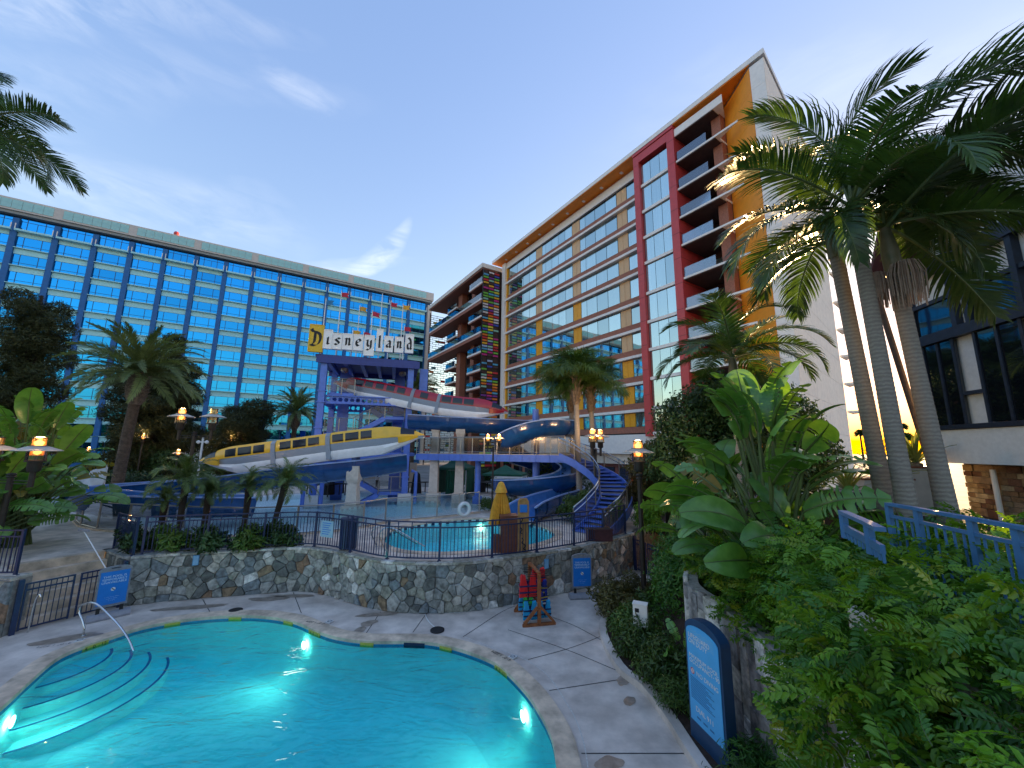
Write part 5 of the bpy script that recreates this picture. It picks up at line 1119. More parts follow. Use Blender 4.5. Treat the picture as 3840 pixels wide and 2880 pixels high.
lw = thing('stone_pier_wall', 'pale rubble stone wall left of the double gate', 'wall', (0, 0, 0))
LWA, LWB = Vector((-20.0, 10.9, 0)), Vector((-13.55, 11.35, 0)); lt_ = (LWB - LWA).normalized(); ln_ = Vector((lt_.y, -lt_.x, 0)); LWL = (LWB - LWA).length
d = MB(); v = [LWA, LWB, LWB - ln_ * 0.45, LWA - ln_ * 0.45]; d.prism([(p.x, p.y) for p in v], -0.05, 1.4); d.build('mortar_bed', 'mortar', lw)
rubble(lw, LWL, 1.4, lambda s: (LWA + lt_ * s, lt_, ln_), 70, seed=9)
for k in range(9):
    a = LWA + lt_ * (LWL * k / 9 + 0.005); b = LWA + lt_ * (LWL * (k + 1) / 9 - 0.005); v = [a + ln_ * 0.07, b + ln_ * 0.07, b - ln_ * 0.43, a - ln_ * 0.43]
    MB().prism([(p.x, p.y) for p in v], 1.404, 1.48).build('cap_stone', 'stone3' if k % 2 else 'stone7', lw)
fence([LWA + Vector((0, 0.2, 0)), LWB + Vector((-0.25, 0.2, 0))], 1.48, 'short navy picket fence on the left stone pier')
RA, RB_ = Vector((-14.05, 14.3, 0)), Vector((-12.55, 13.45, 0)); rt = (RB_ - RA).normalized(); rn = Vector((rt.y, -rt.x, 0))
rw = thing('return_wall', 'short dark stone side wall of the left steps', 'wall', (0, 0, 0))
MB().prism([(p.x, p.y) for p in (RA, RB_, RB_ - rn * 0.35, RA - rn * 0.35)], 0.0, 1.42).build('mortar_bed', 'mortar', rw)
rubble(rw, (RB_ - RA).length, 1.4, lambda s: (RA + rt * s, rt, rn), 16, seed=14)
MB().prism([(p.x, p.y) for p in (RA + rn * 0.06, RB_ + rn * 0.06, RB_ - rn * 0.36, RA - rn * 0.36)], 1.424, 1.49).build('cap_stone', 'stone2', rw)
fence([RA - rn * 0.15, RB_ - rn * 0.15], 1.49, 'short navy fence return above the left steps', pick=0.11)
# ------------------------------------------------------------------ blue notice boards
mat('sign_blue', (0.01, 0.18, 0.60), 0.4, var=0.05); mat('sign_grey', (0.20, 0.22, 0.25), 0.5, var=0.15, scale=10); mat('base_grey', (0.30, 0.30, 0.33), 0.6, var=0.12, scale=6); mat('pale_text', (0.55, 0.72, 0.85), 0.5, var=0); mat('rubber', (0.012, 0.012, 0.013), 0.6, var=0)
def notice(label, loc, rz, tilt=0.0):
    t_ = thing('notice_board', label, 'sign', loc, rz, 'blue pool closure boards')
    b = MB(); pr = [(-0.14, 0.0), (0.14, 0.0), (0.16, 0.06), (0.12, 0.15), (0.05, 0.18), (-0.05, 0.18), (-0.12, 0.15), (-0.16, 0.06)]
    b.sweep([(-0.46, 0, 0), (-0.40, 0, 0), (0.40, 0, 0), (0.46, 0, 0)], pr); b.build('base', 'base_grey', t_, smooth=True)
    for x in (-0.25, 0.25): MB().box(x - 0.04, x + 0.04, -0.03, 0.03, 0.17, 0.34).build('foot_spring', 'rubber', t_)
    w_ = 0.36; out = [(-w_, 0.33), (w_, 0.33), (w_, 1.36)] + [(w_ * math.cos(a) , 1.36 + 0.12 * math.sin(a)) for a in [math.pi * i / 12 for i in range(1, 12)]] + [(-w_, 1.36)]
    ho = [(0.12 * math.cos(a), 1.415 + 0.022 * math.sin(a)) for a in [2 * math.pi * i / 16 for i in range(16)]]
    fl = [Vector((x, y, 0)) for x, y in out]; tri = tessellate_polygon([fl, [Vector((x, y, 0)) for x, y in ho]]); allp = out + ho
    d = MB()
    for yy in (-0.03, 0.03): d.add([(x, yy, z) for x, z in allp], [t if yy > 0 else t[::-1] for t in tri])
    m = len(out); d.add([(x, -0.03, z) for x, z in out] + [(x, 0.03, z) for x, z in out], [(i, (i + 1) % m, m + (i + 1) % m, m + i) for i in range(m)])
    d.add([(x, -0.03, z) for x, z in ho] + [(x, 0.03, z) for x, z in ho], [(i, (i + 1) % 16, 16 + (i + 1) % 16, 16 + i) for i in range(16)])
    d.build('frame', 'sign_grey', t_)
    p = MB().box(-0.315, 0.315, -0.04, -0.032, 0.40, 1.33).build('panel', 'sign_blue', t_)
    text('THIS POOL IS\nTEMPORARILY\nUNAVAILABLE', 'lettering', 'pale_text', p, (0, -0.0425, 1.10), (R(90), 0, 0), 0.085, extrude=0.001, line=0.95)
    text('PLEASE SEE A NEARBY\nCAST MEMBER\nFOR ASSISTANCE' if False else '- - -- ---- - ------\n- ---- - ------\n-- - ----', 'small_print', 'pale_text', p, (0, -0.0425, 0.56), (R(90), 0, 0), 0.05, extrude=0.001)
    q = [(0.05 * math.cos(2 * math.pi * i / 20), -0.0425, 0.82 + 0.05 * math.sin(2 * math.pi * i / 20)) for i in range(20)]; MB().add(q, [tuple(range(20))]).build('symbol_disc', 'white_paint', p)
    MB().add([(-0.04, -0.0445, 0.85), (-0.028, -0.0445, 0.862), (0.04, -0.0445, 0.79), (0.028, -0.0445, 0.778)], [(0, 1, 2, 3)]).build('symbol_slash', 'ink', p)
    q = [(-0.03, -0.0435, 0.80), (0.032, -0.0435, 0.80), (0.01, -0.0435, 0.825), (-0.012, -0.0435, 0.812)]; MB().add(q, [(0, 1, 2, 3)]).build('symbol_figure', 'sign_blue', p)
g = G(2183, 2243, 0); notice('blue pool closure board on grey base beside the stone wall at right', (g.x, g.y, 0), R(8))
g = G(405, 2318, 0); notice('blue pool closure board standing beside the left double gate', (g.x, g.y, 0), R(50))
# ------------------------------------------------------------------ vest rack and swim vests
mat('rack_wood', (0.30, 0.10, 0.03), 0.6, var=0.3, scale=9)
rk0, rk1 = G(2022, 2346, 0), G(1985, 2290, 0); rk0.z = rk1.z = 0; ra = math.atan2(rk1.y - rk0.y, rk1.x - rk0.x); RL = (rk1 - rk0).length
rk = thing('vest_rack', 'brown wooden swim vest rack with triangular feet by the stone wall', 'rack', rk0, ra)
for x in (0.0, RL):
    MB().box(x - 0.045, x + 0.045, -0.045, 0.045, 0, 1.42).build('upright', 'rack_wood', rk)
    MB().box(x - 0.045, x + 0.045, -0.5, 0.5, 0.0, 0.07).build('foot', 'rack_wood', rk)
    for s in (-1, 1): MB().beam((x, s * 0.46, 0.07), (x, s * 0.05, 0.50), 0.07, 0.08, (1, 0, 0)).build('foot_brace', 'rack_wood', rk)
MB().box(0.0, RL, -0.05, 0.05, 1.425, 1.47).build('top_rail', 'rack_wood', rk)
for z in (1.3, 0.95, 0.72):
    for i in range(6):
        x = 0.12 + (RL - 0.24) * i / 5; MB().tube([(x, -0.34, z + 0.03), (x, 0.34, z + 0.03)], 0.009, 6).build('peg', 'rubber', rk)
VC = {'red': (0.62, 0.012, 0.015), 'green': (0.04, 0.45, 0.06), 'blue': (0.015, 0.33, 0.62), 'navy': (0.01, 0.02, 0.22)}
for k_, c in VC.items(): mat('vest_' + k_, c, 0.7, var=0.12, scale=9)
mat('strap_navy', (0.008, 0.012, 0.08), 0.6, var=0); mat('strap_yellow', (0.6, 0.45, 0.04), 0.6, var=0)
def vest(kind, label, lx, ly, z, sc, rz=0.0, strap='strap_navy'):
    w = rk.matrix_basis @ Vector((lx, ly, z)); t_ = thing('swim_vest', label, 'vest', w, ra + R(-90) + rz, 'swim vests hanging on the rack')
    half = [(0.015, 0.25), (0.05, 0.36), (0.075, 0.50), (0.17, 0.52), (0.20, 0.45), (0.185, 0.36), (0.21, 0.28), (0.215, 0.0), (0.015, 0.0)]
    for s in (1, -1):
        d = MB(); n_ = len(half); v = []
        for yy, k in ((-0.05, 0.93), (-0.03, 1.0), (0.03, 1.0), (0.05, 0.93)): v += [(s * ((x - 0.1) * k + 0.1) * sc, yy * sc, ((y - 0.26) * k + 0.26 - 0.52) * sc) for x, y in half]
        f = [tuple(range(n_)) if s < 0 else tuple(range(n_ - 1, -1, -1)), tuple(3 * n_ + i for i in (range(n_ - 1, -1, -1) if s < 0 else range(n_)))]
        f += [(r_ * n_ + i, r_ * n_ + (i + 1) % n_, (r_ + 1) * n_ + (i + 1) % n_, (r_ + 1) * n_ + i) for r_ in range(3) for i in range(n_)]
        d.add(v, f).build('front_half', 'vest_' + kind, t_, smooth=True, ang=45)
    MB().box(-0.17 * sc, 0.17 * sc, 0.055 * sc, 0.11 * sc, -0.50 * sc, -0.17 * sc).build('back_panel', 'strap_navy', t_)
    for z_ in (-0.42, -0.28): MB().box(-0.212 * sc, 0.212 * sc, -0.062 * sc, 0.115 * sc, z_ * sc, (z_ + 0.035) * sc).build('strap', strap, t_)
vest('red', 'large red swim vest hanging on the left side of the rack', 0.35, 0.25, 1.33, 1.25); vest('red', 'red swim vest at the upper right back of the rack', 0.75, -0.20, 1.38, 1.1, R(10))
vest('navy', 'navy swim vest hanging behind the rack upright', 0.45, -0.20, 1.12, 0.9, 0, 'strap_yellow'); vest('green', 'bright green swim vest in the middle of the rack', 0.34, 0.25, 0.78, 0.72)
vest('blue', 'light blue swim vest low on the left side of the rack', 0.2, 0.22, 0.48 + 0.14, 1.0); vest('blue', 'light blue swim vest low on the right side of the rack', 0.25, -0.24, 0.60, 0.95)
vest('navy', 'small navy vest with yellow straps above the right light blue vest', 0.30, -0.24, 0.82, 0.6, R(15), 'strap_yellow'); vest('blue', 'light blue swim vest hidden at the far left of the rack', 0.75, 0.24, 0.66, 0.95)
# ------------------------------------------------------------------ deck drain lid and cable
g = G(1640, 2365, 0); tag(MB().lathe([(0.2, 0), (0.2, 0.03), (0.17, 0.045)], 20).build('drain_lid', 'rubber', None, loc=(g.x, g.y, 0.002)), 'dark round drain lid lying on the deck before the stone wall', 'lid')
g = G(882, 2290, 0); tag(MB().lathe([(0.2, 0), (0.2, 0.02), (0.17, 0.03)], 20).build('drain_lid', 'rubber', None, loc=(g.x, g.y, 0.002)), 'dark round drain lid by the far left pool coping', 'lid')
cb = [G(x, y, 0.012) for x, y in [(1594, 2303), (1600, 2318), (1612, 2335), (1628, 2350), (1634, 2360)]]; tag(MB().tube(catmull(cb, 5), 0.012, 6).build('white_cable', 'white_paint', None), 'thin white cable running from the wall to a drain lid', 'cable')
# ------------------------------------------------------------------ pool hand rails
def vplane(B0, E0): t = (E0 - B0); t.z = 0; t.normalize(); return Vector((t.y, -t.x, 0))
def prail(pxs, B0, E0, label, r=0.024):
    n_ = vplane(B0, E0); pts = [PL(x, y, B0, n_) for x, y in pxs]; o0 = Vector((pts[0].x, pts[0].y, 0))
    t_ = thing('pool_handrail', label, 'handrail', o0, 0, 'steel pool handrails'); MB().tube([p - o0 for p in catmull(pts, 7)], r, 10).build('bent_tube', 'steel', t_, smooth=True)
    MB().lathe([(0.055, 0), (0.055, 0.012), (0.03, 0.02)], 14).build('floor_flange', 'steel', t_, loc=pts[0] - o0)
prail([(311, 2384), (316, 2356), (309, 2325), (298, 2298), (301, 2275), (318, 2262), (342, 2259), (368, 2269), (405, 2302), (449, 2349), (483, 2400), (502, 2446)], G(311, 2384, 0), G(502, 2446, -0.13), 'bright steel handrail arching over the pool entry steps')
def up(p): return p
B0, E0 = G(1444, 2066, 1.5), G(1596, 2072, 1.4)
prail([(1444, 2066), (1432, 2035), (1424, 2012), (1428, 1992), (1446, 1980), (1475, 1982), (1520, 2005), (1560, 2030), (1594, 2050)], B0, E0, 'nearer bent steel handrail at the left end of the upper pool')
B0, E0 = G(1412, 2050, 1.5), G(1575, 2040, 1.4)
prail([(1412, 2050), (1402, 2025), (1394, 2005), (1398, 1988), (1412, 1976), (1440, 1974), (1490, 1998), (1562, 2040)], B0, E0, 'farther bent steel handrail at the left end of the upper pool')
a, b = YP(425, 2180, 12.75), YP(314, 1990, 13.2)
bs = thing('pool_brush', 'long pole pool brush leaning against the left gate', 'pool brush', a); d_ = b - a
MB().tube([(0, 0, 0), d_], 0.016, 8).build('pole', 'white_paint', bs); MB().box(-0.23, 0.23, -0.03, 0.03, -0.02, 0.05).build('brush_head', 'base_grey', bs, loc=d_, rz=R(-15))
B0 = G(103, 2372, 0); t_ = thing('grab_post', 'slim steel grab post before the left gate', 'handrail', B0); H_ = 1.0
MB().tube(catmull([(0, 0, 0), (0.02, 0, 0.5), (0.05, 0, 0.86), (0.12, 0.0, 0.97), (0.17, 0, 0.9)], 5), 0.022, 8).build('bent_tube', 'steel', t_, smooth=True)
# ------------------------------------------------------------------ lamp posts
mat('lamp_dark', (0.035, 0.028, 0.022), 0.5, var=0.2, scale=8, metal=0.3); mat('lamp_shade', (0.46, 0.42, 0.36), 0.4, var=0.1, scale=5)
glassmat('lamp_glass', (1, 1, 1), 0.08, 0.05, (0.92, 0.88, 0.80)); mat('lamp_core', (0.9, 0.6, 0.3), 0.5, var=0, emit=(1.0, 0.50, 0.16), estr=0.9)
glassmat('lamp_diffuser', (1.0, 0.8, 0.5), 0.2, 0.3, (0.9, 0.72, 0.45))
def lamp_head(parent, c, s, lit=True, energy=25):
    c = Vector(c); h = MB()
    h.lathe([(0.12 * s, -0.30 * s), (0.16 * s, -0.24 * s), (0.16 * s, 0.0), (0.235 * s, 0.0), (0.235 * s, 0.05 * s), (0.05 * s, 0.06 * s)], 18, c); o = h.build('lamp_housing', 'lamp_dark', parent, smooth=True)
    MB().lathe([(0.225 * s, 0.055 * s), (0.225 * s, 0.50 * s)], 20, c).build('glass_cylinder', 'lamp_glass', o, smooth=True)
    MB().lathe([(0.15 * s, 0.20 * s), (0.15 * s, 0.72 * s)], 18, c).build('diffuser', 'lamp_diffuser', o, smooth=True)
    MB().lathe([(0.16 * s, 0.44 * s), (0.54 * s, 0.33 * s), (0.54 * s, 0.35 * s), (0.16 * s, 0.50 * s)], 26, c).build('disc_shade', 'lamp_shade', o, smooth=True, ang=20)
    MB().lathe([(0.17 * s, 0.72 * s), (0.17 * s, 0.75 * s), (0.02 * s, 0.77 * s)], 18, c).build('cap', 'lamp_dark', o)
    if lit:
        MB().lathe([(0.02 * s, 0.22 * s), (0.085 * s, 0.26 * s), (0.085 * s, 0.52 * s), (0.11 * s, 0.6 * s), (0.02 * s, 0.68 * s)], 12, c).build('glowing_core', 'lamp_core', o, smooth=True)
        l = bpy.data.lights.new('lamp_light', 'POINT'); l.energy = energy; l.color = (1.0, 0.6, 0.28); l.shadow_soft_size = 0.12; lo = bpy.data.objects.new('lamp_light', l); COL.objects.link(lo); lo.parent = parent; lo.location = c + Vector((0, 0, 0.8 * s))
    else: MB().lathe([(0.05 * s, 0.1 * s), (0.05 * s, 0.6 * s)], 10, c).build('bulb_stem', 'lamp_dark', o)
def lamppost(label, loc, H_, heads, s=1.0, rz=0.0, arm_z=None):
    t_ = thing('lamp_post', label, 'lamp post', loc, rz, 'lamp posts round the pools'); top = H_ - (0.36 * s)
    MB().tube([(0, 0, 0), (0, 0, 0.5), (0, 0, 0.52), (0, 0, top)], [0.12 * s, 0.11 * s, 0.085 * s, 0.075 * s], 12).build('pole', 'lamp_dark', t_, smooth=True)
    for z in (top * 0.985, top * 0.96): MB().lathe([(0.1 * s, -0.03), (0.12 * s, 0), (0.1 * s, 0.03)], 12, (0, 0, z)).build('pole_collar', 'lamp_dark', t_)
    for x, y, lit in heads:
        if abs(x) + abs(y) > 0.01:
            for dz_ in (0.0, 0.09 * s): MB().tube([(0, 0, top - 0.22 * s - dz_), (x, y, top - 0.22 * s - dz_)], 0.016 * s, 8).build('arm', 'lamp_dark', t_)
            MB().tube([(x, y, top - 0.4 * s), (x, y, top + 0.1 * s)], 0.07 * s, 10).build('arm_end', 'lamp_dark', t_)
        lamp_head(t_, (x, y, H_), s, lit)
p = YP(2395, 1735, 13.6); lamppost('near right lamp post with one glowing lantern in the hedge', (p.x, p.y, 0.1), p.z - 0.1, [(0, 0, True)], 1.0)
p = YP(2232, 1660, 22.0); lamppost('double lamp post with glowing lanterns behind the curved stair', (p.x, p.y, 1.5), p.z - 1.5, [(-0.16, -0.05, True), (0.36, 0.3, True)], 0.98)
p = YP(1850, 1660, 22.0); lamppost('double lamp post with glowing lanterns in front of the footbridge', (p.x, p.y, 1.5), p.z - 1.5, [(-0.31, 0, True), (0.33, 0, True)], 0.62)
p = YP(735, 1590, 18.0); lamppost('double lamp post left of the tower with only its left lantern lit', (p.x, p.y, 1.5), p.z - 1.5, [(-0.72, 0, True), (0.72, 0.05, False)], 0.95)
p = YP(55, 1730, 12.4); lamppost('lamp post at the left edge with one glowing lantern on an arm', (p.x, p.y, 1.5), p.z - 1.5, [(0.95, -0.25, True), (-0.95, 0.2, False)], 1.0)
for px, py, yy, lb in ((535, 1652, 33, 'small far lantern glowing before the dark shrubs left of the date palm trunk'), (330, 1700, 36, 'small far lantern glowing above the white tarp'), (666, 1712, 32, 'small far lantern glowing behind the left slide palms'), (865, 1662, 36, 'small far lantern glowing above the yellow train')):
    p = YP(px, py, yy); lamppost(lb, (p.x, p.y, 1.45), p.z - 1.45, [(0, 0, True)], 0.75)
# white poles with round twin fittings
for px, y0, y1, yy, lb in ((1502, 1690, 1800, 33, 'white pole with twin round fittings beside the slide tower'), (760, 1655, 1740, 30, 'white pole with twin round fittings left of the yellow train')):
    a = YP(px, y0, yy); t_ = thing('twin_light_pole', lb, 'light pole', (a.x, a.y, 1.45)); H_ = a.z - 1.45 + 0.3
    MB().tube([(0, 0, 0), (0, 0, H_)], 0.07, 10).build('pole', 'white_paint', t_); MB().tube([(-0.3, 0, H_ - 0.35), (0.3, 0, H_ - 0.35)], 0.04, 8).build('arm', 'white_paint', t_)
    for s in (-1, 1): MB().lathe([(0.02, -0.14), (0.13, -0.06), (0.13, 0.06), (0.02, 0.13)], 12, (s * 0.32, 0, H_ - 0.35)).build('globe', 'white_paint', t_, smooth=True)
# ------------------------------------------------------------------ closed parasol, lifeguard stand, backboard, bin, ring
mat('parasol', (0.66, 0.36, 0.04), 0.8, var=0.2, scale=5, bump=0.2, bscale=20); mat('cabinet', (0.17, 0.055, 0.028), 0.5, var=0.2, scale=6); mat('plywood', (0.42, 0.24, 0.08), 0.6, var=0.2, scale=7)
Yu = 15.1; pt, pb = YP(1887, 1806, Yu), YP(1877, 1965, Yu); um = thing('closed_parasol', 'folded yellow parasol standing in the brown lifeguard cabinet', 'parasol', (pb.x, pb.y, 1.5)); zb, zt = pb.z - 1.5, pt.z - 1.5
MB().tube([(0, 0, 0.4), (0, 0, zt)], 0.025, 8).build('pole', 'plywood', um)
d = MB(); rnd = random.Random(3); K = 40; prof = [(0.44, zb), (0.41, zb + 0.12), (0.36, zb + 0.45), (0.27, zb + 0.85), (0.17, zt - 0.42), (0.13, zt - 0.30)]
v = []
ph = [rnd.uniform(0.75, 1.15) for _ in range(K // 2)]
for r_, z in prof:
    for k in range(K): a = 2 * math.pi * k / K; q = r_ * (1.0 if k % 2 else 0.72) * (0.9 + 0.14 * ph[k // 2]); v.append((q * math.cos(a), q * math.sin(a), z + (0.05 * (ph[k // 2] - 1) if z == zb else 0)))
d.add(v, [(i * K + k, i * K + (k + 1) % K, (i + 1) * K + (k + 1) % K, (i + 1) * K + k) for i in range(len(prof) - 1) for k in range(K)]); d.build('folded_canopy', 'parasol', um, smooth=True, ang=50)
MB().lathe([(0.235, zt - 0.40), (0.21, zt - 0.30), (0.10, zt - 0.04), (0.03, zt)], 8).build('top_cap', 'parasol', um)
cbx, cbz = G(1895, 2074, 1.5), 0
lc = thing('lifeguard_cabinet', 'brown cabinet with side step at the near edge of the upper pool', 'cabinet', (cbx.x, cbx.y, 1.5), R(6))
MB().box(-0.18, 0.42, 0.0, 0.55, 0, 1.22).build('carcass', 'cabinet', lc); MB().box(-0.42, -0.19, 0.02, 0.5, 0, 0.55).build('side_step', 'cabinet', lc); MB().box(-0.205, 0.445, -0.02, 0.57, 1.222, 1.26).build('worktop', 'cabinet', lc)
for z0, z1 in ((0.05, 0.6), (0.63, 1.18)): MB().box(-0.14, 0.38, -0.022, -0.003, z0, z1).build('door', 'cabinet', lc)
MB().box(0.46, 0.62, 0.05, 0.2, 0, 1.78).build('backing_post', 'cabinet', lc)
bk = G(1955, 2072, 1.5); bo = thing('rescue_backboard', 'tall tan rescue backboard with blue head block beside the cabinet', 'backboard', (bk.x + 0.06, bk.y, 1.5), R(6))
pr = [(-0.19, 0.0), (0.19, 0.0), (0.20, 0.3), (0.205, 1.4), (0.2, 1.75), (0.13, 1.86), (-0.13, 1.86), (-0.2, 1.75), (-0.205, 1.4), (-0.20, 0.3)]
d = MB(); m = len(pr); d.add([(x, -0.02, z) for x, z in pr] + [(x, 0.02, z) for x, z in pr], [tuple(range(m)), tuple(range(2 * m - 1, m - 1, -1))] + [(i, m + i, m + (i + 1) % m, (i + 1) % m) for i in range(m)]); d.build('board', 'plywood', bo)
MB().box(-0.13, 0.13, -0.09, -0.022, 1.38, 1.64).build('head_block', 'sign_blue', bo); MB().tube(catmull([(-0.12, -0.05, 1.66), (-0.13, -0.05, 1.80), (0, -0.05, 1.83), (0.13, -0.05, 1.80), (0.12, -0.05, 1.66)], 4), 0.018, 8).build('grip', 'plywood', bo)
for z, x in ((1.2, -0.08), (0.85, -0.1), (0.5, -0.05), (0.3, 0.02)): MB().tube(catmull([(x, -0.03, z), (x + 0.05, -0.05, z - 0.07), (x, -0.05, z - 0.16), (x + 0.06, -0.03, z - 0.2)], 4), 0.018, 6).build('strap', 'rubber', bo)
bn_ = G(1297, 2062, 1.5); bi = thing('litter_bin', 'navy slatted litter bin behind the picket fence', 'bin', (bn_.x, bn_.y + 0.15, 1.5))
MB().lathe([(0.24, 0.05), (0.26, 0.1), (0.26, 1.0), (0.2, 1.02)], 20).build('liner', 'navytile', bi)
for k in range(22): a = 2 * math.pi * k / 22; MB().box(-0.028, 0.028, -0.01, 0.01, 0.03, 1.02).build('slat', 'navy', bi, loc=(0.285 * math.cos(a), 0.285 * math.sin(a), 0), rz=a + math.pi / 2)
MB().lathe([(0.31, 1.02), (0.31, 1.08), (0.2, 1.10)], 20).build('rim', 'navy', bi)
lr = YP(1741, 1910, 21.3); ri = thing('life_ring', 'white life ring hanging on the glass fence', 'life ring', lr, R(35))
MB().tube([(0.30 * math.cos(R(a)), 0, 0.30 * math.sin(R(a))) for a in range(0, 361, 12)], 0.085, 12, cap=False).build('ring', 'white_paint', ri, smooth=True)
MB().tube([(0.42 * math.cos(R(a)), 0.02, 0.42 * math.sin(R(a)) - 0.02) for a in range(0, 361, 15)], 0.01, 6, cap=False).build('grab_rope', 'white_paint', ri)
pb_ = G(2255, 2035, 1.5); pbx = thing('planter_box', 'small dark red planter box at the foot of the curved stair', 'planter', (pb_.x, pb_.y + 0.4, 1.5), R(4))
pbm = mat('planter_maroon', (0.07, 0.025, 0.03), 0.6, var=0.2)
MB().box(-0.5, 0.5, -0.22, 0.22, 0, 0.42).build('box', 'planter_maroon', pbx); MB().box(-0.53, 0.53, -0.25, 0.25, 0.422, 0.46).build('rim', 'planter_maroon', pbx); MB().box(-0.49, 0.49, -0.21, 0.21, 0.462, 0.47).build('soil_top', 'soil', pbx)
nb = G(1460, 2015, 1.5)
nt_ = YP(1455, 2130, 14.3)
ng = thing('fence_notice', 'small pale blue notice hung on the navy fence near the palms', 'sign', (*WALL[int(len(WALL) * 0.30)][:2], WH + 0.75), math.atan2(wall_at(WL * 0.30)[1].y, wall_at(WL * 0.30)[1].x)); p, tg, nn = wall_at(WL * 0.30)
mat('notice_pale', (0.30, 0.50, 0.62), 0.5, var=0.05)
MB().box(-0.3, 0.3, 0.03, 0.05, -0.28, 0.28).build('board', 'notice_pale', ng)
for k in range(6): MB().box(-0.22, 0.2 - 0.05 * (k % 3), 0.024, 0.029, 0.19 - 0.075 * k, 0.215 - 0.075 * k).build('text_line', 'sign_blue', ng)
# ------------------------------------------------------------------ things beyond the bridge
mat('tent_green', (0.012, 0.10, 0.055), 0.7, var=0.15, scale=2); mat('black_stuff', (0.015, 0.015, 0.017), 0.6, var=0.3, scale=5)
def tent(label, c, wx, wy, ze, za, curtain):
    t_ = thing('canopy_tent', label, 'tent', (c[0], c[1], 1.5), R(-12), 'green canopy tents'); x, y = wx / 2, wy / 2
    for sx in (-1, 1):
        for sy in (-1, 1): MB().box(sx * x - 0.03, sx * x + 0.03, sy * y - 0.03, sy * y + 0.03, 0, ze).build('leg', 'white_paint', t_)
    b = [(-x - .08, -y - .08), (x + .08, -y - .08), (x + .08, y + .08), (-x - .08, y + .08)]; zm = ze + (za - ze) * 0.32
    m_ = [(q[0] * 0.5, q[1] * 0.5) for q in b]
    d = MB(); d.add([(q[0], q[1], ze - 0.18) for q in b] + [(q[0], q[1], ze) for q in b] + [(q[0], q[1], zm) for q in m_] + [(0, 0, za)], [(i, (i + 1) % 4, 4 + (i + 1) % 4, 4 + i) for i in range(4)] + [(4 + i, 4 + (i + 1) % 4, 8 + (i + 1) % 4, 8 + i) for i in range(4)] + [(8 + i, 8 + (i + 1) % 4, 12) for i in range(4)]); d.build('canopy', 'tent_green', t_)
    if curtain:
        d = MB(); v = []
        for i in range(25): a = -x * 0.45 + (1.45 * x) * i / 24; v += [(a, -y + 0.06 * math.sin(i * 1.9), 0.05), (a, -y + 0.03 * math.sin(i * 1.9), ze - 0.2)]
        d.add(v, [(2 * i, 2 * i + 2, 2 * i + 3, 2 * i + 1) for i in range(24)]); d.build('curtain', 'tent_green', t_)
        for sx in (-1, 1): MB().box(sx * x - 0.01, sx * x + 0.01, -y, y, 0.05, ze - 0.2).build('curtain', 'tent_green', t_)
c = G(1704, 1856, 1.5); tent('green pop-up tent with hanging curtain under the footbridge', (c.x, c.y + 1.0), 2.3, 2.2, 2.1, 3.1, True)
c = YP(1895, 1775, 38); tent('green pop-up canopy behind the spiral slide', (c.x, c.y), 3.6, 3.0, c.z - 1.5, c.z - 0.7, False)
c = G(1737, 1858, 1.5); ch = thing('folding_chair', 'white folding chair beside the green tent', 'chair', (c.x, c.y - 0.5, 1.5), R(-40))
for x in (-0.2, 0.2): MB().beam((x, -0.2, 0), (x, 0.14, 0.85), 0.03, 0.035).build('leg', 'white_paint', ch); MB().beam((x * 0.88, 0.2, 0), (x * 0.88, -0.2, 0.46), 0.03, 0.035).build('leg', 'white_paint', ch)
MB().box(-0.2, 0.2, -0.22, 0.16, 0.44, 0.47).build('seat', 'white_paint', ch); MB().box(-0.19, 0.19, 0.06, 0.09, 0.66, 0.84).build('backrest', 'white_paint', ch)
bw = YP(1460, 1770, 36); bd_ = thing('welcome_board', 'large white board with dark lettering behind the slide tower', 'board', (bw.x, bw.y, 1.5), R(10)); zc_ = bw.z - 1.5
MB().box(-0.85, 0.85, -0.03, 0.03, zc_ - 0.75, zc_ + 0.75).build('board', 'white_paint', bd_); text('WELCOME TO', 'lettering', 'ink', bd_, (0, -0.034, zc_ + 0.32), (R(90), 0, 0), 0.14, extrude=0.001); text('DISNEYLAND HOTEL', 'lettering', 'ink', bd_, (0.0, -0.034, zc_ + 0.08), (R(90), 0, 0), 0.19, extrude=0.001)
for x in (-0.8, 0.8): MB().box(x - 0.03, x + 0.03, 0.035, 0.09, 0, zc_ + 0.7).build('leg', 'brushed', bd_)
lw_ = YP(1478, 1790, 34.5); ld = thing('step_ladder', 'red folding step ladder in front of the white board', 'ladder', (lw_.x, lw_.y, 1.5), R(10)); mat('ladder_red', (0.45, 0.03, 0.05), 0.5, var=0.1)
hl = YP(1478, 1748, 34.5).z - 1.5
for s in (-1, 1):
    for q in (-1, 1): MB().beam((s * 0.32, q * 0.4, 0), (s * 0.13, 0, hl), 0.05, 0.07).build('rail', 'ladder_red', ld)
for k in range(1, 9): t = k / 9; w2 = 0.32 - 0.19 * t; MB().box(-w2, w2, -0.4 * (1 - t) - 0.04, -0.4 * (1 - t) + 0.04, hl * t, hl * t + 0.03).build('step', 'ladder_red', ld)
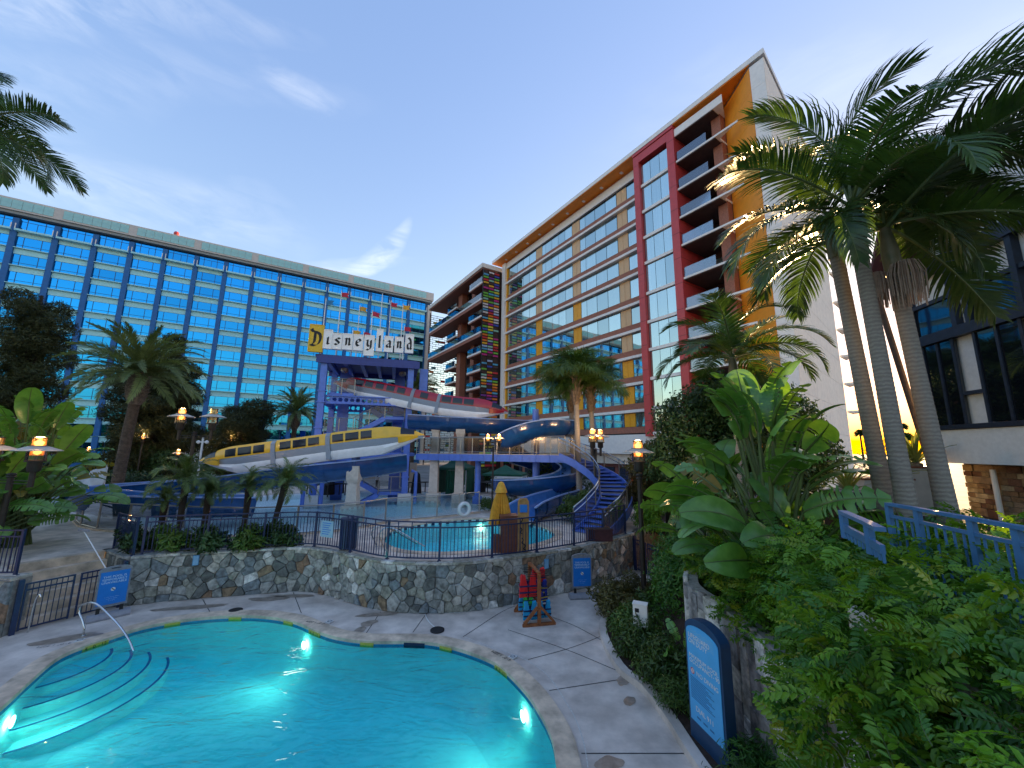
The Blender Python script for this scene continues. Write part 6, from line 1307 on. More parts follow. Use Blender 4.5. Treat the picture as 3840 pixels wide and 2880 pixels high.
# a worker in white by the board
def person(loc, rz, label):
    t_ = thing('person', label, 'person', loc, rz); bm = bmesh.new(); sk = bm.verts.layers.skin.verify()
    J = {'pel': (0, 0, 0.95, .15, .11), 'ch': (0, 0.02, 1.28, .18, .12), 'nk': (0, 0.0, 1.48, .06, .06), 'hd': (0, -0.02, 1.60, .085, .10), 'tp': (0, -0.01, 1.74, .075, .085)}
    for s, n_ in ((1, 'l'), (-1, 'r')):
        J.update({n_ + 'hip': (s * .09, 0, .88, .09, .09), n_ + 'kn': (s * .10, -.02, .48, .06, .06), n_ + 'an': (s * .10, .02, .08, .04, .045), n_ + 'to': (s * .11, -.13, .035, .035, .03), n_ + 'sh': (s * .19, .02, 1.40, .06, .06), n_ + 'el': (s * .25, -.02, 1.14, .042, .042), n_ + 'wr': (s * .22, -.20, .98 if s > 0 else 1.2, .03, .03), n_ + 'ha': (s * .20, -.28, .96 if s > 0 else 1.24, .035, .02)})
    V = {}
    for k, (x, y, z, a, b) in J.items(): q = bm.verts.new((x, y, z)); q[sk].radius = (a, b); V[k] = q
    V['pel'][sk].use_root = True
    E = [('pel', 'ch'), ('ch', 'nk'), ('nk', 'hd'), ('hd', 'tp')]
    for n_ in 'lr': E += [('pel', n_ + 'hip'), (n_ + 'hip', n_ + 'kn'), (n_ + 'kn', n_ + 'an'), (n_ + 'an', n_ + 'to'), ('ch', n_ + 'sh'), (n_ + 'sh', n_ + 'el'), (n_ + 'el', n_ + 'wr'), (n_ + 'wr', n_ + 'ha')]
    for a, b in E: bm.edges.new((V[a], V[b]))
    me = bpy.data.meshes.new('body'); bm.to_mesh(me); bm.free(); o = place(me, 'body', t_)
    o.modifiers.new('skin', 'SKIN'); s_ = o.modifiers.new('sub', 'SUBSURF'); s_.levels = 1; s_.render_levels = 2
    m = bpy.data.materials.new('worker'); m.use_nodes = True; tt = m.node_tree; b = tt.nodes['Principled BSDF']; co = tt.nodes.new('ShaderNodeTexCoord'); sp = tt.nodes.new('ShaderNodeSeparateXYZ'); cr = tt.nodes.new('ShaderNodeValToRGB'); cr.color_ramp.interpolation = 'CONSTANT'
    dv = tt.nodes.new('ShaderNodeMath'); dv.operation = 'DIVIDE'; dv.inputs[1].default_value = 1.8; tt.links.new(co.outputs['Object'], sp.inputs[0]); tt.links.new(sp.outputs[2], dv.inputs[0]); tt.links.new(dv.outputs[0], cr.inputs[0]); tt.links.new(cr.outputs[0], b.inputs['Base Color'])
    e = cr.color_ramp.elements; e[0].position = 0; e[0].color = (0.02, 0.02, 0.02, 1); e[1].position = 0.06; e[1].color = (0.02, 0.02, 0.025, 1)
    for p_, c_ in ((0.50, (0.72, 0.72, 0.72, 1)), (0.825, (0.32, 0.18, 0.11, 1))): q = e.new(p_); q.color = c_
    me.materials.append(m)
    MB().lathe([(0.095, 1.66), (0.10, 1.74), (0.115, 1.84), (0.02, 1.86)], 14, (0, -0.01, 0)).build('white_cap', 'white_paint', t_, smooth=True)
p = YP(1416, 1790, 34); person((p.x, p.y, 1.5), R(60), 'person in white shirt and white cap standing by the white board')
# dark clutter of tables and equipment below the bridge: each table a thing
def table(label, loc, rz, wx=1.6, hh=0.9):
    t_ = thing('table', label, 'table', loc, rz, 'dark tables beyond the splash pool'); MB().box(-wx / 2, wx / 2, -0.4, 0.4, hh - 0.05, hh).build('top', 'black_stuff', t_)
    for sx in (-1, 1):
        for sy in (-1, 1): MB().box(sx * (wx / 2 - .06) - .03, sx * (wx / 2 - .06) + .03, sy * .34 - .03, sy * .34 + .03, 0, hh - 0.052).build('leg', 'black_stuff', t_)
TBL = [(1815, 1850, 'dark table left of the spiral slide under the green canopy'), (1855, 1845, 'dark table behind the double lamp post'), (1570, 1850, 'dark table beside the tall cream column'), (1250, 1860, 'dark table seen under the slide tower'), (1190, 1862, 'dark table at the left foot of the slide tower')]
for k, (px, py, lb) in enumerate(TBL): g = G(px, py, 1.5); table(lb, (g.x, g.y, 1.5), R(20 * k)); 
for k, (px, py, h_, lb) in enumerate([(1560, 1850, 1.7, 'draped black equipment stand left of the cream column'), (1800, 1845, 1.5, 'draped black equipment stand before the green canopy'), (1230, 1855, 1.9, 'draped dark stand under the left side of the tower'), (1270, 1850, 1.6, 'draped dark stand under the middle of the tower')]):
    g = G(px, py, 1.5); t_ = thing('draped_stand', lb, 'stand', (g.x, g.y, 1.5), 0.3 * k, 'draped equipment stands'); d = MB(); prf = [(0.42, 0), (0.40, 0.4), (0.32, h_ * 0.6), (0.25, h_ * 0.9), (0.05, h_)]; v = []
    for r_, z in prf:
        for q in range(16): a = 2 * math.pi * q / 16; rr_ = r_ * (1 + 0.12 * math.sin(q * 2.6 + k)); v.append((rr_ * math.cos(a), rr_ * math.sin(a) * 0.7, z))
    d.add(v, [(i * 16 + q, i * 16 + (q + 1) % 16, (i + 1) * 16 + (q + 1) % 16, (i + 1) * 16 + q) for i in range(4) for q in range(16)]); d.build('cover', 'black_stuff', t_, smooth=True)
# pale boundary wall, beige panel, white tarp, orange hoarding
mat('beige_wall', (0.46, 0.36, 0.27), 0.8, var=0.08, scale=1)
def wallthing(name, label, cat, px0, px1, ytop, Yd, m, th=0.2, zb=1.45):
    a, b = YP(px0, ytop, Yd), YP(px1, ytop, Yd); return tag(MB().box(0, b.x - a.x, 0, th, 0, (a.z + b.z) / 2 - zb).build(name, m, None, loc=(a.x, Yd, zb)), label, cat)
wallthing('beige_screen', 'beige panel wall right of the slide tower foot', 'screen', 1538, 1562, 1735, 37, 'beige_wall')
wallthing('white_boundary_wall', 'white block wall behind the green canopy', 'wall', 1780, 1960, 1775, 44, 'white_paint')
wallthing('sky_glow_blocker', 'plain white wall added beyond the lattice screen to hide the horizon glow', 'wall', 1585, 1745, 1545, 112, 'white_paint'); wallthing('pale_boundary_wall', 'pale wall far behind the slide tower', 'wall', 1180, 1560, 1752, 48, 'beige_wall')  # first wall is added to block the warm horizon sky behind the lattice
wallthing('low_white_building', 'low white service building left of the yellow train', 'building', 655, 810, 1672, 50, 'offwhite', th=8)
mat('hoarding_orange', (0.62, 0.13, 0.03), 0.6, var=0.06); hb = YP(2380, 1800, 27.0)
ho = thing('hoarding', 'orange hoarding with navy lettered band right of the curved stair', 'hoarding', (hb.x - 0.3, hb.y, 1.45), R(-20))
MB().box(0, 5.5, 0, 0.12, 1.1, hb.z - 1.45 + 0.25).build('panel', 'hoarding_orange', ho); MB().box(0, 5.5, -0.02, 0.1, 0.0, 1.09).build('band', 'navy', ho)
text('Disneyland', 'lettering', 'white_paint', ho, (0.9, -0.024, 0.75), (R(90), 0, 0), 0.42, extrude=0.001); text('Hotel', 'lettering', 'white_paint', ho, (0.9, -0.024, 0.32), (R(90), 0, 0), 0.42, extrude=0.001)
mat('tarp', (0.52, 0.54, 0.55), 0.7, var=0.1, scale=3, bump=0.4, bscale=4)
tp = thing('white_tarp', 'white tarpaulin hung behind the big leaves at left', 'tarpaulin', (0, 0, 0))
a, b, c, e = YP(398, 1742, 25), YP(215, 1800, 24), YP(200, 1905, 23.2), YP(355, 1878, 24.4); d = MB(); v = []; NN = 14
for i in range(NN + 1):
    for j in range(NN + 1):
        s, t = i / NN, j / NN; p = a.lerp(b, s).lerp(e.lerp(c, s), t) + Vector((0.08 * math.sin(s * 22 + t * 3), 0.12 * math.sin(s * 17 + t * 4), -0.18 * math.sin(math.pi * s) * (1 - t))); v.append(p)
d.add(v, [(i * (NN + 1) + j, (i + 1) * (NN + 1) + j, (i + 1) * (NN + 1) + j + 1, i * (NN + 1) + j + 1) for i in range(NN) for j in range(NN)]); d.build('sheet', 'tarp', tp, smooth=True)
for q in (a, b): MB().tube([(q.x, q.y + 0.1, 1.45), (q.x, q.y + 0.1, q.z)], 0.04, 8).build('pole', 'white_paint', tp)
mat('tarp_print', (0.16, 0.32, 0.55), 0.7, var=0.5, scale=2.5, col2=(0.5, 0.55, 0.6)); a, b = YP(205, 1822, 22.8), YP(292, 1822, 22.8)
bnr = tag(MB().box(0, b.x - a.x, 0, 0.03, 0, a.z - 1.5).build('printed_banner', 'tarp_print', None, loc=(a.x, 22.8, 1.5)), 'blue printed banner standing before the white tarp', 'banner')
# ------------------------------------------------------------------ lifeguard sign and meter box near the camera
mat('lg_navy', (0.012, 0.05, 0.12), 0.45, var=0.1); mat('lg_face', (0.08, 0.42, 0.78), 0.4, var=0.06, scale=3); mat('lg_dark', (0.02, 0.15, 0.35), 0.5, var=0)
sL, sR = G(2600, 2690, 0.42), G(2727, 2818, 0.42); sa = math.atan2(sR.y - sL.y, sR.x - sL.x); SW = (sR - sL).length
lg_ = thing('lifeguard_sign', 'tall arched blue lifeguard sign in the planting by the deck', 'sign', (sL.x, sL.y, 0.0), sa); W2 = SW
def arch(x0, x1, z0, z1, rise, n_=12): return [(x0, z0), (x1, z0), (x1, z1)] + [((x0 + x1) / 2 + (x1 - x0) / 2 * math.cos(math.pi * i / n_), z1 + rise * math.sin(math.pi * i / n_)) for i in range(1, n_)] + [(x0, z1)]
def slab(pr, y0, y1):
    m = len(pr); return MB().add([(x, y0, z) for x, z in pr] + [(x, y1, z) for x, z in pr], [tuple(range(m)), tuple(range(2 * m - 1, m - 1, -1))] + [(i, m + i, m + (i + 1) % m, (i + 1) % m) for i in range(m)])
slab(arch(-0.05, W2 + 0.05, 0.0, 1.92, 0.22), -0.03, 0.16).build('frame', 'lg_navy', lg_)
fc = slab(arch(0.0, W2, 0.43, 1.88, 0.14), -0.042, -0.032).build('face', 'lg_face', lg_)
k = W2 / 0.76; lx = 0.05
for s_, x, z, sz in (('LIFEGUARD\nON DUTY', lx, 1.77, 0.118), ('MAXIMUM POOL\nOCCUPANCY- 90', lx, 1.44, 0.105), ('NO DIVING', lx + 0.17, 1.24, 0.112), ('DIAL 911', lx + 0.1, 0.66, 0.125)):
    text(s_, 'lettering', 'white_paint', fc, (x, -0.0445, z), (R(90), 0, 0), sz * k * 0.86, align='LEFT', extrude=0.001, line=0.86)
q = [(lx + 0.07 + 0.05 * math.cos(2 * math.pi * i / 20), -0.0445, 1.24 + 0.05 * math.sin(2 * math.pi * i / 20)) for i in range(20)]; MB().add(q, [tuple(range(20))]).build('symbol_disc', 'white_paint', fc)
q = [(lx + 0.07 + r_ * math.cos(2 * math.pi * i / 20), -0.0455, 1.24 + r_ * math.sin(2 * math.pi * i / 20)) for r_ in (0.05, 0.04) for i in range(20)]; MB().add(q, [(i, (i + 1) % 20, 20 + (i + 1) % 20, 20 + i) for i in range(20)]).build('symbol_ring', 'vest_red', fc)
MB().add([(lx + 0.04, -0.0455, 1.265), (lx + 0.05, -0.0455, 1.275), (lx + 0.10, -0.0455, 1.215), (lx + 0.09, -0.0455, 1.205)], [(0, 1, 2, 3)]).build('symbol_slash', 'vest_red', fc)
for i in range(13): MB().box(lx, lx + (0.55 - 0.06 * ((i * 7) % 4)) * k, -0.0445, -0.0422, 1.13 - 0.028 * i, 1.142 - 0.028 * i).build('text_line', 'lg_dark', fc)
for i in range(3): MB().box(lx + 0.12, lx + 0.12 + 0.10, -0.0445, -0.0422, 0.52, 0.55).build('text_line', 'lg_dark', fc, loc=(0.16 * i, 0, 0))
for i in range(16):
    z = 1.98 - 0.012 * i; pts = [(0.1 * k + (W2 - 0.2 * k) * j / 14, z + 0.02 * math.sin(j * 2.2) - 0.004 * i) for j in range(15)]
    if i % 2 == 0 and i < 12: MB().add([(x, -0.0425, zz_ - 0.06) for x, zz_ in pts] + [(x, -0.0425, zz_ - 0.054) for x, zz_ in pts], [(j, j + 1, 16 + j, 15 + j) for j in range(14)]).build('wave_line', 'notice_pale', fc)
mb_ = YP(2402, 2305, 10.6); mx_ = thing('meter_box', 'white metal box on a short post in the low shrubs', 'box', (mb_.x, mb_.y, 0.1), R(-25)); z = mb_.z - 0.1
MB().box(-0.17, 0.17, -0.1, 0.12, z - 0.25, z + 0.25).build('casing', 'offwhite', mx_); MB().box(-0.18, 0.18, -0.11, 0.13, z + 0.252, z + 0.275).build('lid', 'offwhite', mx_); MB().box(-0.12, -0.02, -0.106, -0.101, z + 0.08, z + 0.17).build('window', 'ink', mx_); MB().box(-0.09, -0.05, -0.112, -0.101, z - 0.05, z + 0.03).build('latch', 'ink', mx_); MB().box(-0.03, 0.03, -0.03, 0.03, 0, z - 0.252).build('post', 'lamp_dark', mx_)
# ------------------------------------------------------------------ raised bank, slate wall, ramp and its railing
def curbx(y):
    c = sorted([(p.y, p.x) for p in CURB]); ys = [q[0] for q in c]; xs = [q[1] for q in c]; return float(np.interp(y, ys, xs))
def sm(t): t = max(0.0, min(1.0, t)); return t * t * (3 - 2 * t)
def bank_z(x, y):
    d_ = x - (curbx(y) if y < 16.2 else 6.0); z = 0.12 + 3.2 * sm((d_ - 0.75) / 3.4)
    if y > 13.0: z = z * (1 - sm((y - 13.0) / 4.5)) + 1.46 * sm((y - 13.0) / 4.5) * (1 if x > 6.5 else 0.9)
    return z
d = MB(); X0, X1, Y0_, Y1 = 2.2, 34.0, -4.0, 24.0; nx, ny = 70, 66; v = []
gx = [X0 + (X1 - X0) * (i / nx) ** 1.6 for i in range(nx + 1)]; gy = [Y0_ + (Y1 - Y0_) * j / ny for j in range(ny + 1)]
for y in gy:
    cx_ = curbx(y) if y < 16.2 else 6.9
    for i, x in enumerate(gx): xx = max(x, cx_) if x < cx_ + 0.3 else x; v.append((xx, y, bank_z(xx, y) - (0.2 if x < cx_ - 0.01 else 0.0) + (0.05 * noise.noise((x * 2, y * 2, 0)) if x > cx_ + 0.2 else 0)))
fs = []
for j in range(ny):
    for i in range(nx):
        q = (j * (nx + 1) + i, j * (nx + 1) + i + 1, (j + 1) * (nx + 1) + i + 1, (j + 1) * (nx + 1) + i)
        if gx[i + 1] > (curbx(gy[j]) if gy[j] < 16.2 else 6.9) - 0.0: fs.append(q)
struct(d.add(v, fs).build('planting_bank', 'soil', smooth=True))
cp = [p for p in CURB]; cpo = MB().sweep([p + Vector((0, 0, 0.0)) for p in cp], [(-0.10, -0.02), (0.10, -0.02), (0.10, 0.14), (-0.10, 0.14)]); struct(cpo.build('curb', 'deck', smooth=False))
slw = thing('slate_wall', 'grey slate clad retaining wall behind the lifeguard sign', 'wall', (0, 0, 0)); SWP = [Vector(p + (0,)) for p in [(4.55, 10.6), (4.05, 9.4), (4.15, 8.0), (4.1, 6.6), (3.85, 5.2), (3.6, 4.2), (3.4, 3.0)]]
SWC, SWL = resample(catmull(SWP, 6), 0.12); rnd = random.Random(8)
MB().sweep([p + Vector((0.16, 0, 0)) for p in SWC], [(-0.12, 0), (0.12, 0), (0.12, 2.1), (-0.12, 2.1)]).build('core', 'mortar', slw)
i = 0
while i < len(SWC) - 2:
    k = rnd.choice([2, 2, 3, 4]); j = min(len(SWC) - 1, i + k); a, b = SWC[i], SWC[j]; t = (b - a); nn = Vector((t.y, -t.x, 0)).normalized(); nn = nn if nn.x < 0 else -nn; tt = t.normalized() * 0.01; z = 0.05
    while z < 2.1:
        h_ = rnd.uniform(0.35, 0.9); z1 = min(z + h_, 2.12 + rnd.uniform(-0.06, 0.08)); dp = rnd.uniform(0.02, 0.07); q = [a + tt + nn * dp, b - tt + nn * (dp + rnd.uniform(-0.01, 0.01)), b - tt - nn * 0.04 - nn * 0.0, a + tt - nn * 0.04]
        MB().prism([(p.x, p.y) for p in q][::-1] if False else [(p.x, p.y) for p in q], z + 0.006, z1 - 0.006).build('slate_slab', rnd.choice(['slate', 'stone3', 'slate', 'stone7']), slw)
        z += h_
    i = j
ramp = struct(MB().prism([(3.35, 0.6), (3.7, 4.2), (4.0, 4.95), (5.4, 5.85), (5.0, 4.0), (4.8, 0.6)], 3.05, 3.3).build('ramp', 'deck_up'))
struct(MB().prism([(-7, -6), (7, -6), (7, 0.55), (-7, 0.55)], 3.1, 3.4).build('walkway', 'deck_up'))
mat('rail_blue', (0.05, 0.16, 0.33), 0.4, var=0.1, scale=6)
def ramp_rail(pts, label, h=1.1):
    P_ = [Vector(p) for p in pts]; o0 = P_[0] - Vector((0, 0, h)); t_ = thing('ramp_railing', label, 'railing', o0); P_ = [p - o0 for p in P_]
    MB().sweep(P_, [(-0.045, -0.02), (0.045, -0.02), (0.045, 0.02), (-0.045, 0.02)]).build('top_rail', 'rail_blue', t_); MB().sweep([p - Vector((0, 0, 0.16)) for p in P_], [(-0.02, -0.02), (0.02, -0.02), (0.02, 0.02), (-0.02, 0.02)]).build('second_rail', 'rail_blue', t_); MB().sweep([p - Vector((0, 0, h - 0.1)) for p in P_], [(-0.02, -0.02), (0.02, -0.02), (0.02, 0.02), (-0.02, 0.02)]).build('bottom_rail', 'rail_blue', t_)
    for a, b in zip(P_, P_[1:]):
        k = max(1, round((b - a).length / 0.12))
        for i in range(k + 1): p = a.lerp(b, i / k); pst = i % 8 == 0; r_ = 0.03 if pst else 0.009; MB().box(-r_, r_, -r_, r_, -h, -0.021 if pst else -0.15).build('post' if pst else 'picket', 'rail_blue', t_, loc=p)
zr = 4.4; ramp_rail([G(3330, 1890, zr), G(3438, 1908, zr), G(3640, 1945, zr), G(3808, 1975, zr), G(3900, 1992, zr)], 'blue steel railing crossing the shrubs at right'); ramp_rail([G(3160, 1920, zr), G(3255, 1962, zr), G(3300, 1985, zr)], 'short blue railing among the shrubs left of the longer one', 0.3)
# planters with striped agaves stand on the terrace (plants follow later)
mat('planter_wall', (0.40, 0.38, 0.34), 0.8, var=0.08, scale=3)
PLN = [(3240, 3345, 1800, 1935, 11.0, 'long pale planter wall behind the palm trunks'), (3395, 3470, 1755, 1900, 11.8, 'upper pale planter wall against the half-timbered building')]
for x0, x1, yt, yb, yy, lb in PLN:
    a, b = YP(x0, yt, yy), YP(x1, yt, yy); t_ = thing('planter', lb, 'planter', (a.x, yy, bank_z(a.x, yy) - 0.2)); h_ = a.z - (bank_z(a.x, yy) - 0.2)
    MB().box(0, b.x - a.x + 0.6, 0, 0.9, 0, h_).build('wall', 'planter_wall', t_); MB().box(-0.03, b.x - a.x + 0.63, -0.03, 0.93, h_ + 0.002, h_ + 0.05).build('coping', 'cabinet', t_)
for k, (x0, x1, yt, lb) in enumerate([(3150, 3265, 1846, 'dark square cabinet below the left agave'), (3290, 3345, 1858, 'dark square cabinet right of the first one')]):
    a, b = YP(x0, yt, 9.8), YP(x1, yt, 9.8); w_ = b.x - a.x; zb_ = bank_z(a.x, 9.8) - 0.1; t_ = thing('utility_cabinet', lb, 'cabinet', (a.x, 9.8, zb_)); h_ = a.z - zb_
    MB().box(0, w_, 0, 0.6, 0, h_).build('body', 'lamp_dark', t_); MB().box(0.06, w_ - 0.06, -0.02, -0.002, 0.1, h_ - 0.08).build('door', 'black_stuff', t_); MB().box(-0.02, w_ + 0.02, -0.02, 0.62, h_ + 0.002, h_ + 0.03).build('lid', 'mortar', t_)
# underwater pool lamps (lit)
mat('pool_lamp', (1, 1, 0.9), 0.5, var=0, emit=(1.0, 0.97, 0.72), estr=4.0)
for px, py, lb in ((1805, 1955, 'lit underwater lamp in the upper pool'), (1097, 2372, 'lit underwater lamp on the far pool wall'), (1937, 2608, 'lit underwater lamp on the right pool wall'), (70, 2618, 'lit underwater lamp near the left pool edge')):
    if px == 1805: g_ = G(px, py, H_UP); j = min(range(n2), key=lambda k: (UPOOL[k] - g_).length); p = UPOOL[j]; t = (UPOOL[(j + 1) % n2] - UPOOL[j - 1]).normalized()
    else: p, t = on_pool(px, py)
    inw = Vector((-t.y, t.x, 0)); c = p + inw * 0.05; t_ = thing('pool_lamp', lb, 'pool lamp', (c.x, c.y, 1.05 if px == 1805 else -0.45), math.atan2(t.y, t.x), 'underwater pool lamps')
    d = MB(); q = [(0.11 * math.cos(2 * math.pi * i / 18), 0.03, 0.11 * math.sin(2 * math.pi * i / 18)) for i in range(18)]; d.add(q, [tuple(range(17, -1, -1))]); d.build('lens', 'pool_lamp', t_)
    d = MB(); q = [(r_ * math.cos(2 * math.pi * i / 18), 0.025, r_ * math.sin(2 * math.pi * i / 18)) for r_ in (0.11, 0.14) for i in range(18)]; d.add(q, [(i, (i + 1) % 18, 18 + (i + 1) % 18, 18 + i) for i in range(18)]); d.build('bezel', 'steel', t_)
    l = bpy.data.lights.new('pool_lamp_light', 'SPOT'); l.energy = 4 if px == 1805 else 13; l.color = (0.95, 1.0, 0.8); l.spot_size = R(150); l.spot_blend = 0.8; l.shadow_soft_size = 0.5; lo = bpy.data.objects.new('pool_lamp_light', l); COL.objects.link(lo); lo.parent = t_; lo.location = (0, 0.12, 0); lo.rotation_euler = (R(82), 0, R(180) if False else 0); lo.rotation_euler = Vector((0, 1, 0.0)).to_track_quat('-Z', 'Y').to_euler()

pw = thing('path_wall', 'low grey wall along the path beyond the small right gate', 'wall', (0, 0, 0))
MB().prism([(5.75, 18.45), (8.45, 20.95), (8.3, 21.2), (5.6, 18.7)], -0.02, 1.5).build('core', 'stone1', pw)
MB().prism([(8.45, 20.95), (10.25, 19.4), (10.5, 19.6), (8.5, 21.2)], -0.02, 1.5).build('core', 'stone0', pw)
# ------------------------------------------------------------------ vegetation
def np_mesh(name, verts, quads, mats, smooth=False, mi=None):
    me = bpy.data.meshes.new(name); verts = np.asarray(verts, dtype=np.float32); quads = np.asarray(quads, dtype=np.int32); k = quads.shape[1]
    me.vertices.add(len(verts)); me.vertices.foreach_set('co', verts.ravel()); me.loops.add(quads.size); me.loops.foreach_set('vertex_index', quads.ravel())
    me.polygons.add(len(quads)); me.polygons.foreach_set('loop_start', np.arange(0, quads.size, k, dtype=np.int32)); me.polygons.foreach_set('loop_total', np.full(len(quads), k, dtype=np.int32))
    for m in (mats if isinstance(mats, (list, tuple)) else [mats]): me.materials.append(MATS[m])
    if mi is not None: me.polygons.foreach_set('material_index', np.asarray(mi, dtype=np.int32))
    if smooth: me.polygons.foreach_set('use_smooth', np.ones(len(quads), dtype=bool))
    me.update(calc_edges=True); me.validate(); return me
RN = np.random.default_rng(11)
def leaves_np(P, N_, size, aspect=0.4, fold=0.25, jit=0.35, up=0.2):
    """one folded leaf (6 verts, 2 quads) at each point P, facing roughly along N_"""
    n = len(P); D = N_ + RN.normal(0, jit, (n, 3)); D[:, 2] += up; D /= np.linalg.norm(D, axis=1, keepdims=True)
    A = np.cross(D, RN.normal(0, 1, (n, 3))); A /= np.linalg.norm(A, axis=1, keepdims=True); B = np.cross(D, A)
    s = (size * RN.uniform(0.6, 1.35, n))[:, None]; w_ = s * aspect * 0.5
    v = np.stack([P, P + A * s * .35 + B * w_ + D * w_ * fold, P + A * s * .72 + B * w_ * .8 + D * w_ * fold, P + A * s - D * s * 0.06, P + A * s * .72 - B * w_ * .8 + D * w_ * fold, P + A * s * .35 - B * w_ + D * w_ * fold], axis=1).reshape(-1, 3)
    b = (np.arange(n) * 6)[:, None]; q = np.concatenate([b + np.array([[0, 1, 2, 3]]), b + np.array([[0, 3, 4, 5]])], axis=1).reshape(-1, 4)
    return v, q
def blobs_np(blobs, n, shell=0.55):
    """points in the outer layer of ellipsoids, clumped, with outward normals"""
    P = []; Nn = []; vol = np.array([b[3] * b[4] * b[5] for b in blobs]) ** 0.67; cnt = (n * vol / vol.sum()).astype(int) + 1
    for (x, y, z, a, b, c), k in zip(blobs, cnt):
        d = RN.normal(0, 1, (k, 3)); d /= np.linalg.norm(d, axis=1, keepdims=True); r = shell + (1 - shell) * RN.uniform(0, 1, k) ** 0.5
        r *= 0.86 + 0.26 * np.array([noise.noise((q[0] * 2.6 + x, q[1] * 2.6 + y, q[2] * 2.6 + z)) for q in d]) + 0.16 * np.array([noise.noise((q[0] * 6 + x, q[1] * 6 + y, q[2] * 6)) for q in d])
        P.append(np.array([x, y, z]) + d * r[:, None] * np.array([a, b, c])); Nn.append(d)
    return np.concatenate(P), np.concatenate(Nn)
leafmat('leaf_dark', (0.014, 0.04, 0.013), (0.055, 0.11, 0.025), 0.45, 0.15)
leafmat('leaf_hedge', (0.022, 0.085, 0.014), (0.09, 0.23, 0.03), 0.4, 0.25, 2.5)
leafmat('leaf_fresh', (0.08, 0.23, 0.018), (0.28, 0.50, 0.04), 0.4, 0.3, 1.6)
leafmat('leaf_lime', (0.15, 0.27, 0.02), (0.38, 0.44, 0.04), 0.4, 0.3, 2.0)
leafmat('leaf_pine', (0.02, 0.035, 0.010), (0.08, 0.085, 0.022), 0.6, 0.1, 1.2)
leafmat('leaf_low', (0.03, 0.08, 0.014), (0.12, 0.19, 0.03), 0.4, 0.2, 2.2)
leafmat('leaf_bronze', (0.05, 0.045, 0.012), (0.13, 0.12, 0.025), 0.45, 0.2, 2.2)
leafmat('palm_king', (0.018, 0.05, 0.016), (0.075, 0.14, 0.03), 0.35, 0.28, 1.2, 0.5)
leafmat('palm_queen', (0.035, 0.085, 0.02), (0.12, 0.21, 0.045), 0.4, 0.22, 0.8)
leafmat('palm_date', (0.07, 0.11, 0.04), (0.19, 0.24, 0.09), 0.5, 0.2, 0.8)
leafmat('palm_pygmy', (0.035, 0.075, 0.018), (0.13, 0.19, 0.045), 0.4, 0.2, 1.5)
leafmat('banana', (0.055, 0.17, 0.03), (0.18, 0.36, 0.07), 0.28, 0.28, 0.9, 0.6)
leafmat('banana_dry', (0.16, 0.13, 0.03), (0.32, 0.26, 0.04), 0.5, 0.3, 1.5)
leafmat('agave', (0.12, 0.17, 0.04), (0.36, 0.36, 0.10), 0.45, 0.2, 3)
def ringbark(name, c1, c2, scale):
    m = mat(name, c1, 0.85, var=0); t = m.node_tree; b = t.nodes['Principled BSDF']; co = t.nodes.new('ShaderNodeTexCoord'); wv = t.nodes.new('ShaderNodeTexWave'); wv.bands_direction = 'Z'; wv.inputs['Scale'].default_value = scale; wv.inputs['Distortion'].default_value = 3.5; wv.inputs['Detail'].default_value = 3; wv.inputs['Detail Scale'].default_value = 2.5
    n = t.nodes.new('ShaderNodeTexNoise'); n.inputs['Scale'].default_value = 22; n.inputs['Detail'].default_value = 6; t.links.new(co.outputs['Object'], n.inputs['Vector']); t.links.new(co.outputs['Object'], wv.inputs['Vector'])
    mx_ = t.nodes.new('ShaderNodeMath'); mx_.operation = 'MULTIPLY'; t.links.new(wv.outputs['Fac'], mx_.inputs[0]); t.links.new(n.outputs[0], mx_.inputs[1]); cr = t.nodes.new('ShaderNodeValToRGB'); cr.color_ramp.elements[0].position = 0.05; cr.color_ramp.elements[1].position = 0.5; cr.color_ramp.elements[0].color = (*c1, 1); cr.color_ramp.elements[1].color = (*c2, 1)
    t.links.new(mx_.outputs[0], cr.inputs[0]); t.links.new(cr.outputs[0], b.inputs['Base Color']); bp = t.nodes.new('ShaderNodeBump'); bp.inputs['Strength'].default_value = 0.2; bp.inputs['Distance'].default_value = 0.02; t.links.new(mx_.outputs[0], bp.inputs['Height']); t.links.new(bp.outputs[0], b.inputs['Normal'])
ringbark('bark_grey', (0.205, 0.18, 0.155), (0.275, 0.25, 0.215), 4.0); mat('bark_brown', (0.09, 0.06, 0.04), 0.9, var=0.35, scale=6, bump=0.8, bscale=14); mat('bark_dark', (0.03, 0.022, 0.016), 0.9, var=0.3, scale=6, bump=0.8, bscale=14)
mat('crownshaft', (0.10, 0.12, 0.055), 0.45, var=0.25, scale=3, col2=(0.16, 0.14, 0.08)); mat('dry_boot', (0.15, 0.11, 0.075), 0.9, var=0.4, scale=8, bump=0.8, bscale=20); mat('petiole', (0.09, 0.13, 0.04), 0.45, var=0.2, scale=4); mat('flower_strand', (0.30, 0.22, 0.17), 0.8, var=0.2, scale=9)
